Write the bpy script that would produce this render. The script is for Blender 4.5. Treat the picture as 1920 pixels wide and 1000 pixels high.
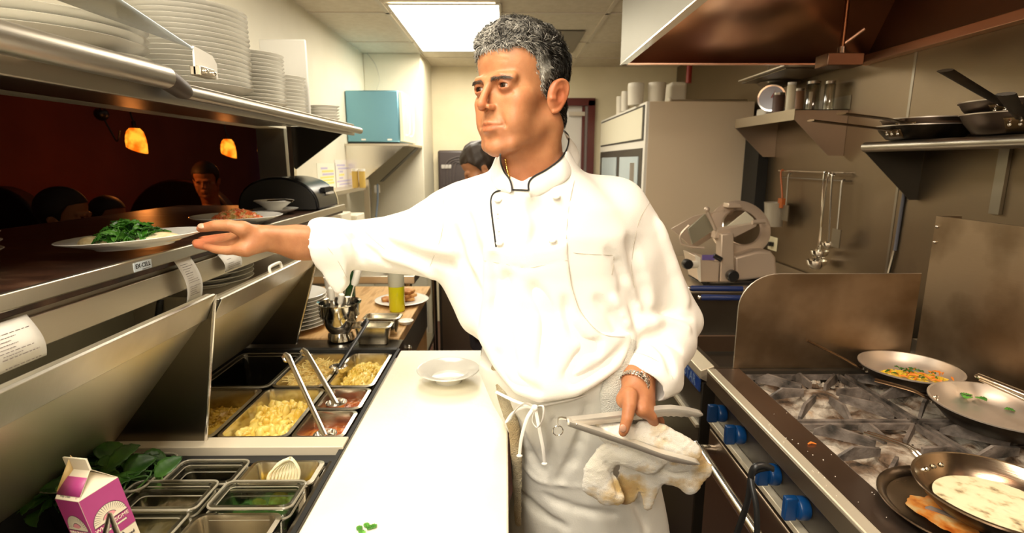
import bpy, bmesh, math, random
import numpy as np
from mathutils import Vector, Matrix, Euler, noise
random.seed(7)
for _o in list(bpy.data.objects): bpy.data.objects.remove(_o)
SC = bpy.context.scene; C = SC.collection
pi = math.pi
# ---------------------------------------------------------------- camera
cd = bpy.data.cameras.new('camera'); cam = bpy.data.objects.new('camera', cd); C.objects.link(cam)
PITCH = math.radians(11.14); YAW = math.radians(0.57)
cam.location = (0, 0, 1.5); cam.rotation_euler = (pi/2 - PITCH, 0, -YAW)
cd.sensor_fit = 'HORIZONTAL'; cd.sensor_width = 36.0; cd.lens = 18.75; cd.clip_start = .02
cd.dof.use_dof = True; cd.dof.focus_distance = 1.05; cd.dof.aperture_fstop = 5.0
SC.camera = cam
# ---------------------------------------------------------------- world and exposure
W = bpy.data.worlds.new('world'); SC.world = W; W.use_nodes = True
W.node_tree.nodes['Background'].inputs[0].default_value = (1.0, .88, .72, 1)
W.node_tree.nodes['Background'].inputs[1].default_value = 0.12
SC.view_settings.view_transform = 'Standard'; SC.view_settings.look = 'None'
SC.view_settings.gamma = 1.0; SC.view_settings.use_curve_mapping = False
SC.view_settings.exposure = 0.62
SC.cycles.use_denoising = True
SC.cycles.max_bounces = 8; SC.cycles.transparent_max_bounces = 12
SC.cycles.sample_clamp_indirect = 6.0
# ---------------------------------------------------------------- lights (ceiling fluorescent fixtures of the kitchen, added hood fill)
def area(name, loc, size, power, col=(1, .90, .74), rot=(0, 0, 0), spread=180):
    l = bpy.data.lights.new(name, 'AREA'); l.shape = 'RECTANGLE'; l.size, l.size_y = size
    l.energy = power; l.color = col; l.spread = math.radians(spread)
    o = bpy.data.objects.new(name, l); C.objects.link(o); o.location = loc; o.rotation_euler = rot
    return o
area('fluorescent_fixture_light', (-.34, 3.9, 2.285), (.55, 1.2), 15)
area('near_fixture_light', (-.38, .25, 2.28), (.55, 1.1), 24)
area('mid_fixture_light', (-.33, 2.05, 2.285), (.45, .8), 8)
area('hood_fill_light', (.95, .55, 2.29), (.5, .3), 7, (1, .80, .60))  # unseen fill added to brighten the hood interior and the range
# the photographer's bounced flash above and behind the camera
area('bounced_flash_light', (-.60, -.70, 1.95), (.6, .45), 11.5, (1, .91, .77), (math.radians(72), 0, math.radians(-24)))
# ---------------------------------------------------------------- pixel rays: a pixel plus one known world coordinate gives a point
def P(u, v, X=None, Y=None, Z=None):
    a = (u-960)/1000; b = (500-v)/1000
    x = a; y = math.cos(PITCH)+b*math.sin(PITCH); z = -math.sin(PITCH)+b*math.cos(PITCH)
    x, y = x*math.cos(YAW)+y*math.sin(YAW), -x*math.sin(YAW)+y*math.cos(YAW)
    t = X/x if X is not None else Y/y if Y is not None else (Z-1.5)/z
    return Vector((x*t, y*t, 1.5+z*t))
# ---------------------------------------------------------------- materials
MATS = {}
def mat(name, col=(.8, .8, .8), rough=.5, metal=0, **k):
    m = bpy.data.materials.new(name); m.use_nodes = True; MATS[name] = m
    nt = m.node_tree; b = nt.nodes['Principled BSDF']
    b.inputs['Base Color'].default_value = (*col, 1); b.inputs['Roughness'].default_value = rough; b.inputs['Metallic'].default_value = metal
    for kk, v in k.items():
        if kk == 'emit': b.inputs['Emission Color'].default_value = (*v[:3], 1); b.inputs['Emission Strength'].default_value = v[3]
        if kk == 'sss':
            b.inputs['Subsurface Weight'].default_value = v; b.inputs['Subsurface Radius'].default_value = (.02, .006, .003); b.inputs['Subsurface Scale'].default_value = .5
        if kk == 'coat': b.inputs['Coat Weight'].default_value = v
        if kk == 'spec': b.inputs['Specular IOR Level'].default_value = v
        if kk == 'sheen': b.inputs['Sheen Weight'].default_value = v
        if kk == 'trans': b.inputs['Transmission Weight'].default_value = v
    return m
def N(m, t, **k):
    n = m.node_tree.nodes.new(t)
    for a, v in k.items():
        if hasattr(n, a): setattr(n, a, v)
        else: n.inputs[a].default_value = v
    return n
def L(m, a, b): m.node_tree.links.new(a, b)
def noisy(m, cols, scale=8, detail=4, lo=.35, hi=.65, bump=0, bscale=None, stretch=None, rough=None, dist=0.0, coord='Object'):
    """colour ramp over noise, optional bump and roughness variation"""
    nt = m.node_tree; b = nt.nodes['Principled BSDF']
    tc = N(m, 'ShaderNodeTexCoord'); mp = N(m, 'ShaderNodeMapping'); L(m, tc.outputs[coord], mp.inputs[0])
    if stretch: mp.inputs['Scale'].default_value = stretch
    n = N(m, 'ShaderNodeTexNoise', Scale=scale, Detail=detail, Distortion=dist); L(m, mp.outputs[0], n.inputs['Vector'])
    if cols:
        r = N(m, 'ShaderNodeValToRGB'); L(m, n.outputs[0], r.inputs[0])
        e = r.color_ramp.elements
        while len(e) < len(cols): e.new(.5)
        for i, c in enumerate(cols):
            e[i].position = lo+(hi-lo)*i/max(1, len(cols)-1); e[i].color = (*c, 1)
        L(m, r.outputs[0], b.inputs['Base Color'])
    if rough:
        mr = N(m, 'ShaderNodeMapRange'); mr.inputs[3].default_value, mr.inputs[4].default_value = rough
        L(m, n.outputs[0], mr.inputs[0]); L(m, mr.outputs[0], b.inputs['Roughness'])
    if bump:
        n2 = N(m, 'ShaderNodeTexNoise', Scale=bscale or scale, Detail=3); L(m, mp.outputs[0], n2.inputs['Vector'])
        bp = N(m, 'ShaderNodeBump', Strength=bump, Distance=.01); L(m, n2.outputs[0], bp.inputs['Height']); L(m, bp.outputs[0], b.inputs['Normal'])
    return m
def steel(name, col=(.62, .57, .5), rough=.28, stretch=(3, 3, 60), var=.12, smudge=None):
    m = mat(name, col, rough, 1.0)
    nt = m.node_tree; b = nt.nodes['Principled BSDF']
    tc = N(m, 'ShaderNodeTexCoord'); mp = N(m, 'ShaderNodeMapping'); L(m, tc.outputs['Object'], mp.inputs[0]); mp.inputs['Scale'].default_value = stretch
    n = N(m, 'ShaderNodeTexNoise', Scale=12, Detail=5); L(m, mp.outputs[0], n.inputs['Vector'])
    n3 = N(m, 'ShaderNodeTexNoise', Scale=5, Detail=4); L(m, tc.outputs['Object'], n3.inputs['Vector'])
    ad = N(m, 'ShaderNodeMath', operation='ADD'); L(m, n.outputs[0], ad.inputs[0]); L(m, n3.outputs[0], ad.inputs[1])
    mr = N(m, 'ShaderNodeMapRange'); mr.inputs[2].default_value = 2; mr.inputs[3].default_value = rough-var; mr.inputs[4].default_value = rough+var
    L(m, ad.outputs[0], mr.inputs[0]); L(m, mr.outputs[0], b.inputs['Roughness'])
    bp = N(m, 'ShaderNodeBump', Strength=.05, Distance=.004); L(m, n.outputs[0], bp.inputs['Height']); L(m, bp.outputs[0], b.inputs['Normal'])
    if smudge:
        r = N(m, 'ShaderNodeValToRGB'); r.color_ramp.elements[0].color = (*smudge, 1); r.color_ramp.elements[1].color = (*col, 1)
        r.color_ramp.elements[0].position = .38; r.color_ramp.elements[1].position = .58
        L(m, n3.outputs[0], r.inputs[0]); L(m, r.outputs[0], b.inputs['Base Color'])
    return m
def clearmat(name, tint=(.93, .93, .88), f=.10, rough=.08):
    m = bpy.data.materials.new(name); m.use_nodes = True; nt = m.node_tree; nt.nodes.clear(); MATS[name] = m
    o = nt.nodes.new('ShaderNodeOutputMaterial'); mx = nt.nodes.new('ShaderNodeMixShader')
    t = nt.nodes.new('ShaderNodeBsdfTransparent'); t.inputs[0].default_value = (*tint, 1)
    g = nt.nodes.new('ShaderNodeBsdfGlossy'); g.inputs['Roughness'].default_value = rough
    lw = nt.nodes.new('ShaderNodeLayerWeight'); lw.inputs[0].default_value = .35
    mr = nt.nodes.new('ShaderNodeMapRange'); mr.inputs[3].default_value = f; mr.inputs[4].default_value = .85
    nt.links.new(lw.outputs['Fresnel'], mr.inputs[0]); nt.links.new(mr.outputs[0], mx.inputs[0])
    nt.links.new(t.outputs[0], mx.inputs[1]); nt.links.new(g.outputs[0], mx.inputs[2]); nt.links.new(mx.outputs[0], o.inputs[0])
    return m
M_wall = noisy(mat('painted_wall', (.78, .72, .56), .55), [(.70, .65, .50), (.76, .71, .56)], 3, bump=.05, bscale=60)
M_wallfar = noisy(mat('far_wall_paint', (.72, .63, .42), .6), [(.70, .62, .42), (.77, .69, .49)], 3)
M_ceil = noisy(mat('ceiling_tile', (.62, .56, .44), .9), [(.60, .54, .42), (.66, .6, .48)], 30, bump=.1, bscale=200)
M_grid = mat('ceiling_grid', (.6, .54, .43), .5)
M_vent = mat('grey_vent', (.22, .19, .14), .6)
M_lamp = mat('lamp_diffuser', (1, 1, 1), .5, emit=(1, .93, .78, 4.2))
M_floor = noisy(mat('quarry_floor', (.16, .05, .03), .45), [(.05, .015, .008), (.10, .032, .018)], 14)
M_steel = steel('brushed_steel', (.42, .385, .325), .36)
M_steelv = steel('brushed_steel_soft', (.66, .6, .5), .38)
M_steeld = steel('dull_dark_steel', (.30, .27, .22), .36)
M_steelb = steel('bright_steel', (.78, .74, .68), .16, var=.06)
M_chrome = mat('polished_chrome', (.85, .82, .76), .08, 1)
M_hood = steel('hood_steel', (.90, .56, .40), .30, (40, 3, 3), .06)  # copper tint paints warm reflections into plain steel
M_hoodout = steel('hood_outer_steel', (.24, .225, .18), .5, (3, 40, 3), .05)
M_rwall = steel('wall_cladding_steel', (.235, .18, .118), .42, (3, 3, 30), .1)
M_guard = steel('scorched_guard_steel', (.44, .33, .22), .42, (3, 3, 20), .12, smudge=(.27, .19, .115))
M_fridge = steel('fridge_side_steel', (.80, .67, .49), .5, (3, 3, 8), .08); M_fridge.node_tree.nodes['Principled BSDF'].inputs['Metallic'].default_value = .25
M_alu = steel('cast_aluminium', (.62, .50, .39), .42, (3, 3, 3), .05); M_alu.node_tree.nodes['Principled BSDF'].inputs['Metallic'].default_value = .5
M_black = mat('black_plastic', (.012, .012, .012), .35)
M_rubber = mat('black_gasket', (.008, .008, .007), .6)
M_dark = mat('dark_enamel', (.035, .028, .02), .4)
M_white = mat('white_plastic', (.85, .82, .74), .35)
M_china = mat('white_china', (.86, .84, .77), .12, spec=.6)
M_paper = noisy(mat('ticket_paper', (.72, .69, .63), .7), [(.68, .65, .59), (.74, .71, .65)], 20)
M_wood = noisy(mat('maple_counter', (.6, .36, .14), .4), [(.46, .25, .09), (.68, .43, .19), (.58, .34, .13)], 6, stretch=(8, 1, 1), bump=.05)
M_clear = clearmat('clear_polycarbonate')
M_glass = clearmat('tumbler_glass', (.9, .92, .88), .06, .02)
M_board = noisy(mat('cutting_board_plastic', (.86, .81, .66), .38), [(.9, .85, .70), (.88, .82, .64), (.80, .66, .36)], 4.5, 5, .42, .80, bump=.06, bscale=90)
# ---------------------------------------------------------------- mesh builder
class MB:
    def __init__(s): s.v = []; s.f = []
    def add(s, vs, fs, M=None):
        n = len(s.v)
        s.v += [tuple(M @ Vector(v)) if M is not None else tuple(v) for v in vs]
        s.f += [tuple(i+n for i in f) for f in fs]; return s
    def box(s, a, b, M=None):
        x0, y0, z0 = a; x1, y1, z1 = b
        vs = [(x, y, z) for x in (x0, x1) for y in (y0, y1) for z in (z0, z1)]
        return s.add(vs, [(0, 1, 3, 2), (4, 6, 7, 5), (0, 4, 5, 1), (2, 3, 7, 6), (0, 2, 6, 4), (1, 5, 7, 3)], M)
    def bar(s, a, b, w, h, up=(0, 0, 1)):
        a = Vector(a); b = Vector(b); d = (b-a).normalized(); u = Vector(up)
        x = d.cross(u)
        if x.length < 1e-4: x = d.cross(Vector((1, 0, 0)))
        x.normalize(); y = x.cross(d)
        vs = [p + x*(i*w/2) + y*(j*h/2) for p in (a, b) for i, j in ((-1, -1), (1, -1), (1, 1), (-1, 1))]
        return s.add(vs, [(3, 2, 1, 0), (4, 5, 6, 7), (0, 1, 5, 4), (1, 2, 6, 5), (2, 3, 7, 6), (3, 0, 4, 7)])
    def tube(s, pts, r, n=12, caps=True, flat=None):
        pts = [Vector(p) for p in pts]; m = len(pts)
        rs = r if isinstance(r, (list, tuple)) else [r]*m
        T = [(pts[min(i+1, m-1)]-pts[max(i-1, 0)]).normalized() for i in range(m)]
        u = T[0].orthogonal().normalized() if flat is None else (Vector(flat)-T[0]*Vector(flat).dot(T[0])).normalized()
        vs = []
        for i in range(m):
            u = (u - T[i]*u.dot(T[i])).normalized(); w = T[i].cross(u)
            ru, rw = rs[i] if isinstance(rs[i], (tuple, list)) else (rs[i], rs[i])
            for k in range(n):
                a = 2*pi*k/n; vs.append(pts[i]+u*(math.cos(a)*ru)+w*(math.sin(a)*rw))
        fs = [(i*n+k, i*n+(k+1) % n, (i+1)*n+(k+1) % n, (i+1)*n+k) for i in range(m-1) for k in range(n)]
        if caps: fs += [tuple(range(n-1, -1, -1)), tuple((m-1)*n+k for k in range(n))]
        return s.add(vs, fs)
    def lathe(s, prof, c=(0, 0, 0), n=48, M=None, sx=1, sy=1, caps=False):
        vs = []; fs = []; m = len(prof)
        for r, z in prof:
            for k in range(n):
                a = 2*pi*k/n; vs.append((c[0]+r*sx*math.cos(a), c[1]+r*sy*math.sin(a), c[2]+z))
        for i in range(m-1):
            for k in range(n): fs.append((i*n+k, i*n+(k+1) % n, (i+1)*n+(k+1) % n, (i+1)*n+k))
        if caps and prof[0][0] > 1e-6: fs.append(tuple(range(n-1, -1, -1)))
        if caps and prof[-1][0] > 1e-6: fs.append(tuple((m-1)*n+k for k in range(n)))
        return s.add(vs, fs, M)
    def cyl(s, a, b, r, n=20, r2=None): return s.tube([a, b], [r, r if r2 is None else r2], n)
    def ball(s, c, r, n=16, sc=(1, 1, 1)):
        pr = [(max(1e-5, r*math.sin(pi*i/(n//2)))if 0 < i < n//2 else 1e-5, -r*math.cos(pi*i/(n//2))) for i in range(n//2+1)]
        return s.lathe(pr, n=n, M=Matrix.Translation(Vector(c)) @ Matrix.Diagonal((*sc, 1)))
    def prism(s, poly, d):
        """poly: 3D points of a flat outline, extruded by vector d"""
        n = len(poly); d = Vector(d); vs = [Vector(p) for p in poly]+[Vector(p)+d for p in poly]
        return s.add(vs, [tuple(range(n-1, -1, -1)), tuple(range(n, 2*n))]+[(i, (i+1) % n, n+(i+1) % n, n+i) for i in range(n)])
    def grid(s, fn, nu, nv, cu=False):
        vs = [fn(i/(nu if cu else nu-1), j/(nv-1)) for i in range(nu) for j in range(nv)]
        fs = [((i % nu)*nv+j, ((i+1) % nu)*nv+j, ((i+1) % nu)*nv+j+1, (i % nu)*nv+j+1) for i in range(nu if cu else nu-1) for j in range(nv-1)]
        return s.add(vs, fs)
    def build(s, name, m, parent=None, bevel=0, smooth=True, thick=0, sub=0, seg=2, angle=40):
        me = bpy.data.meshes.new(name); off = Vector(parent_base(parent)) if parent else Vector((0, 0, 0))
        me.from_pydata([tuple(Vector(v)-off) for v in s.v], [], s.f)
        bm = bmesh.new(); bm.from_mesh(me)
        bmesh.ops.remove_doubles(bm, verts=bm.verts, dist=1e-6)
        bmesh.ops.recalc_face_normals(bm, faces=bm.faces)
        bm.to_mesh(me); bm.free()
        me.materials.append(m)
        if smooth:
            me.shade_smooth(); 
            try: me.set_sharp_from_angle(angle=math.radians(angle))
            except Exception: pass
        o = bpy.data.objects.new(name, me); C.objects.link(o)
        if parent: o.parent = parent
        if thick: md = o.modifiers.new('solid', 'SOLIDIFY'); md.thickness = thick; md.offset = 0
        if bevel: md = o.modifiers.new('bevel', 'BEVEL'); md.width = bevel; md.segments = seg; md.limit_method = 'ANGLE'; md.angle_limit = math.radians(45)
        if sub: md = o.modifiers.new('sub', 'SUBSURF'); md.levels = sub; md.render_levels = sub
        return o
def parent_base(o):
    b = Vector((0, 0, 0))
    while o is not None: b += o.location; o = o.parent
    return b
def tag(o, label=None, cat=None, group=None, kind=None):
    if label: o['label'] = label
    if cat: o['category'] = cat
    if group: o['group'] = group
    if kind: o['kind'] = kind
    return o
def thing(name, loc, label, cat, group=None):
    o = bpy.data.objects.new(name, None); C.objects.link(o); o.location = loc; o.empty_display_size = .05
    return tag(o, label, cat, group)
def struct(name, mb, m, **k): return tag(mb.build(name, m, **k), kind='structure')
def relocate(o, loc):
    """give a one-mesh thing a base origin: vertices shift so that the origin sits at loc"""
    d = Vector(loc)-o.location
    for v in o.data.vertices: v.co -= d
    o.location = loc; return o
def copy_tree(o, parent=None):
    c = o.copy(); C.objects.link(c); c.parent = parent
    for ch in o.children: copy_tree(ch, c)
    return c
def text_mesh(s, size, M, name, m, parent=None, ext=.0004, align='CENTER'):
    cu = bpy.data.curves.new(name, 'FONT'); cu.body = s; cu.size = size; cu.extrude = ext; cu.align_x = align; cu.align_y = 'CENTER'; cu.resolution_u = 3
    t = bpy.data.objects.new(name+'_tmp', cu); C.objects.link(t)
    dg = bpy.context.evaluated_depsgraph_get(); me = bpy.data.meshes.new_from_object(t.evaluated_get(dg))
    bpy.data.objects.remove(t); off = parent_base(parent)
    me.transform(Matrix.Translation(-off) @ M); me.materials.clear(); me.materials.append(m)
    o = bpy.data.objects.new(name, me); C.objects.link(o)
    if parent: o.parent = parent
    return o
def frame(o, x, y):
    """matrix with origin o, local x along x, local y along y"""
    x = Vector(x).normalized(); y = Vector(y); y = (y-x*x.dot(y)).normalized(); z = x.cross(y)
    return Matrix(((x[0], y[0], z[0], o[0]), (x[1], y[1], z[1], o[1]), (x[2], y[2], z[2], o[2]), (0, 0, 0, 1)))
def smooth_path(pts, n=6):
    pts = [Vector(p) for p in pts]; out = []
    for i in range(len(pts)-1):
        p0 = pts[max(i-1, 0)]; p1 = pts[i]; p2 = pts[i+1]; p3 = pts[min(i+2, len(pts)-1)]
        for k in range(n):
            t = k/n; out.append(.5*((2*p1)+(p2-p0)*t+(2*p0-5*p1+4*p2-p3)*t*t+(3*p1-p0-3*p2+p3)*t**3))
    out.append(pts[-1]); return out
# ---------------------------------------------------------------- room shell
CEIL = 2.314; LW = -1.10; RW = 1.50; BW = 4.92
struct('floor', MB().box((-7, -1.6, -.05), (RW+.3, 8, 0)), M_floor, smooth=False)
# ceiling: tiles with grid
c = MB().box((LW-.4, -1.6, CEIL), (RW+.3, BW+.1, CEIL+.05))
struct('ceiling', c, M_ceil, smooth=False)
g = MB()
for x in (-.66, -.045, .565): g.box((x-.012, -1.5, CEIL-.006), (x+.012, BW, CEIL))
for y in (.1, 1.32, 2.54, 3.19, 3.93, 4.5): g.box((LW, y-.012, CEIL-.006), (RW, y+.012, CEIL))
struct('trim_1', g, M_grid, smooth=False)
# left wall with the pass window opening (Y .. 2.75, z 1.31 .. 1.63)
wl = MB()
wl.box((LW-.13, -1.5, 1.66), (LW, 2.75, CEIL)); wl.box((LW-.13, -1.5, 0), (LW, 2.75, 1.27)); wl.box((LW-.13, 2.75, 0), (LW, BW, CEIL))
struct('wall_left', wl, M_wall, smooth=False)
struct('trim_2', MB().box((LW-.135, 2.72, 1.27), (LW+.002, 2.752, 1.66)), M_steeld, smooth=False)
# boxed-out pillar behind the microwave
struct('wall_pillar', MB().box((LW, 4.33, 0), (-.66, BW, CEIL)), M_wall, bevel=.006)
# back wall with door opening
bk = MB()
dx0, dx1, dz = .475, .775, 2.02
bk.box((LW-.13, BW, 0), (.475, BW+.12, CEIL)); bk.box((dx1, BW, 0), (RW+.2, BW+.12, CEIL)); bk.box((.475, BW, dz), (dx1, BW+.12, CEIL))
struct('wall_back', bk, M_wallfar, smooth=False)
fr = MB().box((.40, BW-.03, 0), (.455, BW+.13, 2.03)).box((dx1-.05, BW-.03, 0), (dx1+.01, BW+.13, 2.03)).box((.40, BW-.03, 1.985), (dx1+.01, BW+.13, 2.05))
M_mahog = mat('dark_red_frame', (.09, .012, .008), .35)
struct('trim_3', fr, M_mahog, smooth=False)
M_door = mat('painted_door', (.62, .58, .52), .5)
dl = struct('door_1', MB().box((.455, BW+.03, 0), (dx1-.05, BW+.08, 1.985)), M_door, smooth=False)
MB().box((.56, BW-.005, 1.90), (.70, BW+.028, 1.935)).build('door_closer', M_steelv, dl)
struct('trim_4', MB().box((.675, BW-.0, .0), (.70, BW+.029, 1.985)), M_mahog, smooth=False)
# right wall, clad in steel sheets
struct('wall_right', MB().box((RW, -1.5, 0), (RW+.12, BW, CEIL)), M_rwall, smooth=False)
sj = MB()
for y in (2.05, 3.2): sj.box((RW-.002, y-.006, .6), (RW, y+.006, 2.3))
struct('trim_5', sj, M_steeld, smooth=False)
struct('wall_behind', MB().box((-7, -1.65, 0), (RW+.2, -1.5, CEIL+.3)), M_wall, smooth=False)
# ceiling fixture
def fixture(y0, y1, x0, x1, label):
    t = thing('ceiling_light', ((x0+x1)/2, (y0+y1)/2, CEIL), label, 'ceiling light')
    MB().box((x0, y0, CEIL-.012), (x1, y1, CEIL-.007)).build('diffuser', M_lamp, t)
    f = MB()
    for a, b in (((x0-.012, y0-.012), (x0, y1+.012)), ((x1, y0-.012), (x1+.012, y1+.012)), ((x0, y0-.012), (x1, y0)), ((x0, y1), (x1, y1+.012))):
        f.box((a[0], a[1], CEIL-.013), (b[0], b[1], CEIL-.0065))
    f.build('frame', M_grid, t)
fixture(3.0, 4.18, -.615, -.04, 'long bright fluorescent ceiling panel above the back of the kitchen')
v = thing('ceiling_vent', (.44, 3.6, CEIL), 'grey square vent panel in the ceiling behind the chef\'s head', 'vent')
vy0 = P(1130, 56, Z=CEIL); vy1 = P(1130, 97, Z=CEIL)
MB().box((.27, vy1.y, CEIL-.010), (.50, vy0.y, CEIL-.007)).build('grille', M_vent, v)
# ---------------------------------------------------------------- dining room seen through the pass
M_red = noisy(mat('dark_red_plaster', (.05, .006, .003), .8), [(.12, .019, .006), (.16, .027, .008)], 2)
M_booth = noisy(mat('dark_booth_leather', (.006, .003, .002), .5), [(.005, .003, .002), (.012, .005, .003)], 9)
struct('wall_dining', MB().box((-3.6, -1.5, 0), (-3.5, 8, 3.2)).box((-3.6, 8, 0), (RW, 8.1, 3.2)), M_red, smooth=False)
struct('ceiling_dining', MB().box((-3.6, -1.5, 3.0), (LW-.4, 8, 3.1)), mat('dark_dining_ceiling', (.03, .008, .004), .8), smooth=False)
M_amber = mat('amber_glass', (.9, .35, .03), .4)
_b = M_amber.node_tree.nodes['Principled BSDF']
_tc = N(M_amber, 'ShaderNodeTexCoord'); _n = N(M_amber, 'ShaderNodeTexNoise', Scale=14.0, Detail=3.0); L(M_amber, _tc.outputs['Object'], _n.inputs['Vector'])
_r = N(M_amber, 'ShaderNodeValToRGB'); _r.color_ramp.elements[0].color = (1, .11, .002, 1); _r.color_ramp.elements[1].color = (1, .44, .03, 1)
_r.color_ramp.elements[0].position = .35; _r.color_ramp.elements[1].position = .6
L(M_amber, _n.outputs[0], _r.inputs[0]); L(M_amber, _r.outputs[0], _b.inputs['Emission Color']); _b.inputs['Emission Strength'].default_value = .95
def pendant(u, v, Y, s, label):
    c = P(u, v, Y=Y)
    t = thing('pendant_lamp', (c.x, c.y, c.z), label, 'pendant lamp', 'amber pendant lamps in the dining room')
    pr = [(.030, .075), (.046, .055), (.056, .02), (.060, -.02), (.058, -.062)]
    m = MB(); n = 28; vs = []
    for r, z in pr:
        for k in range(n):
            a = 2*pi*k/n; zz = z - (.026*math.cos(a)+.0)*( .062-z)/.13 if z < .06 else z
            vs.append((c.x+s*r*math.cos(a), c.y+s*r*math.sin(a), c.z+s*zz))
    fs = [(i*n+k, i*n+(k+1) % n, (i+1)*n+(k+1) % n, (i+1)*n+k) for i in range(len(pr)-1) for k in range(n)]+[tuple(range(n))]
    m.add(vs, fs).build('lamp_shade', M_amber, t)
    MB().cyl((c.x, c.y, c.z+s*.075), (c.x, c.y, c.z+s*.12), .014, 12).build('socket', M_black, t)
    MB().tube(smooth_path([(c.x, c.y, c.z+s*.12), (c.x-.012, c.y, c.z+s*.2), (c.x+.02, c.y, c.z+.5), (c.x, c.y, 3.0)]), .005, 8).build('cord', M_black, t)
    l = bpy.data.lights.new('pendant_glow', 'POINT'); l.energy = 1.7; l.color = (1, .3, .06); l.shadow_soft_size = .05
    o = bpy.data.objects.new('pendant_glow', l); C.objects.link(o); o.location = c+Vector((0, 0, -.12))
pendant(255, 263, 3.6, 1.0, 'larger amber glass pendant lamp glowing over the dining room, nearer of two')
pendant(428, 278, 4.75, 1.0, 'smaller amber glass pendant lamp further back near the dark doorway')
def bracket(u, v, Y, label):
    c = P(u, v, Y=Y); X = -3.5
    t = thing('wall_spotlight', (c.x, c.y, c.z), label, 'spotlight')
    m = MB().ball((c.x, c.y, c.z), .05, 16).tube(smooth_path([(c.x, c.y, c.z), (c.x+.05, c.y, c.z-.12), (c.x+.09, c.y, c.z-.2), (c.x+.12, c.y, c.z-.12)]), .006, 8)
    m.tube([(c.x, c.y, c.z+.04), (c.x-.02, c.y, 3.0)], .006, 8)
    m.build('lamp_body', M_black, t)
bracket(190, 214, 4.2, 'dark unlit spotlight hanging against the red dining room wall')
l = bpy.data.lights.new('wall_wash', 'SPOT'); l.energy = 6; l.color = (1, .10, .02); l.spot_size = 1.6; l.spot_blend = 1
o = bpy.data.objects.new('wall_wash', l); C.objects.link(o); o.location = (-3.2, 4.4, 2.9); o.rotation_euler = (0, math.radians(-20), 0)
# curved booth backs
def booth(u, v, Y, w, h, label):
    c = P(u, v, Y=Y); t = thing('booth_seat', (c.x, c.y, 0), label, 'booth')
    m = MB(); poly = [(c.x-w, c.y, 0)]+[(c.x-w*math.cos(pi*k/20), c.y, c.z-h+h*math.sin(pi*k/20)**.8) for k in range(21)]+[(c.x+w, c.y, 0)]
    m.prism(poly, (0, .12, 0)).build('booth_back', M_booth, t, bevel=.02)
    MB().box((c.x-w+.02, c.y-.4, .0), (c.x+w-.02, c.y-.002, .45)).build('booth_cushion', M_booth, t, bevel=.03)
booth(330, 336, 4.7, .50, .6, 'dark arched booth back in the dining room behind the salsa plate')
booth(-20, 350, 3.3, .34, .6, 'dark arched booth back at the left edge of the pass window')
# narrow blue-lit doorway beyond
M_blue = mat('blue_window_glow', (.05, .05, .2), .4, emit=(.10, .10, .42, .55))
struct('window_1', MB().box(tuple(P(482, 385, Y=7.9)), (P(500, 270, Y=7.9).x, 7.98, P(500, 270, Y=7.9).z)), M_blue, smooth=False)
for u, v in ((488, 282), (497, 322)):
    c = P(u, v, Y=6.5); t = thing('hanging_lamp', tuple(c), 'tiny orange lamp by the blue window, '+('upper of two' if v < 300 else 'lower of two'), 'lamp')
    MB().ball(tuple(c), .03, 12, (1, 1, 1.3)).build('lamp_glass', M_amber, t); MB().tube([c+Vector((0, 0, .03)), (c.x, c.y, 3.0)], .003, 6).build('cord', M_black, t)
# ---------------------------------------------------------------- pass counter
PX = -.70; PZ = 1.316; PE = 2.33
M_passtop = noisy(mat('worn_brown_counter', (.05, .022, .012), .3), [(.03, .014, .008), (.07, .03, .016), (.16, .09, .05)], 7, 6, .4, .75, stretch=(1, 3, 1), rough=(.22, .5))
pc = thing('pass_counter', (-.95, .9, 1.0), 'long brown-topped pass-through counter with steel front edge below the service window', 'counter')
MB().box((-1.42, -.6, PZ-.035), (PX-.012, PE, PZ-.002)).build('counter_top', M_passtop, pc, bevel=.002)
MB().box((PX-.012, -.6, PZ-.023), (PX, PE, PZ+.003)).build('front_edge', steel('edge_steel', (.62, .57, .47), .33, (3, 40, 3)), pc, bevel=.003)
MB().box((PX-.10, -.6, PZ-.075), (PX-.022, PE-.35, PZ-.036)).build('recess', M_steeld, pc)
MB().box((PX-.022, -.6, PZ-.096), (PX-.014, 1.62, PZ-.045)).build('ticket_rail', M_steelv, pc, bevel=.002)
MB().box((-1.098, -.6, .905), (-1.06, PE, PZ-.04)).build('back_panel', noisy(mat('grey_back_panel', (.25, .23, .16), .5), [(.22, .20, .14), (.3, .27, .19)], 4), pc)
lb = MB(); a = P(268, 498, X=PX+.001)
lbl = MB().box((PX, a.y-.025, a.z-.0085), (PX+.0012, a.y+.025, a.z+.0085)).build('name_plate', mat('pale_blue_plate', (.55, .62, .68), .3), pc)
text_mesh('EX-CELL', .0115, frame((PX+.0014, a.y, a.z+.001), (0, 1, 0), (0, 0, 1)), 'plate_lettering', M_black, lbl)
MB().box((PX+.0012, a.y-.003, a.z-.0068), (PX+.0016, a.y+.019, a.z-.0060)).build('plate_line', M_black, lbl)
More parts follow.
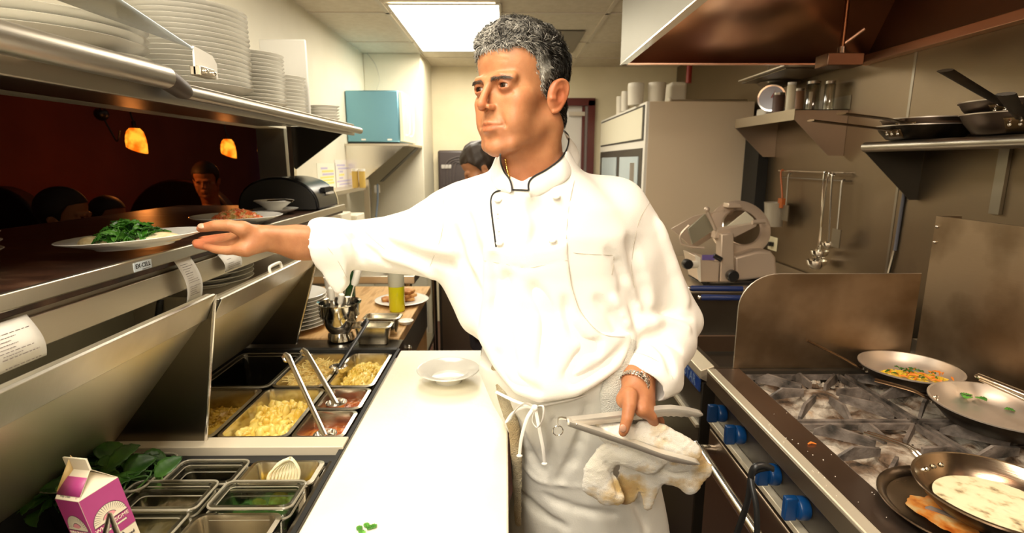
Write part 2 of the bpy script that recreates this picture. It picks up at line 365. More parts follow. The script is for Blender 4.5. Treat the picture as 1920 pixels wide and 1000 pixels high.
# ---------------------------------------------------------------- overshelf
SZ = 1.632; SE = 2.45
os_ = thing('overshelf', (-.9, .9, SZ), 'long steel overshelf with tubular front rail above the service window', 'shelf')
M_shelf = steel('overshelf_steel', (.36, .325, .265), .36, (3, 40, 3), .1)
MB().box((LW, -.6, SZ+.022), (-.685, SE, SZ+.028)).build('shelf_board', M_shelf, os_)
MB().box((-.69, -.6, SZ-.018), (-.676, SE, SZ+.03)).build('shelf_lip', M_shelf, os_, bevel=.002)
def rail(y0, y1): return MB().cyl((-.652, y0, SZ+.028), (-.652, y1, SZ+.028), .0185, 24)
MB().cyl((-.652, -.6, SZ+.026), (-.652, 1.075, SZ+.026), .0215, 24).build('rail_tube', M_steel, os_); MB().cyl((-.652, 1.135, SZ+.006), (-.652, SE, SZ+.002), .0135, 24).build('rail_tube', M_steel, os_)
MB().tube([(-.652, 1.07, SZ+.026), (-.652, 1.085, SZ+.022), (-.652, 1.125, SZ+.010), (-.652, 1.14, SZ+.006)], [.0195, .021, .019, .0145], 24).build('rail_joint', mat('brown_joint', (.05, .035, .025), .5), os_)
for y in (.75, 1.95): MB().box((-.69, y-.05, SZ+.008), (-.655, y+.05, SZ+.013)).build('rail_bracket', M_steelv, os_)
gz = MB().prism([(-.685, SE-.006, SZ+.02), (-.95, SE-.006, SZ+.02), (-.95, SE-.006, SZ-.17)], (0, .006, 0)).build('end_gusset', mat('dark_gusset', (.02, .017, .013), .35), os_)
MB().box((-.965, SE-.03, PZ), (-.945, SE+.0, SZ+.02)).build('end_post', M_steelb, os_)
# sneeze guard
sg = thing('sneeze_guard', (-.66, .6, 1.70), 'tilted clear plastic guard above the rail in front of the plates', 'sneeze guard')
p0 = P(362, 92, X=-.652); p1 = Vector((p0.x-.19, p0.y+.0, p0.z+.13))
q = MB().prism([p0, p1, p1+Vector((-.004, 0, .005)), p0+Vector((-.004, 0, .005))], (0, -1.3, 0)).build('guard_pane', clearmat('guard_pane', (.92, .92, .90), .05), sg)
MB().tube([p0, p1], .003, 8).build('guard_edge', mat('bluish_edge', (.55, .62, .68), .2), sg)
bz = p0.z
poly = [(-.650, p0.y, bz+.006), (-.652, p0.y+.03, bz+.005), (-.652, p0.y+.075, bz-.0), (-.652, p0.y+.09, bz-.015), (-.652, p0.y+.09, SZ+.05), (-.652, p0.y+.05, SZ+.048), (-.652, p0.y-.0, SZ+.048)]
MB().prism(poly, (-.004, 0, 0)).build('guard_bracket', M_white, sg)
MB().box((-.664, p0.y-.0, SZ+.046), (-.64, p0.y+.06, SZ+.066)).build('clamp', M_steelv, sg, bevel=.002)
MB().ball((-.638, p0.y+.015, SZ+.056), .006, 10).ball((-.638, p0.y+.045, SZ+.056), .006, 10).build('screw', M_chrome, sg)
# ---------------------------------------------------------------- plates
def plate_prof(r, h=.022, t=.005, foot=.55, well=.62):
    f = r*foot
    return [(1e-5, .004), (f-.008, .004), (f-.006, 0), (f, 0), (f+.004, .004), (r*.8, h*.55), (r-.003, h-t*.6), (r, h-.001), (r-.002, h), (r*.82, h*.62+t*.5), (r*well, .011), (r*well-.01, .0085), (1e-5, .0085)]
ORD = ['topmost', 'second from the top', 'third from the top', 'fourth from the top', 'fifth from the top', 'sixth from the top', 'seventh from the top', 'eighth from the top', 'ninth from the top', 'tenth from the top', 'eleventh from the top', 'twelfth from the top', 'thirteenth from the top', 'fourteenth from the top', 'fifteenth from the top', 'sixteenth from the top', 'seventeenth from the top', 'eighteenth from the top', 'nineteenth from the top', 'twentieth from the top', 'twenty-first from the top']
def stack(name, x, y, z, r, n, pitch, h, desc, cat, group, m=None, foot=.55, jig=.0012):
    proto = None
    for i in range(n):
        if proto is None:
            o = MB().lathe(plate_prof(r, h, foot=foot), n=56).build(name, m or M_china); proto = o
        else: o = proto.copy(); C.objects.link(o)
        o.location = (x+random.uniform(-jig, jig), y+random.uniform(-jig, jig), z+.0005+i*pitch)
        tag(o, 'white %s, %s of %s' % ((cat,)+(ORD[n-1-i], desc)), cat, group)
    return proto
stack('dinner_plate', -.826, 1.480, SZ+.028, .145, 17, .0118, .030, 'the tallest wide stack on the overshelf', 'plate', 'plates in the tallest stack on the overshelf', foot=.45)
stack('side_plate', -.855, 1.865, SZ+.028, .113, 14, .0118, .030, 'the stack right behind the tallest one', 'plate', 'plates in the second overshelf stack', foot=.45)
stack('dessert_plate', -.86, 2.135, SZ+.028, .092, 11, .0125, .028, 'the narrow stack beside the white board', 'plate', 'plates in the third overshelf stack', foot=.45)
stack('saucer', -.78, 2.375, SZ+.028, .063, 5, .0125, .022, 'the short stack at the overshelf end', 'saucer', 'saucers at the end of the overshelf', foot=.5)
stack('salad_plate', -.84, 1.145, SZ+.028, .11, 3, .012, .022, 'the low stack under the large platters', 'plate', 'plates under the large platters')
stack('serving_platter', -.905, 1.10, SZ+.070, .185, 3, .017, .026, 'the large platters at the left of the overshelf', 'platter', 'large platters on the overshelf', foot=.6)
bw = MB().lathe([(1e-5, .004), (.04, 0), (.06, .004), (.085, .05), (.09, .085), (.086, .085), (.08, .05), (.05, .012), (1e-5, .01)], (0, 0, 0)).build('soup_bowl', mat('lilac_white_china', (.72, .68, .74), .15)); bw.location = (-.93, .87, SZ+.125)
tag(bw, 'lilac-white bowl cut off by the top left corner, over the platters', 'bowl')
# cutting board standing on the shelf
wb = thing('standing_cutting_board', (-.9, 2.27, SZ), 'white plastic board standing upright behind the plate stacks', 'cutting board')
MB().box((-.985, 2.262, SZ+.0285), (-.80, 2.275, SZ+.345)).build('board', mat('white_board_plastic', (.74, .73, .68), .5), wb, bevel=.004)
# ---------------------------------------------------------------- tickets, cord, plates under the pass
def ticket(y0, y1, ztop, zbot, curl, label):
    t = thing('order_ticket', (PX, (y0+y1)/2, ztop), label, 'paper ticket')
    def fn(a, b):
        z = ztop+(zbot-ztop)*b
        return (PX-.010+curl*math.sin(b*2.6)*1.0, y0+(y1-y0)*a+.012*b*b, z)
    MB().grid(fn, 6, 14).build('paper', M_paper, t, thick=.0006)
    ink = MB(); rr_ = random.Random(y0)
    n = int((ztop-zbot)/.0048)
    for i in range(3, n):
        b = i/n; L0 = .12+rr_.random()*.1; L1 = .45+rr_.random()*.45
        if rr_.random() < .2: continue
        pts = [fn(L0, b), fn(L1, b)]
        d = Vector((.0012, 0, 0)); h = .0011
        a0 = Vector(pts[0])+d; a1 = Vector(pts[1])+d
        k = 0.0
        while k < 1:
            e = min(1, k+.05+rr_.random()*.12); p = a0.lerp(a1, k); q = a0.lerp(a1, e)
            ink.add([p, q, q+Vector((0, 0, -h)), p+Vector((0, 0, -h))], [(0, 1, 2, 3)]); k = e+.03
    ink.build('ticket_print', mat('ticket_ink', (.20, .16, .15), .8), t, smooth=False)
a = P(75, 640, X=PX); ticket(P(64, 600, X=PX).y-.085, P(64, 600, X=PX).y, P(30, 600, X=PX).z, P(75, 672, X=PX).z, .016, 'wide order ticket at the left end of the ticket rail')
a = P(333, 487, X=PX); b = P(372, 540, X=PX); ticket(a.y, b.y-.004, a.z, P(345, 570, X=PX).z, .020, 'long curled order ticket hanging in the middle of the rail')
a = P(415, 478, X=PX); b = P(450, 497, X=PX); ticket(a.y, b.y, a.z, P(430, 508, X=PX).z, .014, 'short order ticket nearest the chef\'s hand')
pcord = thing('recess_outlet', (-1.05, 1.15, .95), 'brass outlet plate with a black plugged cord in the recess below the pass counter', 'outlet')
a = P(300, 535, X=-.98); MB().tube(smooth_path([a+Vector((-.08, 0, .01)), a, a+Vector((.0, -.01, -.05)), a+Vector((-.02, -.02, -.14))]), .009, 10).build('cord', M_black, pcord)
MB().box((-1.059, a.y-.05, a.z-.06), (-1.052, a.y+.05, a.z+.06)).build('outlet_plate', mat('brass_plate', (.45, .3, .1), .4), pcord)
# ---------------------------------------------------------------- raised lids
A = (-.850, .905)
def lid(y0, y1, B, Cc, D, label, handle=None):
    t = thing('raised_lid', (A[0], (y0+y1)/2, A[1]), label, 'lid')
    poly = [(A[0], 0, A[1]), (B[0], 0, B[1]), (Cc[0], 0, Cc[1]), (Cc[0]-.016, 0, Cc[1]+.002), (A[0]-.035, 0, A[1])]
    poly = [(x, y0, z) for x, _, z in poly]
    MB().prism(poly, (0, y1-y0-.004, 0)).build('lid_shell', M_lid, t, bevel=.0015)
    lp_ = [(B[0]+.001, y0, B[1]-.002), (B[0]+.007, y0, B[1]-.001), (Cc[0]+.003, y0, Cc[1]), (Cc[0]-.002, y0, Cc[1]+.003)]
    MB().prism(lp_, (0, y1-y0-.007, 0)).build('lid_lip', M_lip, t, bevel=.001)
    ch = [(A[0]-.03, y1-.006, A[1]), (Cc[0]-.01, y1-.006, Cc[1]), (Cc[0], y1-.006, Cc[1]), (D[0], y1-.006, D[1])]
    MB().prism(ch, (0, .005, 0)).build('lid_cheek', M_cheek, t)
    MB().tube([(Cc[0], y1-.004, Cc[1]), (D[0], y1-.004, D[1])], .0035, 8).build('rolled_edge', M_steelb, t)
    if handle:
        h = MB(); yy, w = handle; x, z = Cc[0]-.012, Cc[1]
        h.tube(smooth_path([(x, yy-w, z), (x-.002, yy-w, z+.010), (x-.002, yy-w+.010, z+.016), (x-.002, yy+w-.010, z+.016), (x-.002, yy+w, z+.010), (x, yy+w, z)], 5), .0042, 10)
        h.build('lid_handle', M_white, t)
    return t
M_lip = steel('lid_lip_steel', (.62, .585, .51), .34, (3, 40, 3), .08, smudge=(.46, .43, .37))
M_lid = steel('lid_steel', (.78, .72, .56), .42, (3, 40, 3), .05)
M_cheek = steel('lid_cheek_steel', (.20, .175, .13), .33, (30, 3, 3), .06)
lid(.15, 1.075, (-.628, 1.180), (-.600, 1.232), (-.655, .905), 'nearer raised steel lid of the prep table, cut by the left edge')
lid(1.095, 1.70, (-.632, 1.168), (-.603, 1.215), (-.70, .905), 'farther raised steel lid with a white handle under the chef\'s wrist', (1.40, .035))
# plates stored under the pass, behind the far lid
stack('stored_plate', -.90, 1.56, 1.140, .135, 5, .014, .022, 'the stack behind the far raised lid', 'plate', 'plates stored under the pass counter')
sh = thing('under_pass_shelf', (-.95, 1.6, 1.08), 'narrow steel shelf holding plates under the pass counter', 'shelf')
MB().box((-1.059, 1.41, 1.132), (-.80, 2.1, 1.139)).build('shelf_board', M_steelv, sh)
MB().box((-1.059, 1.47, 1.0), (-.82, 1.476, 1.132)).build('shelf_support', M_steelv, sh)
# ---------------------------------------------------------------- prep table carcass
TX0, TX1 = -1.055, -.345
pt = thing('prep_table', (-.68, .7, 0), 'refrigerated steel prep table holding the food pans', 'prep table')
body = MB().box((TX0, -.3, .12), (-.345, 1.76, .74)).box((-.345, -.3, .12), (-.03, 1.585, .74)).build('cabinet', M_steelv, pt, bevel=.004)
fr = MB()
fr.box((TX0, -.3, .74), (-.86, 1.76, .897))          # behind the wells
fr.box((TX1-.012, -.3, .74), (-.03, 1.585, .897))     # front ledge under the cutting board
fr.build('top_frame', M_steeld, pt); MB().box((-.86, 1.665, .74), (TX1-.012, 1.76, .897)).build('rear_ledge', steel('rear_ledge_steel', (.10, .09, .075), .3), pt)
MB().box((-.86, 1.042, .80), (TX1-.004, 1.085, .905)).build('divider_bar', mat('cream_divider', (.62, .55, .42), .35), pt, bevel=.002)
MB().box((-.8599, -.3, .741), (TX1-.0125, 1.664, .745)).build('well_floor', M_steeld, pt)
gk = MB()
gk.box((-.86, 1.644, .78), (TX1-.012, 1.664, .903)).box((-.86, 1.086, .78), (TX1-.012, 1.094, .9)).box((-.86, 1.0, .78), (TX1-.012, 1.029, .893)).box((TX1-.013, -.3, .86), (TX1-.004, 1.664, .899)).box((-.872, -.3, .78), (-.858, 1.664, .899))
gk.build('gasket', M_rubber, pt)
MB().box((TX1-.02, -.3, .86), (TX1-.0135, 1.0, .897)).box((-.86, .988, .82), (TX1-.02, .999, .889)).build('well_trim', M_steelb, pt)
for x in (-1.0, -.1):
    for y in (-.2, 1.5): MB().cyl((x, y, 0), (x, y, .12), .025, 12).build('leg', M_chrome, pt)
bo = thing('cutting_board', (-.165, .6, .9), 'long cream plastic cutting board with a white bowl on it, along the prep table', 'cutting board')
MB().box((-.335, -.3, .8985), (.002, 1.60, .9165)).build('board', M_board, bo, bevel=.004)
# ---------------------------------------------------------------- food pans
def rr(x0, x1, y0, y1, r, z, n=5):
    out = []
    for cx, cy, a0 in ((x1-r, y1-r, 0), (x0+r, y1-r, 90), (x0+r, y0+r, 180), (x1-r, y0+r, 270)):
        for k in range(n+1):
            a = math.radians(a0+90*k/n); out.append((cx+r*math.cos(a), cy+r*math.sin(a), z))
    return out
def pan_mb(x0, x1, y0, y1, z, d, r=.022, wall=.0015):
    m = MB(); loops = [(-.001, -.004), (0, 0), (.008, .0015), (.0095, -.004), (.017, -d)]
    L_ = []
    for ins, dz in loops: L_.append(rr(x0+ins, x1-ins, y0+ins, y1-ins, max(.004, r-ins*.4), z+dz))
    n = len(L_[0]); vs = [v for l_ in L_ for v in l_]
    fs = [(i*n+k, i*n+(k+1) % n, (i+1)*n+(k+1) % n, (i+1)*n+k) for i in range(len(L_)-1) for k in range(n)]
    fs.append(tuple((len(L_)-1)*n+k for k in range(n)))
    return m.add(vs, fs)
def pan(name, x0, x1, y0, y1, z, d, m, label, cat='food pan', group=None, r=.022):
    o = pan_mb(x0, x1, y0, y1, z, d, r).build(name, m)
    relocate(o, ((x0+x1)/2, (y0+y1)/2, z-d)); o.modifiers.new('solid', 'SOLIDIFY').thickness = .0016
    if m is M_clear:
        lp = rr(x0, x1, y0, y1, r, z-.0005); MB().tube([Vector(p) for p in lp]+[Vector(lp[0])], .0022, 6).build('rim', M_rim, o)
        lp = rr(x0+.010, x1-.010, y0+.010, y1-.010, r-.004, z-.006); MB().tube([Vector(p) for p in lp]+[Vector(lp[0])], .0012, 6).build('inner_rim', M_rim, o)
    return tag(o, label, cat, group)
M_rim = mat('clear_rim', (.42, .38, .29), .12, trans=.35)
M_pan = steel('food_pan_steel', (.66, .61, .50), .22, (3, 3, 3), .08)
GP = 'steel food pans in the far well'
Z0 = .893
pan('plastic_food_pan', -.852, -.655, 1.375, 1.64, Z0, .10, M_clear, 'empty clear plastic pan at the back left of the far well')
pan('steel_food_pan', -.650, -.505, 1.375, 1.64, Z0, .10, M_pan, 'steel pan of shredded cheese in the back row of the far well')
pan('steel_food_pan', -.500, -.368, 1.375, 1.64, Z0, .10, M_pan, 'steel pan of chopped yellow food at the back right of the far well')
pan('steel_food_pan', -.852, -.660, 1.100, 1.368, Z0, .10, M_pan, 'half-hidden steel pan of corn at the front left of the far well')
pan('steel_food_pan', -.655, -.492, 1.100, 1.368, Z0, .10, M_pan, 'steel pan heaped with pale pasta at the front of the far well')
pan('small_steel_pan', -.487, -.367, 1.24, 1.368, Z0, .10, M_pan, 'small pan of red sauce next to the yellow food, rear of two', r=.018)
pan('small_steel_pan', -.487, -.367, 1.100, 1.234, Z0, .10, M_pan, 'small pan of red sauce next to the cutting board, front of two', r=.018)
def heap(name, x0, x1, y0, y1, z, h, m, label, cat, seed=0, rough=.012, fine=.004, extra=None, bulge=1.0):
    def fn(a, b):
        x = x0+(x1-x0)*a; y = y0+(y1-y0)*b
        e = (math.sin(pi*a)*math.sin(pi*b))**.45
        q = noise.noise(Vector((x*28+seed, y*28, seed)))*rough+noise.noise(Vector((x*110+seed, y*110, 3+seed)))*fine
        return (x, y, z+h*e*bulge+q*e-.002)
    mb = MB().grid(fn, 44, 44)
    if extra: extra(mb, fn)
    o = mb.build(name, m, angle=80); relocate(o, ((x0+x1)/2, (y0+y1)/2, z))
    return tag(o, label, cat, kind='stuff')
def strands(n, L, r, seed, lift=.004):
    def ex(mb, fn):
        R = random.Random(seed)
        for _ in range(n):
            p = Vector(fn(.08+.84*R.random(), .08+.84*R.random())); a = R.random()*2*pi; d = Vector((math.cos(a), math.sin(a), R.uniform(-.2, .5)))*L*R.uniform(.5, 1)
            s = Vector((-d.y, d.x, 0))*R.uniform(-.3, .3); p.z += lift*R.random()
            mb.tube([p, p+d*.5+s, p+d], r, 4)
    return ex
def blobs(n, r, seed):
    def ex(mb, fn):
        R = random.Random(seed)
        for _ in range(n):
            p = Vector(fn(.08+.84*R.random(), .08+.84*R.random())); s = r*R.uniform(.6, 1.3)
            M_ = Matrix.Translation(p) @ Euler((R.random()*3, R.random()*3, R.random()*3)).to_matrix().to_4x4() @ Matrix.Diagonal((1.5, .9, .6, 1))
            mb.lathe([(1e-5, -s), (s*.7, -s*.7), (s, 0), (s*.7, s*.7), (1e-5, s)], n=7, M=M_)
    return ex
M_cheese = noisy(mat('shredded_cheese', (.80, .60, .20), .5, sss=.1), [(.72, .50, .13), (.86, .70, .30)], 30)
M_pasta = noisy(mat('yellow_pasta', (.78, .56, .10), .35, sss=.1), [(.70, .46, .06), (.84, .66, .20)], 25)
M_corn = noisy(mat('yellow_corn', (.60, .36, .03), .4), [(.45, .25, .02), (.72, .48, .06)], 40)
M_redsauce = noisy(mat('tomato_sauce', (.36, .04, .008), .15), [(.26, .035, .006), (.42, .09, .014), (.55, .22, .04)], 26, 5, .32, .7, bump=.5, bscale=70)
heap('shredded_cheese', -.640, -.515, 1.39, 1.625, .845, .045, M_cheese, 'pale yellow shredded cheese in a steel pan of the far well', 'shredded cheese', 1, extra=strands(420, .03, .0012, 1, .012))
heap('chopped_peppers', -.490, -.378, 1.39, 1.625, .845, .042, M_pasta, 'yellow chopped food in the back right pan of the far well', 'chopped food', 2, extra=blobs(160, .006, 2))
heap('corn_kernels', -.842, -.670, 1.115, 1.353, .835, .036, M_corn, 'deep yellow kernels in the pan beside the far lid', 'corn', 3, extra=blobs(260, .0045, 3))
heap('cooked_pasta', -.645, -.502, 1.115, 1.353, .840, .045, M_pasta, 'pale yellow pasta heaped in the front pan of the far well', 'pasta', 4, extra=blobs(110, .011, 4))
heap('tomato_sauce', -.477, -.377, 1.25, 1.358, .862, .006, M_redsauce, 'red sauce with a ladle in it in the rear small pan', 'sauce', 5, rough=.003, fine=.002)
heap('chilli_sauce', -.477, -.377, 1.11, 1.224, .855, .006, M_redsauce, 'orange-red sauce in the front small pan beside the board', 'sauce', 6, rough=.003, fine=.002)
def ladle(bx, by, bz, tx, ty, tz, label, dark=False, hook=True):
    a = Vector((bx, by, bz)); b = Vector((tx, ty, tz)); t = thing('serving_ladle', tuple(a), label, 'ladle')
    d = (b-a).normalized()
    pts = [a+(b-a)*k/8 for k in range(9)]
    if hook: pts += [b+d*.008+Vector((-.006, .002, .002)), b+Vector((-.014, .003, -.006)), b-d*.02+Vector((-.014, .004, -.004))]
    MB().tube(pts, [(.0065, .0022)]*len(pts), 8, flat=(1, 0, 0)).build('handle', M_steelb if not dark else M_black, t)
    MB().lathe([(1e-5, -.022), (.014, -.019), (.024, -.008), (.027, .004), (.0255, .004), (.022, -.007), (1e-5, -.019)], tuple(a+Vector((0, 0, .0))), 20).build('ladle_bowl', M_steelb, t)
b_ = P(540, 668, Y=1.36); ladle(-.425, 1.15, .872, b_.x, b_.y, b_.z, 'steel ladle standing in the front red sauce, leaning left')
b_ = P(573, 658, Y=1.50); ladle(-.445, 1.30, .880, b_.x, b_.y, b_.z, 'steel ladle standing in the rear red sauce, leaning left')
b_ = P(690, 603, Y=1.69); ladle(-.50, 1.50, .90, b_.x, b_.y, b_.z, 'dark handled ladle leaning back out of the cheese pan', True)
# near well
_n0 = set(o.name for o in C.objects)
G1 = 'clear plastic pans in the near well'
Z1 = .888
pan('plastic_food_pan', -.870, -.665, .865, .995, .905, .09, M_clear, 'deep clear bin of spinach beside the near lid')
pan('plastic_food_pan', -.655, -.520, .902, .985, .895, .07, M_clear, 'empty clear pan at the back of the near well, top of a nested pair', r=.014)
pan('plastic_food_pan', -.652, -.523, .905, .982, .882, .07, M_clear, 'empty clear pan at the back of the near well, under its twin', r=.014)
pan('steel_food_pan', -.512, -.368, .900, .985, .893, .075, M_pan, 'small steel pan with lemon and a curl of butter', r=.014)
pan('plastic_food_pan', -.520, -.372, .815, .896, .905, .07, M_clear, 'clear pan of chopped green herbs beside the cutting board', r=.014)
pan('plastic_food_pan', -.525, -.377, .812, .896, .886, .055, M_clear, 'lower clear pan nested under the herb pan', r=.014)
pan('plastic_food_pan', -.690, -.535, .812, .898, .905, .07, M_clear, 'clear pan of pale sauce in the middle row of the near well', r=.014)
pan('plastic_food_pan', -.685, -.540, .815, .895, .888, .065, M_clear, 'lower clear pan nested under the middle row pan', r=.014)
pan('steel_food_pan', -.535, -.385, .705, .806, .893, .075, M_pan, 'steel pan with a single crumb at the bottom of the picture', r=.018)
pan('plastic_food_pan', -.700, -.545, .715, .806, .897, .06, M_clear, 'clear pan of pale mush at the bottom of the picture', r=.014)
M_sand = noisy(mat('pale_relish', (.62, .48, .28), .5), [(.5, .36, .2), (.7, .58, .36)], 60)
heap('pale_relish', -.675, -.555, .825, .885, .846, .014, M_sand, 'pale tan relish in the middle clear pan of the near well', 'relish', 8, extra=blobs(60, .004, 8))
heap('pale_mush', -.688, -.557, .728, .795, .850, .016, noisy(mat('yellow_mush', (.6, .5, .22), .5), [(.5, .38, .12), (.68, .6, .35)], 50), 'yellow mush in the clear pan at the bottom of the picture', 'relish', 9, extra=blobs(60, .004, 9))
M_herb = noisy(mat('chopped_herb', (.07, .22, .02), .5), [(.04, .18, .02), (.16, .46, .06)], 60)
heap('chopped_herbs', -.505, -.390, .828, .884, .856, .012, M_herb, 'bright green chopped herbs in a clear pan', 'herbs', 10, extra=blobs(220, .0035, 10))
# lemon half and butter
lm = MB().ball((0, 0, 0), .021, 18, (1.25, 1, .9)); lm = lm.build('lemon_half', noisy(mat('lemon_rind', (.80, .56, .03), .35), [(.72, .46, .02), (.88, .68, .08)], 20, bump=.3, bscale=120)); lm.location = (-.475, .93, .850); tag(lm, 'yellow lemon in the small steel pan', 'lemon')
lm2 = lm.copy(); C.objects.link(lm2); lm2.location = (-.435, .918, .848); lm2.rotation_euler = (.2, .3, 1.2); tag(lm2, 'second lemon piece right beside the white butter curl', 'lemon')
bt = MB()
def bfn(a, b):
    t_ = b; w = .026*math.sin(pi*min(1, .12+.88*t_))**.6; x = (a-.5)*2*w
    return (x+.01*t_, .012*math.cos((a-.5)*2.4)+.0012*math.sin(a*60+t_*5), t_*.062)
bt.grid(bfn, 40, 20)
bt = bt.build('butter_curl', mat('pale_butter', (.88, .80, .56), .45, sss=.2), thick=.006); bt.location = (-.447, .935, .852); bt.rotation_euler = (-.12, .15, .1); bt.scale = (1.15, 1, 1.1)
tag(bt, 'ridged white butter curl standing in the small steel pan', 'butter')
cr = MB().ball((0, 0, 0), .007, 8, (1, .6, .5)).build('garlic_crumb', mat('garlic_crumb', (.85, .7, .4), .5)); cr.location = (-.455, .77, .8215); tag(cr, 'small pale crumb in the steel pan at the bottom of the picture', 'crumb')
for o in list(C.objects):
    if o.name not in _n0 and o.parent is None: o.location.z += .010; o.location.y += .008 if o.location.y > .8 else .022
# spinach
M_spin = noisy(mat('spinach_leaf', (.03, .10, .012), .45), [(.012, .05, .006), (.035, .11, .012), (.07, .18, .02)], 14)
def leaf(mb, p, L_, w, rot, fold=.35, bend=.5):
    M_ = Matrix.Translation(p) @ Euler(rot).to_matrix().to_4x4(); n = 7
    def fn(a, b):
        s = (a-.5)*2; ww = w*(math.sin(pi*b**.8)**.75)*1.0+.001
        return M_ @ Vector((s*ww, b*L_, abs(s)*ww*fold+bend*L_*(b-b*b)*.8 + .0015*math.sin(b*30+s*4)))
    mb.grid(fn, n, 12)
sp = MB(); R = random.Random(11)
for i in range(95):
    p = Vector((R.uniform(-.90, -.70), R.uniform(.86, .985), .875+R.uniform(0, .05)))
    leaf(sp, p, R.uniform(.035, .07), R.uniform(.013, .024), (R.uniform(-.6, .7), R.uniform(-.7, .7), R.uniform(0, 6.28)), R.uniform(.1, .6), R.uniform(.1, .8))
for i in range(14):
    p = Vector((R.uniform(-.76, -.68), R.uniform(.9, .98), .895))
    sp.tube(smooth_path([p, p+Vector((R.uniform(-.02, .02), R.uniform(-.02, .01), .03)), p+Vector((R.uniform(-.01, .05), R.uniform(-.03, .01), .035)), p+Vector((R.uniform(0, .05), R.uniform(-.05, .0), .01))], 4), .0014, 6)
leaf(sp, P(200, 880, Y=.90), .062, .028, (.5, .1, -.9), .15, .3)
leaf(sp, P(290, 895, Y=.87), .05, .018, (.4, .3, -.6), .2, .3)
o = sp.build('spinach_leaves', M_spin, thick=.0005, angle=80); relocate(o, (-.78, .92, .86)); tag(o, 'loose dark green spinach leaves overflowing the clear bin by the near lid', 'spinach', kind='stuff')
# leaf scraps on the board
sc_ = MB(); R = random.Random(5)
for i in range(6): leaf(sc_, P(683, 995, Z=.9175)+Vector((R.uniform(-.012, .012), R.uniform(-.008, .008), .001)), .010, .004, (.1, .1, R.random()*6), .2, .3)
o = sc_.build('herb_scraps', M_herb, thick=.0003); relocate(o, P(683, 995, Z=.9175)); tag(o, 'tiny green herb scraps at the bottom of the cutting board', 'herb scraps', kind='stuff')
# ---------------------------------------------------------------- bowl on the board
c_ = P(841, 714, Z=.917)
wbw = MB().lathe([(1e-5, .006), (.030, .006), (.032, 0), (.036, 0), (.038, .005), (.052, .022), (.082, .032), (.0845, .034), (.083, .036), (.056, .029), (.044, .013), (1e-5, .011)], n=64).build('pasta_bowl', M_china)
wbw.location = (c_.x, c_.y, .9167); tag(wbw, 'shallow white rimmed bowl alone on the cutting board', 'bowl')
# ---------------------------------------------------------------- cream carton (bottom left)
M_pink = noisy(mat('carton_magenta', (.40, .05, .2), .4), [(.36, .04, .18), (.42, .055, .22)], 10)
M_cart = mat('carton_cream', (.78, .70, .54), .45); M_ink = mat('carton_ink', (.03, .02, .03), .5); M_pale = mat('carton_pale_pink', (.75, .3, .33), .5)
ct = thing('cream_carton', (0, 0, 0), 'magenta and white milk carton with gable top, open, at the bottom left', 'carton')
ct.rotation_euler = (0, 0, 0)
S_ = .070; H_ = .150; parts = []
def cbox(): return MB()
# local frame: x right face direction etc. built around own origin, then rotated by the root
h = S_/2
o = MB().box((-h, -h, -.11), (h, h, H_)).build('carton_body', M_cart, ct, bevel=.001)
# gable: ridge along x, front roof is folded down a little; open spout towards -x
rz = H_+.042
g = MB()
g.add([(-h, -h, H_), (h, -h, H_), (h, 0, rz), (-h, 0, rz)], [(0, 1, 2, 3)])
g.add([(-h, h, H_), (h, h, H_), (h, 0, rz), (-h, 0, rz)], [(0, 1, 2, 3)])
g.add([(h, -h, H_), (h, h, H_), (h-.014, 0, rz-.004)], [(0, 1, 2)])
g.add([(-h, -h, H_), (-h, h, H_), (-h+.016, 0, H_+.012)], [(0, 1, 2)])
g.build('gable_top', M_cart, ct, thick=.0008, smooth=False)
MB().box((-h, -.0016, rz-.002), (h, .0016, rz+.022)).build('sealed_ridge', M_cart, ct)
MB().add([(-h-.001, -.028, H_+.012), (-h+.02, -.002, rz+.020), (-h+.02, -.002, rz-.004), (-h+.002, -.030, H_+.004)], [(0, 1, 2, 3)]).add([(-h-.001, .028, H_+.012), (-h+.02, .002, rz+.026), (-h+.02, .002, rz-.004)], [(0, 1, 2)]).build('open_spout', noisy(mat('carton_inside', (.55, .36, .12), .6), [(.5, .32, .1), (.6, .42, .18)], 30), ct, thick=.0008)
g = MB()   # magenta roof band front
g.add([(-h+.0, -h+.004, H_+.0062), (h, -h+.004, H_+.0062), (h, -.010, rz-.0108), (-h, -.010, rz-.0108)], [(0, 1, 2, 3)])
g.build('roof_band', M_pink, ct, thick=.0012)
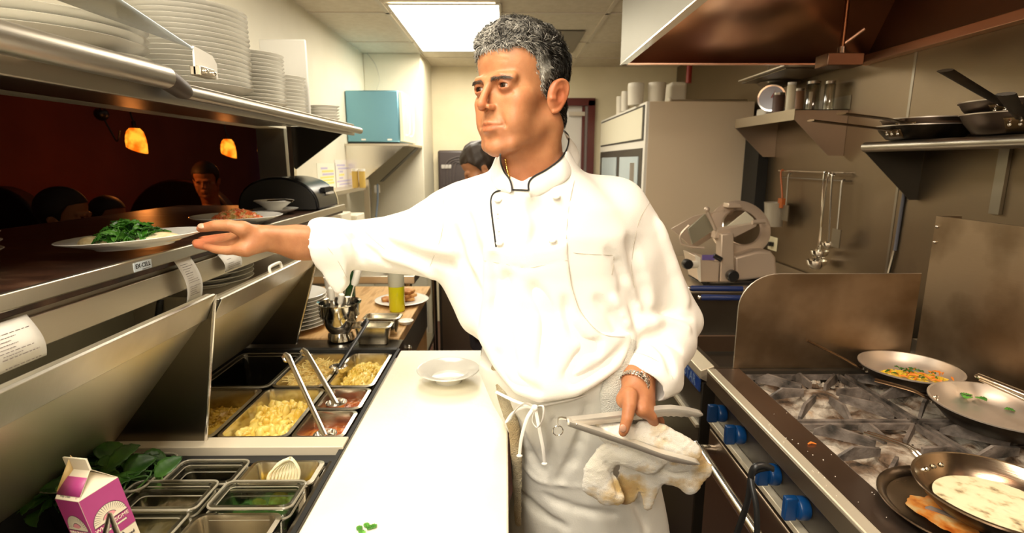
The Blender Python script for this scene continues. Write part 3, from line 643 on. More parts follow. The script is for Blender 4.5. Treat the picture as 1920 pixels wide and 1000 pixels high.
def face_art(side):
    # side 0: front (-y); side 1: right (+x)
    def T(u, w, d=.0006):
        return Vector((u, -h-d, w)) if side == 0 else Vector((h+d, u, w))
    par = None
    def poly(pts, m, d, nm):
        MB().add([T(u, w, d) for u, w in pts], [tuple(range(len(pts)))]).build(nm, m, ct, smooth=False)
    poly([(-h, .052), (h, .052), (h, H_-.0005), (-h, H_-.0005)], M_pink, .0007, 'pink_band')
    arc = lambda R_, n=24, cz=.088: [(R_*math.cos(pi*k/n), cz+R_*math.sin(pi*k/n)) for k in range(n+1)]
    poly(arc(.0295), M_ink, .0009, 'sun_outline'); poly(arc(.0285), M_cart, .0011, 'sun_disc')
    ray = MB()
    for k in range(1, 20):
        a = pi*k/20; a2 = a+.035
        ray.add([T(.0145*math.cos(a), .088+.0145*math.sin(a), .0013), T(.028*math.cos(a), .088+.028*math.sin(a), .0013), T(.028*math.cos(a2), .088+.028*math.sin(a2), .0013)], [(0, 1, 2)])
    ray.build('sun_rays', M_ink, ct, smooth=False)
    poly(arc(.0135), M_ink, .0013, 'sun_core_line'); poly(arc(.0125), M_pale, .0015, 'sun_core')
    poly([(-.029, .088), (-.012, .092), (.003, .090), (.016, .0965), (.029, .089), (.029, .086), (-.029, .086)], M_cart, .0017, 'sun_hills')
    poly([(-.031, .0865), (.031, .0865), (.031, .0855), (-.031, .0855)], M_ink, .0019, 'horizon_line')
    X_ = (1, 0, 0) if side == 0 else (0, 1, 0)
    text_mesh('WHOLESOME', .0098, frame(T(0, .0785, .0011), X_, (0, 0, 1)), 'carton_lettering', M_cart, None).parent = ct
    poly([(-.024, .0715), (.024, .0715), (.024, .0665), (-.024, .0665)], M_ink, .0009, 'banner'); poly([(-.023, .0708), (.023, .0708), (.023, .0672), (-.023, .0672)], M_cart, .0011, 'banner_fill')
    text_mesh('DAIRY', .0042, frame(T(0, .069, .0014), X_, (0, 0, 1)), 'carton_lettering', M_ink, None).parent = ct
    text_mesh('Grade A', .0075, frame(T(-.002, .046, .0008), X_, (0, 0, 1)), 'carton_lettering', M_ink, None).parent = ct
    text_mesh('Ultra-Pasteurized', .0078, frame(T(0, .037, .0008), X_, (0, 0, 1)), 'carton_lettering', M_ink, None).parent = ct
    text_mesh('Heavy', .018, frame(T(0, .022, .0008), X_, (0, 0, 1)), 'carton_lettering', M_ink, None).parent = ct
face_art(0); face_art(1)
rl = frame((0, -h+.002, H_+.003), (1, 0, 0), (0, h, .042))
text_mesh('Whip Cream', .006, frame((-.008, -h+.0035, H_+.0045), (1, 0, 0), (0, h, .042)), 'carton_lettering', M_ink, None).parent = ct
text_mesh('U', .007, frame((.026, -h+.0035, H_+.0045), (1, 0, 0), (0, h, .042)), 'carton_lettering', M_pink, None).parent = ct
ct.scale = (.78, .78, .78); ct.location = P(150, 1000, Y=.70)+Vector((.034, .015, -.048)); ct.rotation_euler = (math.radians(6), math.radians(-9), math.radians(-22))
# spoon in front of the carton
sp0 = P(207, 968, Y=.63); t = thing('steel_tongs', tuple(sp0), 'bright steel tong tips poking up in front of the carton', 'tongs')
MB().tube([sp0+Vector((0, 0, .004)), sp0+Vector((.022, -.005, -.09))], [(.003, .0015), (.008, .0015)], 8, flat=(1, 0, 0)).build('tong_arm', M_steelb, t)
MB().tube([sp0+Vector((0, 0, .004)), sp0+Vector((-.022, -.005, -.07))], [(.003, .0015), (.006, .0015)], 8, flat=(1, 0, 0)).build('tong_arm', M_steelb, t)
# ---------------------------------------------------------------- behind the prep table: wooden counter and pots
wc = thing('wooden_counter', (-.7, 2.15, 0), 'butcher block counter with a steel drawer front behind the prep table', 'counter')
MB().box((-1.055, 1.775, .86), (-.375, 2.56, .898)).build('wood_top', M_wood, wc, bevel=.003)
MB().box((-1.05, 1.78, .10), (-.40, 2.55, .86)).build('cabinet', M_wood, wc)
MB().box((-.40, 1.80, .70), (-.392, 2.53, .84)).build('drawer_front', M_steeld, wc)
for y in (1.93, 2.0): MB().ball((-.385, y, .78), .012, 12).build('drawer_knob', M_chrome, wc)
stt = thing('steel_table', (-.7, 2.95, 0), 'steel worktable beyond the wooden counter', 'table')
MB().box((-1.09, 2.60, .90), (-.46, 3.6, .94)).build('table_top', M_steelv, stt, bevel=.003)
for x in (-1.05, -.50):
    for y in (2.64, 3.56): MB().cyl((x, y, 0), (x, y, .9), .02, 12).build('leg', M_chrome, stt)
MB().box((-1.05, 2.64, .3), (-.50, 3.56, .33)).build('undershelf', M_steeld, stt)
blk = thing('dark_cabinet', (-.1, 3.2, 0), 'dark low cabinet visible under the chef\'s outstretched arm', 'cabinet')
MB().box((-.44, 3.35, .0), (.16, 4.1, .86)).build('cabinet_body', M_dark, blk, bevel=.01)
MB().box((-.42, 3.343, .1), (-.20, 3.35, .8)).build('cabinet_door', M_steeld, blk)
pot = thing('bain_marie_pot', tuple(P(645, 631, Z=.8985)), 'shiny steel pot full of white-handled spatulas', 'pot')
pb = P(645, 631, Z=.8985)
pb = Vector((pb.x, pb.y-.03, .898)); pot.location = pb
MB().lathe([(1e-5, .004), (.043, .001), (.048, .004), (.046, .014), (.040, .030), (.053, .050), (.057, .060), (.059, .105), (.056, .105), (.054, .06), (1e-5, .05)], pb, 40).build('lower_pot', M_chrome, pot)
MB().lathe([(1e-5, .085), (.060, .085), (.066, .088), (.068, .128), (.074, .131), (.074, .134), (.066, .132), (.063, .092), (1e-5, .090)], pb, 40).build('upper_pot', M_chrome, pot)
def spatula(dx, dy, du, dv, zl, rw, label, m=None):
    a = pb+Vector((dx, dy, .094)); b = pb+Vector((du, dv, zl)); t = thing('spatula', tuple(a), label, 'spatula', 'spatulas in the shiny pot')
    mid = a.lerp(b, .55)
    MB().bar(a, mid, .012, .002).build('blade', M_steelb, t)
    MB().tube([mid, mid.lerp(b, .1), b.lerp(mid, .06), b], [rw*.8, rw, rw, rw*.7], 12).build('handle', m or M_white, t)
spatula(.02, .01, .072, .03, .262, .0125, 'longest white-handled spatula, leaning right out of the pot')
spatula(-.02, -.01, -.013, -.03, .192, .0100, 'white-handled spatula standing at the left of the pot')
spatula(.0, -.02, .022, -.035, .170, .0095, 'short white-handled spatula in front of the longest one')
ck = thing('kitchen_shears', tuple(pb+Vector((0, .02, .094))), 'dark handled shears standing between the spatulas', 'shears')
MB().bar(pb+Vector((0, .02, .094)), pb+Vector((.02, .03, .20)), .008, .004).build('blade', M_steeld, ck)
stack('stored_saucer', -.80, 1.90, .8985, .135, 9, .0135, .022, 'the stack behind the shiny pot', 'plate', 'plates in the stack behind the shiny pot')
q = P(620, 545, Y=2.08); t = MB().lathe([(1e-5, 0), (.028, 0), (.037, .15), (.039, .152), (.035, .15), (.026, .006), (1e-5, .006)], n=28).build('white_cup', M_white); t.location = (q.x+.015, q.y, .8985); tag(t, 'tall white plastic cup behind the shiny pot', 'cup')
q = P(652, 545, Y=2.2); t = thing('green_bottle', (q.x, q.y, .8985), 'dark green glass bottle behind the spatulas', 'bottle')
MB().lathe([(1e-5, 0), (.030, .0), (.032, .004), (.032, .14), (.012, .18), (.012, .235), (1e-5, .235)], (q.x, q.y, .8985), 28).build('bottle_glass', mat('dark_green_glass', (.01, .05, .015), .1), t)
MB().cyl((q.x, q.y, 1.1336), (q.x, q.y, 1.15), .013).build('bottle_cap', M_black, t)
def ninth(u, v, Y, label, rz=0):
    q = P(u, v, Y=Y); w, l = .075, .055; z = .8985
    return pan('small_steel_pan', q.x-w, q.x+w, q.y-l, q.y+l, z+.062, .061, M_pan, label, r=.016)
q = P(717, 634, Z=.8985)
pan('small_steel_pan', -.515, -.385, 1.69, 1.765, .962, .062, M_pan, 'small steel pan in front of the squeeze bottle, nearer of two', r=.016)
pan('small_steel_pan', -.505, -.375, 1.79, 1.865, .962, .062, M_pan, 'small steel pan in front of the squeeze bottle, farther of two', r=.016)
ob = P(745, 583, Z=.8985); t = thing('squeeze_bottle', (ob.x, ob.y, .8985), 'clear squeeze bottle half full of yellow-green oil', 'bottle')
ob = Vector((ob.x, ob.y, .8985)); 
MB().lathe([(1e-5, .001), (.030, .001), (.032, .004), (.032, .105), (1e-5, .105)], ob, 32).build('oil', mat('green_oil', (.62, .60, .01), .1), t)
MB().lathe([(.0325, .1055), (.0325, .155), (.028, .17), (.0, .171)], ob, 32).build('bottle_body', mat('cloudy_plastic', (.62, .62, .50), .3, trans=.3), t)
MB().lathe([(.029, .165), (.029, .18), (.02, .186), (.010, .189), (.006, .21), (.004, .225), (1e-5, .225)], ob, 32).build('nozzle_cap', mat('cream_cap', (.8, .78, .66), .4), t)
q = P(752, 568, Z=.902); pl = MB().lathe(plate_prof(.115, .016), n=48).build('dinner_plate', M_china); pl.location = (q.x, q.y+.02, .8988); tag(pl, 'white plate of toasted sandwiches on the wooden counter', 'plate')
M_bread = noisy(mat('toasted_bread', (.55, .25, .07), .7), [(.30, .09, .015), (.52, .22, .05), (.66, .38, .14)], 40)
def toast(x, y, z, rz, lab, rx=0):
    m = MB(); poly = [(-.03, -.03, 0), (.03, -.03, 0), (.034, .012, 0), (.018, .034, 0), (-.018, .034, 0), (-.034, .012, 0)]
    o = m.prism(poly, (0, 0, .014)).build('toast_slice', M_bread, bevel=.004); o.location = (x, y, z); o.rotation_euler = (rx, 0, rz); tag(o, lab, 'toast')
x, y = q.x, q.y+.02
toast(x+.022, y, .9095, .3, 'toasted bread slice on the plate behind the oil bottle, bottom of the pile'); toast(x+.026, y, .9245, .8, 'toasted bread slice in the middle of the pile behind the oil bottle'); toast(x+.020, y+.003, .9395, 1.3, 'toasted bread slice on top of the pile behind the oil bottle')
toast(x-.052, y-.01, .9095, .2, 'toasted bread slice left of the oil bottle')
sc2 = P(778, 607, Z=.8985); t = MB().lathe([(1e-5, .002), (.022, 0), (.03, .012), (.027, .012), (.02, .004), (1e-5, .004)], n=24).build('sauce_dish', M_china); t.location = (sc2.x-.035, sc2.y, .899); tag(t, 'small white dish on the edge of the wooden counter', 'dish')
# tray of tomatoes on the steel table
tr = pan('shallow_tray', -.62, -.40, 2.66, 2.86, .975, .034, M_steeld, 'shallow dark tray of sliced tomatoes on the steel table', 'tray', r=.02)
for k, (x, y) in enumerate([(-.56, 2.72), (-.50, 2.70), (-.45, 2.72), (-.54, 2.79), (-.47, 2.79)]):
    o = MB().lathe([(1e-5, 0), (.024, 0), (.027, .008), (.024, .018), (1e-5, .018)], n=20).build('tomato_slice', mat('tomato', (.62, .08, .02), .3) if k == 0 else MATS['tomato']); o.location = (x, y, .9435)
    tag(o, 'thick tomato slice in the dark tray, ' + ['front left', 'front middle', 'front right', 'back left', 'back right'][k], 'tomato', 'tomato slices in the tray')
# ---------------------------------------------------------------- items on the pass counter
def plate_at(u, v, Y, r, label, name='serving_plate', h=.022, z=None, cat='plate'):
    q = P(u, v, Y=Y); o = MB().lathe(plate_prof(r, h), n=72).build(name, M_china); o.location = (q.x, q.y, z if z is not None else PZ); return tag(o, label, cat)
sp1 = plate_at(445, 405, 1.60, .126, 'white plate piled with red salsa on the pass counter behind the chef\'s hand', h=.026, z=PZ+.001)
M_salsa = noisy(mat('diced_tomato_salsa', (.6, .08, .02), .3), [(.5, .04, .01), (.7, .14, .03), (.6, .35, .12), (.3, .25, .04)], 60, 4, .3, .7)
def pile(name, c, rx, ry, h, n, s, m, label, cat, seed, sq=(1, 1, 1)):
    R = random.Random(seed); mb = MB()
    mb.lathe([(1e-5, h*.8), (.4, h*.7), (.75, h*.4), (.95, .001)], c, 24, None, rx, ry)
    for _ in range(n):
        a = R.random()*2*pi; q = math.sqrt(R.random()); x = rx*q*math.cos(a)*.95; y = ry*q*math.sin(a)*.95; z = h*(1-q*q)*.9
        k = s*R.uniform(.6, 1.2); M_ = Matrix.Translation(Vector(c)+Vector((x, y, z+.001))) @ Euler((R.random()*3, R.random()*3, R.random()*3)).to_matrix().to_4x4() @ Matrix.Diagonal((*sq, 1))
        mb.box((-k, -k, -k), (k, k, k), M_)
    o = mb.build(name, m, smooth=False); relocate(o, c); return tag(o, label, cat, kind='stuff')
l_ = sp1.location; pile('tomato_salsa', (l_.x, l_.y, PZ+.012), .076, .055, .030, 420, .0042, M_salsa, 'heap of chopped red tomato salsa on the pass plate', 'salsa', 3)
q = P(515, 390, Y=1.93)
bb = MB().lathe([(1e-5, .004), (.035, .0), (.038, .004), (.05, .006), (.073, .014), (.076, .018), (.05, .012), (1e-5, .01)], n=40).build('saucer', M_china); bb.location = (q.x+.005, q.y, PZ+.001); tag(bb, 'white saucer under the small bowl on the pass counter', 'saucer')
bb = MB().lathe([(1e-5, .003), (.026, 0), (.028, .005), (.05, .022), (.068, .034), (.066, .036), (.046, .024), (.025, .008), (1e-5, .007)], n=40).build('side_bowl', M_china); bb.location = (q.x, q.y, PZ+.0125); tag(bb, 'small white bowl between the salsa plate and the black dome', 'bowl')
fk = thing('steel_spoon', (q.x, q.y, PZ+.05), 'steel spoon handle sticking right out of the small white bowl', 'spoon')
MB().tube([(q.x-.02, q.y-.01, PZ+.046), (q.x+.05, q.y-.03, PZ+.052), (q.x+.085, q.y-.045, PZ+.048)], [(.005, .0015), (.003, .0012), (.006, .0015)], 8).build('spoon_handle', M_chrome, fk)
q = P(525, 372, Y=2.15); tg = thing('drinking_glass', (q.x, q.y, PZ), 'clear tumbler with a little amber drink behind the small bowl', 'glass')
MB().lathe([(1e-5, 0), (.022, 0), (.027, .085), (.0255, .085), (.021, .004), (1e-5, .004)], (q.x, q.y, PZ+.02), 28).build('tumbler', M_glass, tg)
MB().lathe([(1e-5, .005), (.0205, .005), (.022, .03), (1e-5, .03)], (q.x, q.y, PZ+.02), 24).build('drink', mat('amber_drink', (.45, .25, .05), .1), tg)
MB().cyl((q.x, q.y, PZ), (q.x, q.y, PZ+.0195), .035, 24).build('coaster', M_booth, tg)
# black domed toaster
dm = thing('domed_toaster', (-.87, 2.16, PZ), 'black dome-shaped appliance at the far end of the pass counter', 'toaster')
def dome(y0, y1, s=1.0, cx=-.875, r=.155, hh=.122):
    return MB().prism([(cx+r*s*math.cos(pi*k/28), y0, PZ+.004+hh*s*math.sin(pi*k/28)**.8) for k in range(29)], (0, y1-y0, 0))
dome(2.06, 2.29).build('dome_body', mat('black_enamel', (.012, .012, .013), .25), dm, bevel=.006)
dome(2.29, 2.30, 1.0).build('chrome_band', M_chrome, dm)
dome(2.052, 2.06, .93).build('dome_side', mat('dull_black', (.03, .027, .022), .6), dm)
MB().box((-.728, 2.17, PZ+.055), (-.718, 2.24, PZ+.063)).build('dome_handle', M_white, dm)
MB().box((-.742, 2.15, PZ+.066), (-.724, 2.26, PZ+.082)).build('vent_slot', M_rubber, dm)
for sg_ in (-.08, .1): MB().cyl((-.875+sg_, 2.17, PZ), (-.875+sg_, 2.17, PZ+.005), .012).build('foot', M_black, dm)
stack('pass_plate', -1.035, .93, PZ+.001, .115, 3, .016, .024, 'the pass counter stack at the left edge', 'plate', 'plates at the left end of the pass counter')
# ---------------------------------------------------------------- diners (very dark background)
# ---------------------------------------------------------------- left wall past the window
pp = thing('wall_papers', (-1.095, 3.3, 1.4), 'faded printed papers taped to the white wall past the pass window', 'papers')
for k, (u0, u1, v0, v1, col) in enumerate(((598, 628, 306, 372, (.78, .74, .6)), (631, 654, 300, 368, (.76, .70, .62)))):
    a = P(u0, v1, X=LW+.001); b = P(u1, v0, X=LW+.001)
    MB().box((LW+.0005, a.y, a.z), (LW+.002, b.y, b.z)).build('sheet', mat('sheet_%s' % ['cream', 'pink'][k], col, .7), pp)
    R = random.Random(k); ml = MB(); my = MB()
    for i in range(9):
        z = a.z+(b.z-a.z)*(.1+.09*i); y0 = a.y+(b.y-a.y)*R.uniform(.08, .3); y1 = a.y+(b.y-a.y)*R.uniform(.5, .92)
        (ml if R.random() < .5 else my).box((LW+.002, y0, z), (LW+.0025, y1, z+.012))
    ml.build('print_lines', mat('faded_purple' if k else 'faded_blue', (.5, .45, .6), .8), pp); my.build('highlight_lines', mat('faded_yellow_%s' % ['one', 'two'][k], (.8, .66, .2), .8), pp)
lg = thing('wall_ledge', (-1.0, 3.3, 1.33), 'steel ledge on the left wall beyond the pass counter', 'ledge')
MB().box((LW+.001, 2.76, 1.31), (-.965, 3.70, 1.335)).build('ledge_board', M_steelv, lg, bevel=.002)
MB().prism([(LW+.001, 3.0, 1.31), (-.98, 3.0, 1.31), (LW+.001, 3.0, 1.2)], (0, .004, 0)).build('ledge_bracket', M_steelv, lg)
for k, u in enumerate((668, 681)):
    q = P(u, 372, Y=3.45); t = thing('spice_jar', (q.x, q.y, 1.335), 'yellow spice jar on the wall ledge, ' + ('left' if k == 0 else 'right') + ' of two', 'jar')
    MB().cyl((q.x, 3.45, 1.3355), (q.x, 3.45, 1.44), .020, 20).build('jar_body', mat('mustard_jar_%s' % ['left', 'right'][k], (.62, .42, .10), .4), t)
    MB().cyl((q.x, 3.45, 1.44), (q.x, 3.45, 1.455), .021, 20).build('jar_lid', M_white, t)
# microwave on its shelf
ms = thing('microwave_shelf', (-.88, 4.0, 1.63), 'bright steel wall shelf with an angled brace, under the microwave', 'shelf')
a = P(660, 266, Y=3.72); mz = a.z-.012
MB().box((LW+.001, 3.72, mz-.014), (-.665, 4.325, mz)).build('shelf_board', M_steelv, ms)
MB().prism([(LW+.001, 3.735, mz-.014), (-.70, 3.735, mz-.014), (-.97, 3.735, mz-.235), (LW+.001, 3.735, mz-.30)], (0, .004, 0)).build('near_gusset', M_steelb, ms)
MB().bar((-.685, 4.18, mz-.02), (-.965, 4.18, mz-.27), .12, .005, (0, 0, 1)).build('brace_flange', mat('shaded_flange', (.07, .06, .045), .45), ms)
MB().box((-.985, 3.72, mz-.75), (-.95, 3.735, mz-.24)).build('brace_leg', M_steelv, ms)
mw = thing('microwave', (-.9, 4.0, mz), 'microwave oven with a blue-silver side panel on the wall shelf', 'microwave')
mt_ = mz+.012; mh = P(662, 169, Y=3.78).z
MB().box((LW+.004, 3.785, mt_), (-.735, 4.31, mh)).build('oven_body', steel('blue_silver_panel', (.20, .42, .54), .42, (3, 3, 3), .05), mw, bevel=.008)
MB().box((LW+.01, 3.80, mz), (-.74, 4.30, mt_)).build('oven_base', M_black, mw)
MB().box((-.735, 3.80, mt_+.006), (-.712, 4.305, mh-.006)).build('oven_door', mat('almond_door', (.75, .68, .5), .35), mw, bevel=.003)
for y in (3.90, 4.06):
    MB().tube(smooth_path([(-.712, y, mt_+.05), (-.688, y, mt_+.06), (-.684, y, (mt_+mh)/2), (-.688, y, mh-.09), (-.712, y, mh-.08)], 5), .007, 8).build('door_handle', M_white, mw)
for x in (-1.0, -.82): MB().box((x, 3.783, mt_+.012), (x+.03, 3.7852, mt_+.022)).build('vent_slot', M_white, mw)
wire = thing('hanging_wire', (-1.0, 4.3, 2.2), 'thin wire running up the wall above the microwave', 'wire')
MB().tube(smooth_path([P(688, 100, Y=4.32), P(704, 122, Y=4.3), P(712, 150, Y=4.3), P(706, 169, Y=4.27)], 6), .003, 6).build('wire', mat('grey_wire', (.5, .47, .38), .6), wire)
cdt = thing('wall_conduits', (-1.0, 3.9, 1.1), 'grey and blue cables running down beside the shelf brace', 'cables')
MB().tube(smooth_path([P(686, 333, Y=3.9), P(694, 355, Y=3.9), P(694, 415, Y=3.9)], 5), .007, 8).build('grey_cable', M_steeld, cdt)
MB().tube(smooth_path([P(708, 345, Y=3.95), P(708, 375, Y=3.95), P(704, 418, Y=3.95)], 5), .007, 8).build('blue_cable', mat('faded_blue_cable', (.25, .32, .42), .5), cdt)
MB().box(tuple(P(702, 362, Y=3.96)), tuple(P(712, 347, Y=3.99))).build('cable_plug', M_white, cdt)
# white packages on a counter below
for k, (u0, u1, v0, v1, lab, Y) in enumerate(((596, 640, 402, 430, 'flat white box', 2.9), (632, 668, 404, 425, 'small cream box', 3.1))):
    a = P(u0, v1, Y=Y); b = P(u1, v0, Y=Y); t = thing('food_package', ((a.x+b.x)/2, Y, a.z), lab+' on the small rack past the end of the pass counter', 'box')
    MB().box((a.x, Y, a.z), (b.x, Y+.18, b.z)).build('carton_box', mat('package_%s' % ['white', 'cream'][k], (.8, .75, .6), .5), t, bevel=.006)
rk = thing('wall_rack', (-.95, 3.0, 1.2), 'small steel wall rack behind the pass counter end', 'rack')
zz = P(600, 430, Y=2.9).z
MB().box((LW+.002, 2.85, zz-.03), (-.86, 3.4, zz-.001)).build('rack_shelf', M_steelv, rk)
for y in (2.87, 3.38): MB().prism([(LW+.002, y, zz-.03), (-.87, y, zz-.03), (LW+.002, y, zz-.13)], (0, .004, 0)).build('bracket', M_steelv, rk)
# paper towel dispenser
dx0_, dx1_ = P(822, 300, Y=4.85).x, P(886, 300, Y=4.85).x; dzt = P(822, 282, Y=4.83).z
dsp = thing('towel_dispenser', ((dx0_+dx1_)/2, 4.87, 1.3), 'dark grey plastic paper towel dispenser on the back wall', 'paper towel dispenser')
MB().box((dx0_, 4.80, dzt-.42), (dx1_, 4.918, dzt)).build('dispenser_body', mat('smoky_plastic', (.05, .036, .034), .35), dsp, bevel=.02, seg=4)
sw = MB()
for k in range(4):
    sw.tube(smooth_path([(dx0_+.05+.03*k, 4.795, dzt-.30), (dx0_+.07+.03*k, 4.793, dzt-.12+.018*k*0), (dx0_+.16+.025*k, 4.793, dzt-.06-.02*k), (dx1_-.02, 4.795, dzt-.05-.03*k)], 6), .004, 6)
sw.build('swirl_relief', mat('smoky_highlight', (.10, .08, .075), .3), dsp)
MB().box((dx0_+.03, 4.79, dzt-.16), (dx0_+.12, 4.801, dzt-.125)).build('dispenser_badge', mat('grey_badge', (.45, .42, .38), .3), dsp, bevel=.008, seg=3)
# ---------------------------------------------------------------- right side: refrigerator
FZ = P(1217, 190, Y=3.29).z; FX = .835
fg = thing('reach_in_refrigerator', (1.15, 4.0, 0), 'tall steel reach-in refrigerator with a white sign panel, behind the chef', 'refrigerator')
FX = P(1217, 190, Y=3.29).x
MB().box((FX+.004, 3.29, .1), (1.48, 4.86, FZ)).build('cabinet', M_fridge, fg, bevel=.003)
MB().box((FX-.012, 3.29, .1), (FX+.004, 4.86, FZ)).build('front_frame', M_white, fg)
MB().box((FX-.016, 3.33, FZ-.225), (FX-.0115, 4.82, FZ-.015)).build('sign_border', M_black, fg)
MB().box((FX-.020, 3.36, FZ-.213), (FX-.0155, 4.80, FZ-.027)).build('sign_panel', mat('lit_sign_panel', (.82, .78, .62), .4), fg)
MB().box((FX-.016, 3.34, .25), (FX-.0115, 4.82, FZ-.27)).build('door_frame', M_dark, fg)
M_cold = mat('cold_glass', (.55, .66, .70), .15)
for y0, y1 in ((3.42, 3.98), (4.10, 4.72)): MB().box((FX-.0195, y0, .3), (FX-.0155, y1, FZ-.32)).build('glass_door', M_cold, fg)
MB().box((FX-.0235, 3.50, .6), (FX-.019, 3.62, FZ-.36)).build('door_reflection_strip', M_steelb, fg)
for x in (FX+.05, 1.42):
    for y in (3.35, 4.8): MB().cyl((x, y, 0), (x, y, .1), .03).build('foot', M_black, fg)
MB().box((1.44, 3.10, 0), (1.499, 3.285, 1.66)).build('shadow_gap_panel', M_rubber, None)  # black box painting the shade in the gap beside the refrigerator
_o = bpy.data.objects['shadow_gap_panel']; _o.name = 'shadow_gap_strip'; tag(_o, 'black vertical strip standing in for shade between the refrigerator and the steel wall', 'shadow strip')
def tub(u0, u1, v0, v1, Y, label, round_=False, z=None):
    a = P(u0, v1, Y=Y); b = P(u1, v0, Y=Y); w = (b.x-a.x)/2; cx = (a.x+b.x)/2; h = b.z-FZ-.001
    if round_: o = MB().lathe([(1e-5, 0), (w*.9, 0), (w, h*.8), (w*1.02, h*.82), (w*.96, h), (1e-5, h)], n=28).build('plastic_tub', M_tub)
    else: o = MB().box((-w, -.08, 0), (w, .08, h)).build('plastic_tub', M_tub, bevel=.02, seg=4)
    o.location = (cx, Y+.1, FZ+.0005); return tag(o, label, 'tub')
M_tub = mat('matte_white_plastic', (.74, .69, .58), .5)
tub(1183, 1216, 152, 190, 3.42, 'tall round white tub at the front corner on top of the refrigerator', True)
tub(1222, 1258, 151, 190, 3.40, 'round white tub on the refrigerator, directly right of the corner tub', True)
tub(1258, 1292, 152, 190, 3.50, 'boxy white tub on the refrigerator beside the red pipe')
tub(1170, 1188, 168, 200, 3.85, 'white tub behind the corner tub on the refrigerator', True)
tub(1160, 1178, 178, 206, 4.15, 'small white tub farthest back on the refrigerator', True)
rod = thing('steel_rods', (1.2, 3.35, FZ), 'bundle of thin steel rods lying across the refrigerator top', 'rods')
MB().cyl((P(1258, 185, Y=3.36).x, 3.36, FZ+.012), (1.46, 3.36, FZ+.012), .007, 10).build('upper_rod', M_steeld, rod); MB().cyl((P(1256, 185, Y=3.33).x, 3.33, FZ+.010), (1.46, 3.35, FZ+.008), .006, 10).build('lower_rod', M_steelv, rod)
MB().ball((P(1256, 185, Y=3.33).x, 3.33, FZ+.014), .013, 12).build('rod_end', M_tub, rod)
rp = thing('red_pipe', (1.2, 4.3, 2.2), 'short red pipe end hanging from the ceiling over the refrigerator', 'pipe')
a = P(1291, 156, Y=4.0); MB().cyl((a.x, 4.0, a.z), (a.x, 4.0, CEIL), .02, 16).build('pipe', mat('red_paint', (.30, .02, .01), .4), rp)
# ---------------------------------------------------------------- hood
HZ = 1.895; HX = P(1165, 121, Z=HZ).x; HY = P(1165, 121, Z=HZ).y
hd = thing('exhaust_hood', (1.0, 1.0, HZ), 'large copper-toned steel exhaust hood over the range', 'exhaust hood')
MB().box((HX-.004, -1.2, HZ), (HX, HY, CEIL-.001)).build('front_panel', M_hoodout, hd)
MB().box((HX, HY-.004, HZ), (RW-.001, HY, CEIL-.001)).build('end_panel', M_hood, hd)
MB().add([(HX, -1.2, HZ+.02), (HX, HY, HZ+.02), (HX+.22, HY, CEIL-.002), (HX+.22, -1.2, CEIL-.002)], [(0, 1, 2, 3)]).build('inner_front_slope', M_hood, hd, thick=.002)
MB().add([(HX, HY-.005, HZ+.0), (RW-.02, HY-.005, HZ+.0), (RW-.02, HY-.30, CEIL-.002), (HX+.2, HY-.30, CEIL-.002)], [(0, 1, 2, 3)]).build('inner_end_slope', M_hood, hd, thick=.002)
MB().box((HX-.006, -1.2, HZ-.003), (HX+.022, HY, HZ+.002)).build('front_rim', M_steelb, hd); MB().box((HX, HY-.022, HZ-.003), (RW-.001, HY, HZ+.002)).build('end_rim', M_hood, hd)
MB().box((RW-.045, -1.2, HZ-.002), (RW-.002, HY-.02, HZ+.03)).build('grease_gutter', M_hood, hd, bevel=.002)
MB().box((RW-.02, -1.2, HZ+.03), (RW-.003, HY-.02, HZ+.27)).build('back_panel', steel('hood_back_steel', (.22, .14, .095), .35, (3, 40, 3), .08), hd)
MB().box((RW-.06, -1.2, HZ+.27), (RW-.003, HY-.06, HZ+.285)).build('filter_rail', M_hood, hd)
fb = MB()
for k in range(30):
    y = HY-.12-k*.06
    fb.tube([(RW-.05, y, HZ+.29), (RW-.32, y, CEIL-.01)], .012, 8)
fb.build('baffle_filters', M_hood, hd)
MB().bar((RW-.05, HY-.08, HZ+.28), (RW-.34, HY-.08, CEIL-.01), .03, .02).build('filter_frame', M_hood, hd)
a = P(1583, 0, Y=2.02); b = P(1578, 96, Y=2.02)
MB().cyl((b.x, 2.02, b.z), (b.x, 2.02, CEIL-.005), .009, 14).build('suppression_pipe', mat('copper_pipe', (.22, .09, .04), .3, 1), hd)
MB().cyl((b.x-.002, 2.02, b.z-.012), (b.x-.002, 2.02, b.z+.014), .014, 14).build('pipe_fitting', M_chrome, hd)
MB().tube([(b.x, 2.02, b.z+.02), (b.x+.06, 2.0, b.z+.07)], .006, 8).build('nozzle', M_hood, hd)
MB().box((b.x-.07, 1.98, b.z-.055), (b.x+.06, 2.06, b.z-.012)).build('link_box', steel('link_box_steel', (.25, .15, .10), .3, (3, 3, 3)), hd, bevel=.003)
# ---------------------------------------------------------------- wall shelves
def wall_shelf(x, y0, y1, z, lip, label, gm, both=True):
    t = thing('wall_shelf', ((x+RW)/2, (y0+y1)/2, z), label, 'shelf')
    MB().box((x+.004, y0, z-.004), (RW-.001, y1, z)).build('shelf_board', M_steeld, t)
    if lip > .03: MB().box((x, y0, z-lip), (x+.004, y1, z+.002)).build('shelf_lip', steel('lip_steel', (.42, .36, .27), .4, (3, 30, 3)), t)
    else: MB().cyl((x+.012, y0, z-.012), (x+.012, y1, z-.012), .0175, 20).build('rolled_front', M_steel, t)
    for y in (y0, y1-.004) if both else (y1-.004,):
        MB().prism([(x+.004, y, z), (RW-.001, y, z+.0), (RW-.001, y, z-.20), (x+.17 if lip > .03 else RW-.03, y, z-.20 if lip > .03 else z-.20), (x+.004, y, z-lip)], (0, .003, 0)).build('shelf_gusset', gm, t)
    return t
M_guss = steel('pinkish_gusset', (.52, .42, .34), .42, (3, 3, 3))
s1z = 1.725
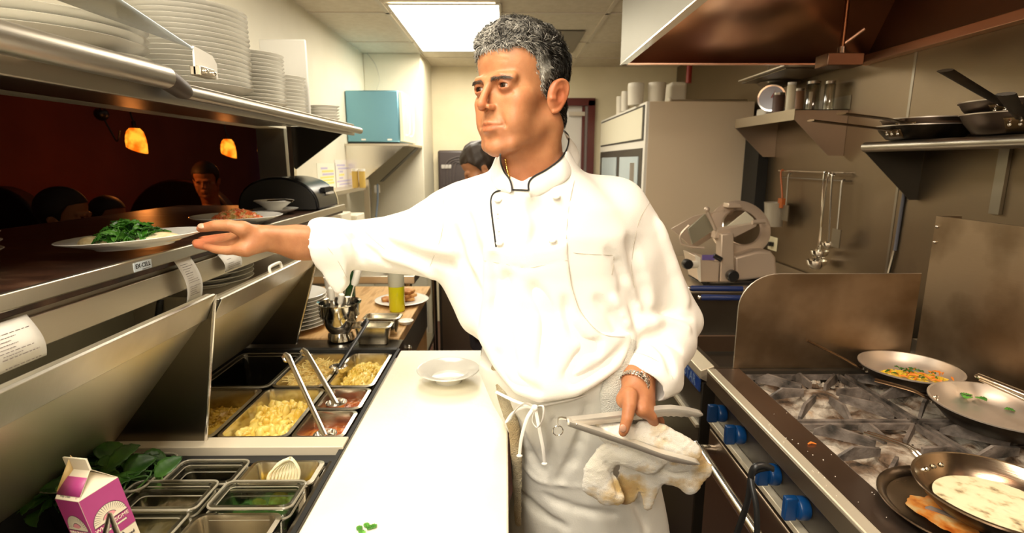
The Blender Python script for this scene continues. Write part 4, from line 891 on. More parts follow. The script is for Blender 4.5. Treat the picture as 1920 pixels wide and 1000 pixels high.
w1 = wall_shelf(1.262, 2.41, 3.03, s1z, .045, 'short steel wall shelf crowded with a scale and jars', M_guss)
MB().box((RW-.004, 2.40, s1z), (RW-.001, 3.0, s1z+.06)).build('shelf_backsplash', M_steeld, w1)
w2z = P(1615, 270, X=1.275).z
w2 = wall_shelf(1.275, -.6, P(1617, 275, X=1.275).y, w2z, .024, 'long steel wall shelf holding frying pans on the right', M_dark, False)
MB().box((RW-.012, 1.60, w2z-.22), (RW-.001, 1.635, w2z-.02)).build('wall_standard', M_steeld, w2)
# kitchen scale
q = P(1432, 190, Y=2.93); sc = thing('kitchen_scale', (1.36, 2.9, s1z), 'round dial kitchen scale at the far end of the jar shelf', 'scale')
cx_ = P(1440, 185, Y=2.9).x
Mx = Matrix.Translation((cx_, 2.86, s1z+.095)) @ Euler((math.radians(90), 0, math.radians(-28))).to_matrix().to_4x4()
MB().lathe([(1e-5, 0), (.060, 0), (.066, .004), (.066, .03), (1e-5, .03)], n=36, M=Mx).build('dial_rim', M_chrome, sc)
MB().lathe([(1e-5, .031), (.058, .031), (1e-5, .0315)], n=36, M=Mx).build('dial_face', mat('dial_face', (.5, .5, .58), .2), sc)
MB().add([Mx @ Vector(p) for p in ((-.004, 0, .034), (.004, 0, .034), (.018, .042, .034))], [(0, 1, 2)]).build('dial_needle', mat('red_needle', (.4, .04, .03), .4), sc)
MB().box((cx_-.03, 2.86, s1z+.0005), (cx_+.09, 2.96, s1z+.05)).build('scale_base', M_tub, sc, bevel=.01)
MB().lathe([(.03, .16), (.10, .175), (.105, .178), (.1, .172), (.03, .156)], (cx_+.05, 2.90, s1z), 28).build('scale_tray', M_steeld, sc)
MB().cyl((cx_+.05, 2.9, s1z+.05), (cx_+.05, 2.9, s1z+.158), .012).build('tray_post', M_steeld, sc)
def jar(u, Y, h, r, m, label, name='storage_jar', lidm=None):
    x = min(P(u, 170, Y=Y).x, RW-.01-r); t = thing(name, (x, Y, s1z), label, 'jar')
    MB().lathe([(1e-5, .0005), (r, .0005), (r, h), (r*.9, h+.004), (1e-5, h+.004)], (x, Y, s1z), 24).build('jar_body', m, t)
    MB().cyl((x, Y, s1z+h+.0045), (x, Y, s1z+h+.016), r*.95, 24).build('jar_lid', lidm or M_steeld, t); return t
jar(1484, 2.62, .125, .020, mat('cream_tube', (.75, .68, .5), .4), 'tall cream-coloured bottle on the jar shelf', 'cream_bottle', M_white)
jar(1500, 2.72, .11, .022, mat('brown_spice', (.35, .18, .09), .4), 'brown spice jar right of the cream bottle on the jar shelf')
jar(1525, 2.55, .12, .030, clearmat('jar_plastic', (.75, .72, .62), .12), 'clear jar with a white scoop inside on the jar shelf')
jar(1556, 2.47, .11, .022, MATS['jar_plastic'], 'empty clear jar at the near end of the jar shelf')
jar(1462, 2.80, .10, .028, mat('dark_pepper', (.12, .06, .04), .5), 'dark spice jar behind the scale on the jar shelf')
q = Vector((P(1522, 170, Y=2.55).x, 2.55, s1z)); t = thing('white_scoop', tuple(q), 'white plastic scoop standing inside the clear jar', 'scoop'); MB().box((q.x-.008, 2.545, s1z+.002), (q.x+.004, 2.555, s1z+.09)).build('scoop_body', M_white, t)
t = thing('sheet_trays', (1.3, 2.7, s1z+.19), 'stack of thin steel trays on top of the scale and jars', 'tray')
MB().box((1.25, 2.50, s1z+.182), (1.49, 2.96, s1z+.186)).build('lower_tray', M_steeld, t); MB().box((1.22, 2.45, s1z+.188), (1.49, 2.93, s1z+.193)).build('upper_tray', M_steelv, t)
# utensil rail on the wall
ra = P(1462, 322, X=1.47); rb = P(1585, 322, X=1.47)
ur = thing('utensil_rail', (1.48, 2.7, 1.45), 'thin wire utensil rail on the steel wall', 'rail')
zr = (ra.z+rb.z)/2
MB().tube([(1.499, ra.y, zr), (1.465, ra.y, zr), (1.465, rb.y, zr), (1.499, rb.y, zr)], .004, 8).build('wire_rail', M_steelb, ur)
MB().tube([(1.499, ra.y, zr-.035), (1.475, ra.y, zr-.035), (1.475, rb.y, zr-.035), (1.499, rb.y, zr-.035)], .003, 8).build('lower_wire', M_steeld, ur)
def hang(u, v0, v1, r, label, m, kind='ladle', du=-8):
    a = P(u, v0, X=1.445); b = P(u+du, v1, X=1.44); t = thing('hanging_'+kind, tuple(a), label, kind)
    MB().tube(smooth_path([(1.458, a.y, a.z+.012), (1.452, a.y, a.z+.018), (1.445, a.y, a.z), a.lerp(b, .5), b], 4), .0045, 8).build('handle', m, t)
    if kind == 'ladle': MB().lathe([(1e-5, -r), (r*.55, -r*.85), (r*.9, -r*.4), (r, .0), (r*.94, 0), (r*.8, -r*.4), (1e-5, -r*.85)], tuple(b+Vector((0, 0, -.0))), 24, Matrix.Translation((0, 0, 0))).build('ladle_bowl', M_chrome, t)
    elif kind == 'spatula': MB().box((b.x-.003, b.y-.03, b.z-.08), (b.x+.001, b.y+.03, b.z)).build('blade', m, t)
    elif kind == 'brush': MB().box((b.x-.012, b.y-.02, b.z-.05), (b.x+.01, b.y+.02, b.z)).build('bristles', m, t)
hang(1545, 330, 470, .040, 'steel ladle hanging at the front of the utensil rail, upper bowl', M_chrome)
hang(1553, 332, 488, .046, 'longest steel ladle hanging on the utensil rail, lowest bowl', M_chrome, du=-22)
hang(1560, 334, 455, .03, 'steel ladle hanging behind the two biggest ladles', M_steelb, du=-6)
hang(1578, 345, 430, .03, 'dark spatula hanging at the right end of the utensil rail', M_steeld, 'spatula')
hang(1464, 325, 372, .02, 'orange handled brush hanging at the left end of the utensil rail', mat('orange_handle', (.4, .10, .02), .4), 'brush', du=3)
hang(1478, 332, 385, .02, 'dark spatula hanging second from the left on the utensil rail', M_steeld, 'spatula', du=-4)
a = P(1447, 400, X=1.42); bk_ = thing('wall_bucket', (1.44, a.y, a.z-.06), 'clear plastic tub hanging on the steel wall beside the refrigerator', 'bucket')
MB().lathe([(1e-5, -.07), (.042, -.07), (.055, .055), (.058, .058), (.052, .055), (.04, -.064), (1e-5, -.064)], (1.435, a.y, a.z), 32).build('tub_body', mat('frosted_tub', (.34, .30, .23), .4), bk_)
a = P(1450, 457, X=RW); ou = thing('wall_outlet', (RW, a.y, a.z), 'cream power outlet on the steel wall behind the slicer', 'outlet')
MB().box((RW-.006, a.y-.05, a.z-.038), (RW-.0005, a.y+.05, a.z+.038)).build('outlet_plate', mat('ivory_plate', (.72, .66, .45), .4), ou, bevel=.002)
MB().box((RW-.035, a.y-.02, a.z-.012), (RW-.0065, a.y+.015, a.z+.01)).build('plug', M_black, ou, bevel=.003)
cb = thing('power_cable', (RW, 2.0, 1.2), 'cord running down the steel wall to a metal thermometer stem', 'cord')
a = P(1695, 362, X=RW-.006); b = P(1678, 470, X=RW-.006); c_ = P(1667, 512, X=RW-.006)
MB().tube([a, b], .006, 8).build('cord', mat('bluish_cord', (.12, .12, .14), .5), cb); MB().tube([b, c_], .008, 8).build('metal_stem', M_steelb, cb)
# ---------------------------------------------------------------- range
RZ = .90; RX = .59; RY = 1.48
rg = thing('gas_range', (.95, .8, 0), 'six burner steel gas range with blue knobs and cast iron grates', 'range')
M_nose = steel('nosing_steel', (.82, .74, .58), .42, (3, 40, 3), .06); M_nose.node_tree.nodes['Principled BSDF'].inputs['Metallic'].default_value = .6
M_rtop = noisy(steel('range_top_steel', (.40, .32, .27), .34, (3, 3, 20), .1), None)
M_iron = noisy(mat('cast_iron', (.10, .085, .075), .55), [(.03, .026, .022), (.16, .13, .11), (.27, .23, .20)], 22, 4, .3, .75, bump=.4, bscale=60)
M_ash = noisy(mat('burnt_on_ash', (.4, .34, .27), .85), [(.03, .02, .012), (.16, .10, .06), (.42, .36, .29), (.60, .54, .45), (.50, .28, .12)], 16, 6, .3, .78, bump=1.0, bscale=55)
MB().box((RX+.02, -.3, .10), (1.28, RY, .74)).build('oven_body', M_dark, rg, bevel=.004)
MB().box((RX+.03, -.3, .74), (1.28, RY, .855)).build('burner_box', M_dark, rg)
MB().prism([(RX+.001, -.3, RZ-.003), (RX+.001, -.3, RZ-.008), (RX+.026, -.3, RZ-.007), (RX+.026, -.3, RZ), (RX+.003, -.3, RZ-.001)], (0, RY+.3, 0)).build('front_nosing', M_nose, rg, bevel=.001)
MB().box((RX+.001, -.3, RZ-.050), (RX+.05, RY, RZ-.0085)).build('nosing_face', steel('nosing_face_steel', (.34, .30, .235), .4, (3, 40, 3)), rg, bevel=.002)
MB().box((RX+.027, -.3, RZ-.006), (.685, RY, RZ)).build('front_ledge', M_rtop, rg)
MB().box((.685, RY-.02, RZ-.04), (1.28, RY, RZ)).build('side_ledge', M_dark, rg)
MB().box((RX+.028, -.3, .755), (RX+.032, RY-.01, .85)).build('control_panel', M_dark, rg)
MB().box((RX+.008, -.3, .737), (RX+.03, RY-.01, .752)).build('panel_rail', M_nose, rg, bevel=.002)
dr = MB().box((RX+.008, .62, .18), (RX+.02, RY-.03, .725)).build('oven_door', steel('oven_door_steel', (.30, .23, .17), .35, (3, 40, 3)), rg, bevel=.004)
hx = RX-.035
MB().tube(smooth_path([(RX+.008, 1.40, .685), (hx, 1.395, .69), (hx-.002, 1.36, .69), (hx-.002, .70, .69), (hx, .67, .69), (RX+.008, .66, .685)], 5), .013, 14).build('door_handle', M_steelb, dr)
M_knob = mat('blue_knob', (.003, .045, .16), .3)
kn = MB()
for i, y in enumerate((1.395, 1.275, 1.095, .975, .80, .68)):
    k = MB().lathe([(1e-5, 0), (.020, 0), (.024, .006), (.024, .020), (.021, .026), (1e-5, .026)], n=20, M=Matrix.Translation((RX+.028, y, .80)) @ Euler((0, -pi/2, 0)).to_matrix().to_4x4())
    k.box((RX-.022, y-.008, .775), (RX+.004, y+.008, .826)); k.build('knob', M_knob, rg, bevel=.003)
for x in (.66, 1.22):
    for y in (-.2, 1.4): MB().cyl((x, y, 0), (x, y, .1), .025).build('leg', M_steeld, rg)
# drip bowl floor
def ashfn(a, b):
    x = .686+(1.278-.686)*a; y = -.2+(RY-.022+.2)*b
    return (x, y, .861+.010*noise.noise(Vector((x*30, y*30, 0)))+.006*noise.noise(Vector((x*90, y*90, 2))))
MB().grid(ashfn, 90, 200).build('drip_tray', M_ash, rg, angle=80)
def grate(cx, cy, par):
    m = MB(); w = .138; z = RZ+.012
    for k in range(8):
        a = 2*pi*k/8+pi/8*0; r0, r1 = .045, (.132 if k % 2 == 0 else .165)
        c, s = math.cos(a), math.sin(a); n = Vector((-s, c, 0))*.0035
        A0 = Vector((cx+c*r0, cy+s*r0, z-.004)); A1 = Vector((cx+c*(r1-.03), cy+s*(r1-.03), z)); A2 = Vector((cx+c*r1, cy+s*r1, z-.022)); A3 = Vector((cx+c*r1, cy+s*r1, z-.034)); A4 = Vector((cx+c*r0, cy+s*r0, z-.022))
        m.prism([p-n for p in (A0, A1, A2, A3, A4)], n*2)
    for a_, b_ in (((-w, -w), (w, -w)), ((w, -w), (w, w)), ((w, w), (-w, w)), ((-w, w), (-w, -w))):
        m.bar((cx+a_[0], cy+a_[1], z-.028), (cx+b_[0], cy+b_[1], z-.028), .009, .014)
    return m.build('grate', M_iron, par)
for cy in (1.315, 1.02, .725, .43):
    for cx in (.83, 1.125):
        grate(cx, cy, rg)
        b = MB().lathe([(1e-5, .040), (.020, .041), (.040, .036), (.046, .028), (.044, .018), (.05, .012), (.056, .004), (.056, .0), (1e-5, 0)], (cx, cy, .855), 28).build('burner_head', M_ash, rg)
a = MB()
R = random.Random(2)
for _ in range(90):
    c = Vector((R.uniform(.70, 1.25), R.uniform(RY-.06, RY-.02), .868)) if _ < 50 else Vector((R.uniform(.70, 1.25), R.uniform(.5, 1.44), .866))
    s = R.uniform(.004, .011); a.lathe([(1e-5, -s), (s, -s*.3), (s*.8, s*.5), (1e-5, s)], tuple(c), 7)
o = a.build('burnt_crumbs', M_ash); tag(o, kind='stuff'); o.parent = rg; o.location = -Vector(rg.location)
# crumbs of salt and a carrot shred on the front ledge
cr_ = thing('carrot_shred', tuple(P(1522, 833, Z=RZ)), 'small orange carrot shred on the bright front edge of the range', 'carrot shred')
c0 = P(1522, 833, Z=RZ+.002); MB().tube([c0+Vector((-.008, 0, 0)), c0+Vector((0, .003, .002)), c0+Vector((.010, 0, 0))], [.0015, .0025, .001], 6).build('shred', mat('carrot_orange', (.75, .20, .02), .4), cr_)
sl = MB(); R = random.Random(9)
for _ in range(34):
    y = R.uniform(.55, 1.2); x = R.uniform(RX+.01, .68); s = R.uniform(.0004, .0009); sl.box((x-s, y-s, RZ), (x+s, y+s, RZ+s*1.4))
o = sl.build('salt_grains', M_white, smooth=False); relocate(o, (.63, .9, RZ)); tag(o, 'scattered white salt grains on the front ledge of the range', 'salt', kind='stuff')
# divider guard between range and next unit
gd = thing('splash_guard', (.9, RY+.006, RZ), 'brown scorched splash guard with a rounded corner at the far end of the range', 'splash guard')
x0, x1 = P(1376, 680, Y=RY+.003).x, P(1708, 640, Y=RY+.003).x; zt = P(1500, 514, Y=RY+.003).z
poly = [(x0, RY+.001, RZ+.001), (x1, RY+.001, RZ+.001), (x1, RY+.001, zt)]+[(x0+.11-.11*math.sin(pi/2*k/10), RY+.001, zt-.10+.10*math.cos(pi/2*k/10)) for k in range(11)]
MB().prism(poly, (0, .004, 0)).build('guard_sheet', M_guard, gd)
MB().tube([Vector(p)+Vector((0, .002, 0)) for p in poly[2:]+[(x0, RY+.001, RZ+.001)]], .0022, 6).build('guard_edge', M_steelv, gd)
# back riser on the right
rs = thing('range_back_riser', (1.29, .8, RZ), 'tall dull steel riser panel behind the range burners', 'riser')
ya = P(1757, 405, X=1.285); 
MB().box((1.283, -.3, RZ-.03), (1.292, ya.y, ya.z)).build('riser_sheet', M_guard, rs)
MB().box((1.292, ya.y-.012, RZ-.03), (1.35, ya.y, ya.z-.0)).build('riser_side', M_guard, rs)
for v in (425, 455): q = P(1756, v, X=1.282); MB().ball((1.282, ya.y-.010, q.z), .005, 10).build('screw', M_steelb, rs)
MB().box((1.2835, 1.49, RZ), (1.49, 1.60, RZ+.05)).build('riser_base', M_steeld, rs)
# ---------------------------------------------------------------- fryer and worktop beyond the range
fy = thing('fryer', (.95, 1.8, 0), 'dark countertop fryer with a blue badge beyond the range', 'fryer')
MB().box((RX+.005, 1.52, .1), (1.28, 2.02, .84)).build('fryer_body', M_dark, fy, bevel=.004)
MB().prism([(RX-.01, 1.50, .885), (RX+.03, 1.50, .90), (RX+.03, 1.50, .84), (RX-.01, 1.50, .86)], (0, .52, 0)).build('front_rim', M_nose, fy, bevel=.002)
fr = MB().box((RX+.03, 1.50, .84), (RX+.05, 2.02, .893)).box((1.26, 1.5, .84), (1.28, 2.02, .893)).box((RX+.05, 2.0, .84), (1.26, 2.02, 1.0)).box((RX+.05, 1.5, .84), (1.26, 1.512, .893))
fr.build('tank_rim', M_steeld, fy)
MB().box((RX+.051, 1.76, .85), (1.259, 1.775, .905)).build('tank_divider', steel('pink_bar', (.6, .42, .3), .35), fy)
bd = P(1297, 703, X=RX+.004); b2 = P(1275, 668, X=RX+.004)
w = .085; nm = MB().box((RX-.002, bd.y-w, bd.z-.022), (RX+.0045, bd.y+w, bd.z+.022)).build('name_badge', mat('blue_badge', (.01, .06, .30), .3), fy, bevel=.004)
text_mesh('STAR', .045, frame((RX-.0023, bd.y, bd.z), (0, -1, 0), (0, 0, 1)), 'badge_lettering', mat('badge_letter', (.25, .35, .55), .3), nm)
MB().box((RX-.006, 1.52, .69), (RX+.005, 2.0, .70)).build('front_bar', M_nose, fy)
for x in (.66, 1.22):
    for y in (1.56, 1.98): MB().cyl((x, y, 0), (x, y, .1), .025).build('leg', M_steeld, fy)
M_bluegrip = mat('blue_rubber_grip', (.015, .03, .12), .35)
for (u0, u1, v, Y, lab) in ((1292, 1392, 541, 1.93, 'farther'), (1312, 1392, 558, 1.86, 'nearer')):
    a = P(u0, v, Y=Y); b = P(u1, v+1, Y=Y); t = thing('fry_basket_handle', tuple(a), 'blue rubber-gripped basket handle lying over the fryer, '+lab+' of two', 'basket handle')
    MB().tube([a, a+(b-a)*.05, b], [.006, .011, .010], 10).build('grip', M_bluegrip, t); MB().tube([b, b+Vector((.12, 0, -.03)), b+Vector((.2, 0, -.09))], .004, 8).build('wire', M_steelv, t)
    MB().ball(tuple(a), .009, 10).build('grip_end', M_steelb, t)
wk = thing('slicer_worktop', (1.05, 2.7, 0), 'steel worktop carrying the meat slicer along the right wall', 'worktop')
MB().box((.64, 2.06, .93), (1.49, 3.09, .955)).build('worktop', M_steelv, wk, bevel=.004)
MB().box((.68, 2.10, .1), (1.48, 3.05, .93)).build('cabinet', M_steeld, wk)
for x in (.72, 1.44):
    for y in (2.14, 3.0): MB().cyl((x, y, 0), (x, y, .1), .025).build('leg', M_steeld, wk)
# ---------------------------------------------------------------- slicer
SY = 2.36; s0 = P(1385, 535, Z=.955)
sl = thing('meat_slicer', (s0.x, SY, .955), 'cast aluminium meat slicer with a round blade guard on the worktop', 'meat slicer')
def X_(u, Y=SY): return P(u, 480, Y=Y).x
def Z_(v, Y=SY): return P(1380, v, Y=Y).z
zb = .956
def q2(u, v, Y=SY): return P(u, v, Y=Y)
b = MB().prism([q2(1313, 532, 2.30), q2(1348, 533, 2.30), q2(1350, 494, 2.30), q2(1312, 486, 2.30), q2(1302, 482, 2.30)], (0, .16, 0)).build('control_housing', M_alu, sl, bevel=.006)
MB().prism([q2(1303, 480, 2.295), q2(1313, 486, 2.295), q2(1314, 532, 2.295), q2(1310, 530, 2.295)], (0, .004, 0)).build('housing_trim', M_tub, sl)
MB().prism([q2(1378, 532, 2.36), q2(1458, 522, 2.36), q2(1455, 486, 2.36), q2(1446, 474, 2.36), q2(1420, 474, 2.36), q2(1378, 485, 2.36)], (0, .22, 0)).build('motor_housing', M_alu, sl, bevel=.012, seg=4)
MB().prism([q2(1349, 532, 2.31), q2(1378, 532, 2.31), q2(1376, 440, 2.31), q2(1352, 442, 2.31)], (0, .06, 0)).build('carriage_arm', M_alu, sl, bevel=.006)
MB().prism([q2(1318, 536, 2.33), q2(1450, 530, 2.33), q2(1450, 540, 2.33), q2(1318, 544, 2.33)], (0, .2, 0)).build('base_plate', M_black, sl)
c = q2(1385, 432, 2.50); Mx = Matrix.Translation(c) @ Euler((math.radians(66), 0, math.radians(6))).to_matrix().to_4x4()
r_ = .135
MB().lathe([(1e-5, .0), (r_-.012, .0), (r_, .004), (r_, .018), (r_-.01, .022), (.09, .024), (.088, .020), (1e-5, .020)], n=56, M=Mx, sx=1.1, sy=1.0).build('blade_guard', M_alu, sl)
MB().lathe([(1e-5, .026), (.083, .026), (.086, .023), (1e-5, .0225)], n=48, M=Mx, sx=1.08).build('blade', M_steelb, sl)
MB().prism([q2(1363, 428, 2.40), q2(1398, 400, 2.42), q2(1412, 412, 2.42), q2(1416, 422, 2.42)], (0, .008, 0)).build('blade_cover', mat('pale_cover', (.66, .62, .48), .3), sl)
MB().prism([q2(1345, 434, 2.34), q2(1420, 422, 2.34), q2(1418, 428, 2.34), q2(1378, 448, 2.34), q2(1340, 450, 2.34)], (0, .05, 0)).build('carriage_bar', M_alu, sl, bevel=.002)
MB().prism([q2(1298, 462, 2.34), q2(1290, 432, 2.34), q2(1322, 404, 2.36), q2(1340, 434, 2.36)], (0, .01, 0)).build('food_tray', mat('pale_green_tray', (.42, .40, .30), .35, .6), sl, bevel=.002)
MB().prism([q2(1258, 432, 2.5), q2(1300, 408, 2.5), q2(1358, 396, 2.5), q2(1352, 438, 2.5), q2(1300, 470, 2.5)], (0, .006, 0)).build('gauge_plate', M_alu, sl, bevel=.002)
MB().tube(smooth_path([q2(1292, 426, 2.33), q2(1276, 444, 2.33), q2(1278, 460, 2.33), q2(1296, 466, 2.33), q2(1320, 468, 2.33)], 5), .005, 8).build('tray_loop', M_alu, sl)
MB().tube([q2(1326, 400, 2.335), q2(1341, 434, 2.335)], .008, 10).ball(tuple(q2(1325, 396, 2.335)), .013, 14).build('pusher_handle', M_alu, sl)
MB().prism([q2(1364, 393, 2.46), q2(1366, 384, 2.46), q2(1388, 384, 2.46), q2(1392, 393, 2.46)], (0, .06, 0)).build('sharpener', M_alu, sl, bevel=.004)
MB().tube([q2(1410, 420, 2.34), q2(1434, 418, 2.34)], .010, 12).build('arm_knob', M_alu, sl)
for (u, v, r2, n_) in ((1288, 498, .022, 'index_knob'), (1372, 520, .026, 'tray_knob')):
    p = q2(u, v, 2.29); MB().tube([p+Vector((0, -.02, 0)), p+Vector((0, .012, 0))], r2, 20).build(n_, M_black, sl, bevel=.004)
p = q2(1298, 500, 2.29); MB().tube([p+Vector((-.01, 0, 0)), p+Vector((.02, .01, 0))], .017, 16).build('index_dial', M_tub, sl)
MB().box(tuple(q2(1316, 491, 2.298)), tuple(q2(1340, 481, 2.302))).build('purple_label', mat('purple_label', (.14, .10, .3), .4), sl)
MB().tube([q2(1338, 482, 2.30), q2(1352, 490, 2.30)], .011, 10).build('lock_lever', M_black, sl)
for (u, y) in ((1325, 2.34), (1440, 2.36), (1325, 2.5), (1440, 2.56)): MB().cyl((X_(u), y, .9555), (X_(u), y, .975), .014, 12).build('foot', M_rubber, sl)
sl.location.z += .007
# ---------------------------------------------------------------- pans
M_pansteel = steel('pan_inside', (.60, .53, .46), .38, (3, 3, 3), .06); M_pansteel.node_tree.nodes['Principled BSDF'].inputs['Metallic'].default_value = .7
M_panout = noisy(mat('carbonised_pan', (.03, .022, .015), .4, .6), [(.012, .009, .006), (.07, .05, .03)], 12)
M_handle = mat('brown_steel_handle', (.22, .15, .09), .35, 1)
M_bracket = mat('bronze_bracket', (.13, .085, .04), .45, .8)
def frypan(name, c, r, h, hend, label, inside=None, outside=None, hm=None, flat=False, hw=.010, tilt=(0, 0, 0), rb=.68, wire=False, rivets=3, base_z=None):
    """c centre of the base; hend world point of the handle end"""
    c = Vector(c); t = thing(name, tuple(c), label, 'frying pan'); ins = inside or M_pansteel; out = outside or M_panout
    MB().lathe([(1e-5, .0), (r*rb, .0), (r*(rb+.08), .003), (r*.93, h*.62), (r, h), ], c, 56).build('pan_outer', out, t)
    MB().lathe([(1e-5, .004), (r*rb, .004), (r*(rb+.08), .007), (r*.93-.004, h*.66), (r-.003, h+.001), (r+.002, h+.001), (r+.002, h-.002)], c, 56).build('pan_inner', ins, t)
    if hend is not None:
        hend = Vector(hend); d = Vector((hend.x-c.x, hend.y-c.y, 0)).normalized(); a = c+d*(r*.97)+Vector((0, 0, h*.62))
        dist = (Vector((hend.x, hend.y, 0))-Vector((a.x, a.y, 0))).length
        mid = a.lerp(hend, .35); mid.z = max(mid.z, a.z+.012)
        pts = smooth_path([a, a+d*.012+Vector((0, 0, .003)), mid, hend], 6)
        if wire:
            s = Vector((-d.y, d.x, 0))*.006
            MB().tube([p+s*(1-i/len(pts)*.2) for i, p in enumerate(pts)], .0035, 8).tube([p-s*(1-i/len(pts)*.2) for i, p in enumerate(pts)], .0035, 8).build('handle', M_steelb, t)
        else:
            hw = .014 if name == 'shelf_pan' else hw
            MB().tube(pts, [(hw*(.7+.5*i/len(pts)), .0035) for i in range(len(pts))], 10, flat=(-d.y, d.x, 0)).build('handle', hm or M_handle, t)
        s = Vector((-d.y, d.x, 0)); rv = MB()
        for k in range(rivets):
            o_ = (k-(rivets-1)/2)*.02
            p = c+d*math.sqrt(max(0, (r*.93)**2-o_*o_))*1.01+s*o_+Vector((0, 0, h*.58)); rv.ball(tuple(p), .0045, 8)
            p2 = c+d*(math.sqrt(max(0, (r*.93)**2-o_*o_))-.008)+s*o_+Vector((0, 0, h*.62)); rv.ball(tuple(p2), .0045, 8)
        rv.build('rivets', M_chrome, t)
        if name == 'shelf_pan':
            a0_ = math.atan2(d.y, d.x); br = MB()
            for (zz0, zz1, rr0) in ((.30, .82, .0),):
                br.grid(lambda a, b: (c.x+(r*(rb+.08+(.93-rb-.08)*b*1.1)+.0025)*math.cos(a0_+(a-.5)*.5), c.y+(r*(rb+.08+(.93-rb-.08)*b*1.1)+.0025)*math.sin(a0_+(a-.5)*.5), c.z+h*(.12+.58*b)), 14, 4)
            br.build('handle_bracket', M_bracket, t, thick=.002)
            rv2 = MB()
            for k in (-1, 0, 1): rv2.ball((c.x+(r*.87+.004)*math.cos(a0_+k*.16), c.y+(r*.87+.004)*math.sin(a0_+k*.16), c.z+h*.40), .0052, 10)
            rv2.build('bracket_rivets', M_chrome, t)
    return t
PB = RZ+.0145
q = P(1705, 690, Z=PB+.035)
p1 = frypan('frying_pan', (q.x, q.y, PB), .118, .040, P(1512, 638, Y=1.42), 'frying pan of yellow and orange vegetables at the back of the range')
R = random.Random(4); v1 = MB(); cols = []
M_veg = noisy(mat('sauteed_vegetables', (.7, .5, .04), .35), [(.72, .48, .03), (.80, .58, .06), (.70, .20, .02), (.05, .14, .01)], 26, 2, .36, .68)
def veg(n, c, rx, ry, rot, seed, m, name, lab, L_=.022, w=.0022):
    R = random.Random(seed); mb = MB()
    for i in range(n):
        a = R.random()*2*pi; qq = math.sqrt(R.random()); x = rx*qq*math.cos(a); y = ry*qq*math.sin(a)
        p = Vector(c)+Vector((x*math.cos(rot)-y*math.sin(rot), x*math.sin(rot)+y*math.cos(rot), .003+.010*(1-qq)*R.random()))
        b = R.random()*2*pi; d = Vector((math.cos(b), math.sin(b), R.uniform(-.15, .25)))*L_*R.uniform(.5, 1)
        mb.tube([p-d*.5, p+Vector((R.uniform(-.002, .002), 0, .002)), p+d*.5], [(w*.5, w*.4), (w*1.3, w*.6), (w*.5, w*.4)], 6)
    o = mb.build(name, m); relocate(o, c); return tag(o, lab, 'vegetables', kind='stuff')
veg(190, (q.x-.012, q.y-.028, PB+.014), .085, .050, -.25, 5, mat('yellow_pepper', (.75, .50, .03), .35), 'yellow_pepper_strips', 'yellow vegetable strips in the farthest pan on the range')
veg(26, (q.x+.012, q.y-.028, PB+.024), .076, .042, -.25, 6, mat('carrot_strip', (.75, .22, .02), .35), 'carrot_strips', 'orange carrot strips among the yellow vegetables', .024)
veg(22, (q.x-.012, q.y-.020, PB+.026), .07, .040, -.25, 7, mat('zucchini_green', (.03, .12, .01), .35), 'zucchini_strips', 'dark green strips on top of the yellow vegetables', .02)
q = P(1880, 765, Z=PB+.04)
frypan('frying_pan', (q.x, q.y, PB), .135, .045, P(1640, 713, Y=1.25), 'nearly empty bright frying pan with a few green leaves at the right edge')
gl = MB(); R = random.Random(3)
for du, dv in ((1822, 741), (1830, 745), (1815, 744)): leaf(gl, P(du, dv, Z=PB+.020), .026, .010, (.1, 0, R.random()*6), .2, .2)
o = gl.build('herb_leaf', M_herb, thick=.0005); relocate(o, P(1822, 741, Z=PB+.006)); tag(o, 'cluster of green leaves at the left in the nearly empty pan', 'herb leaf')
gl = MB(); leaf(gl, P(1903, 771, Z=PB+.008), .02, .008, (.1, 0, 1.2), .2, .2); o = gl.build('herb_leaf', M_herb, thick=.0005); relocate(o, P(1903, 771, Z=PB+.006)); tag(o, 'single green leaf at the right edge in the nearly empty pan', 'herb leaf')
a = P(1832, 704, Y=1.22); b = P(1960, 755, Y=1.05); t = thing('steel_tongs', tuple(a), 'steel tongs with a looped end lying across the nearly empty pan', 'tongs')
MB().tube([a, b], [(.007, .003)]*2, 8).build('upper_arm', M_steelb, t); MB().tube([a+Vector((.0, -.012, -.004)), b+Vector((0, -.01, -.012))], [(.007, .003)]*2, 8).build('lower_arm', M_steelb, t)
MB().tube(smooth_path([a, a+Vector((-.008, -.005, .0)), a+Vector((.0, -.012, -.004))], 5), .003, 8).build('tong_hinge', M_chrome, t)
q = P(1812, 940, Z=RZ+.03)
t4 = frypan('shallow_iron_pan', (q.x, q.y, RZ+.0005), .125, .018, None, 'shallow dark pan smeared with orange sauce under the cream pan', inside=steel('seasoned_pan', (.25, .20, .15), .3), rb=.8)
s = MB(); rr_ = random.Random(1)
def bl(a, b):
    th = 2*pi*a; rad = .052*(1+.12*math.sin(3*th)+.05*math.sin(7*th+1)+.02*math.sin(17*th))*b
    return (q.x-.040+rad*math.cos(th)*.75, q.y-.004+rad*math.sin(th)*1.15, RZ+.0062+.0015*(1-b)+.0006*noise.noise(Vector((rad*90, th*3, 0))))
s.grid(bl, 120, 8, cu=True); o = s.build('orange_sauce', noisy(mat('orange_sauce', (.6, .2, .03), .2), [(.42, .09, .01), (.66, .25, .05), (.62, .42, .18)], 30), None); relocate(o, (q.x-.05, q.y, RZ+.006)); tag(o, 'smear of orange sauce in the shallow dark pan', 'sauce', kind='stuff')
q = P(1868, 925, Z=.955)
PX3 = Vector((q.x+.01, q.y, RZ+.0195))
frypan('frying_pan', PX3, .122, .038, P(1624, 812, Y=1.02), 'frying pan of bubbling cream sauce at the bottom right, set on the shallow dark pan', inside=steel('pan_inside_worn', (.34, .27, .2), .22), wire=True)
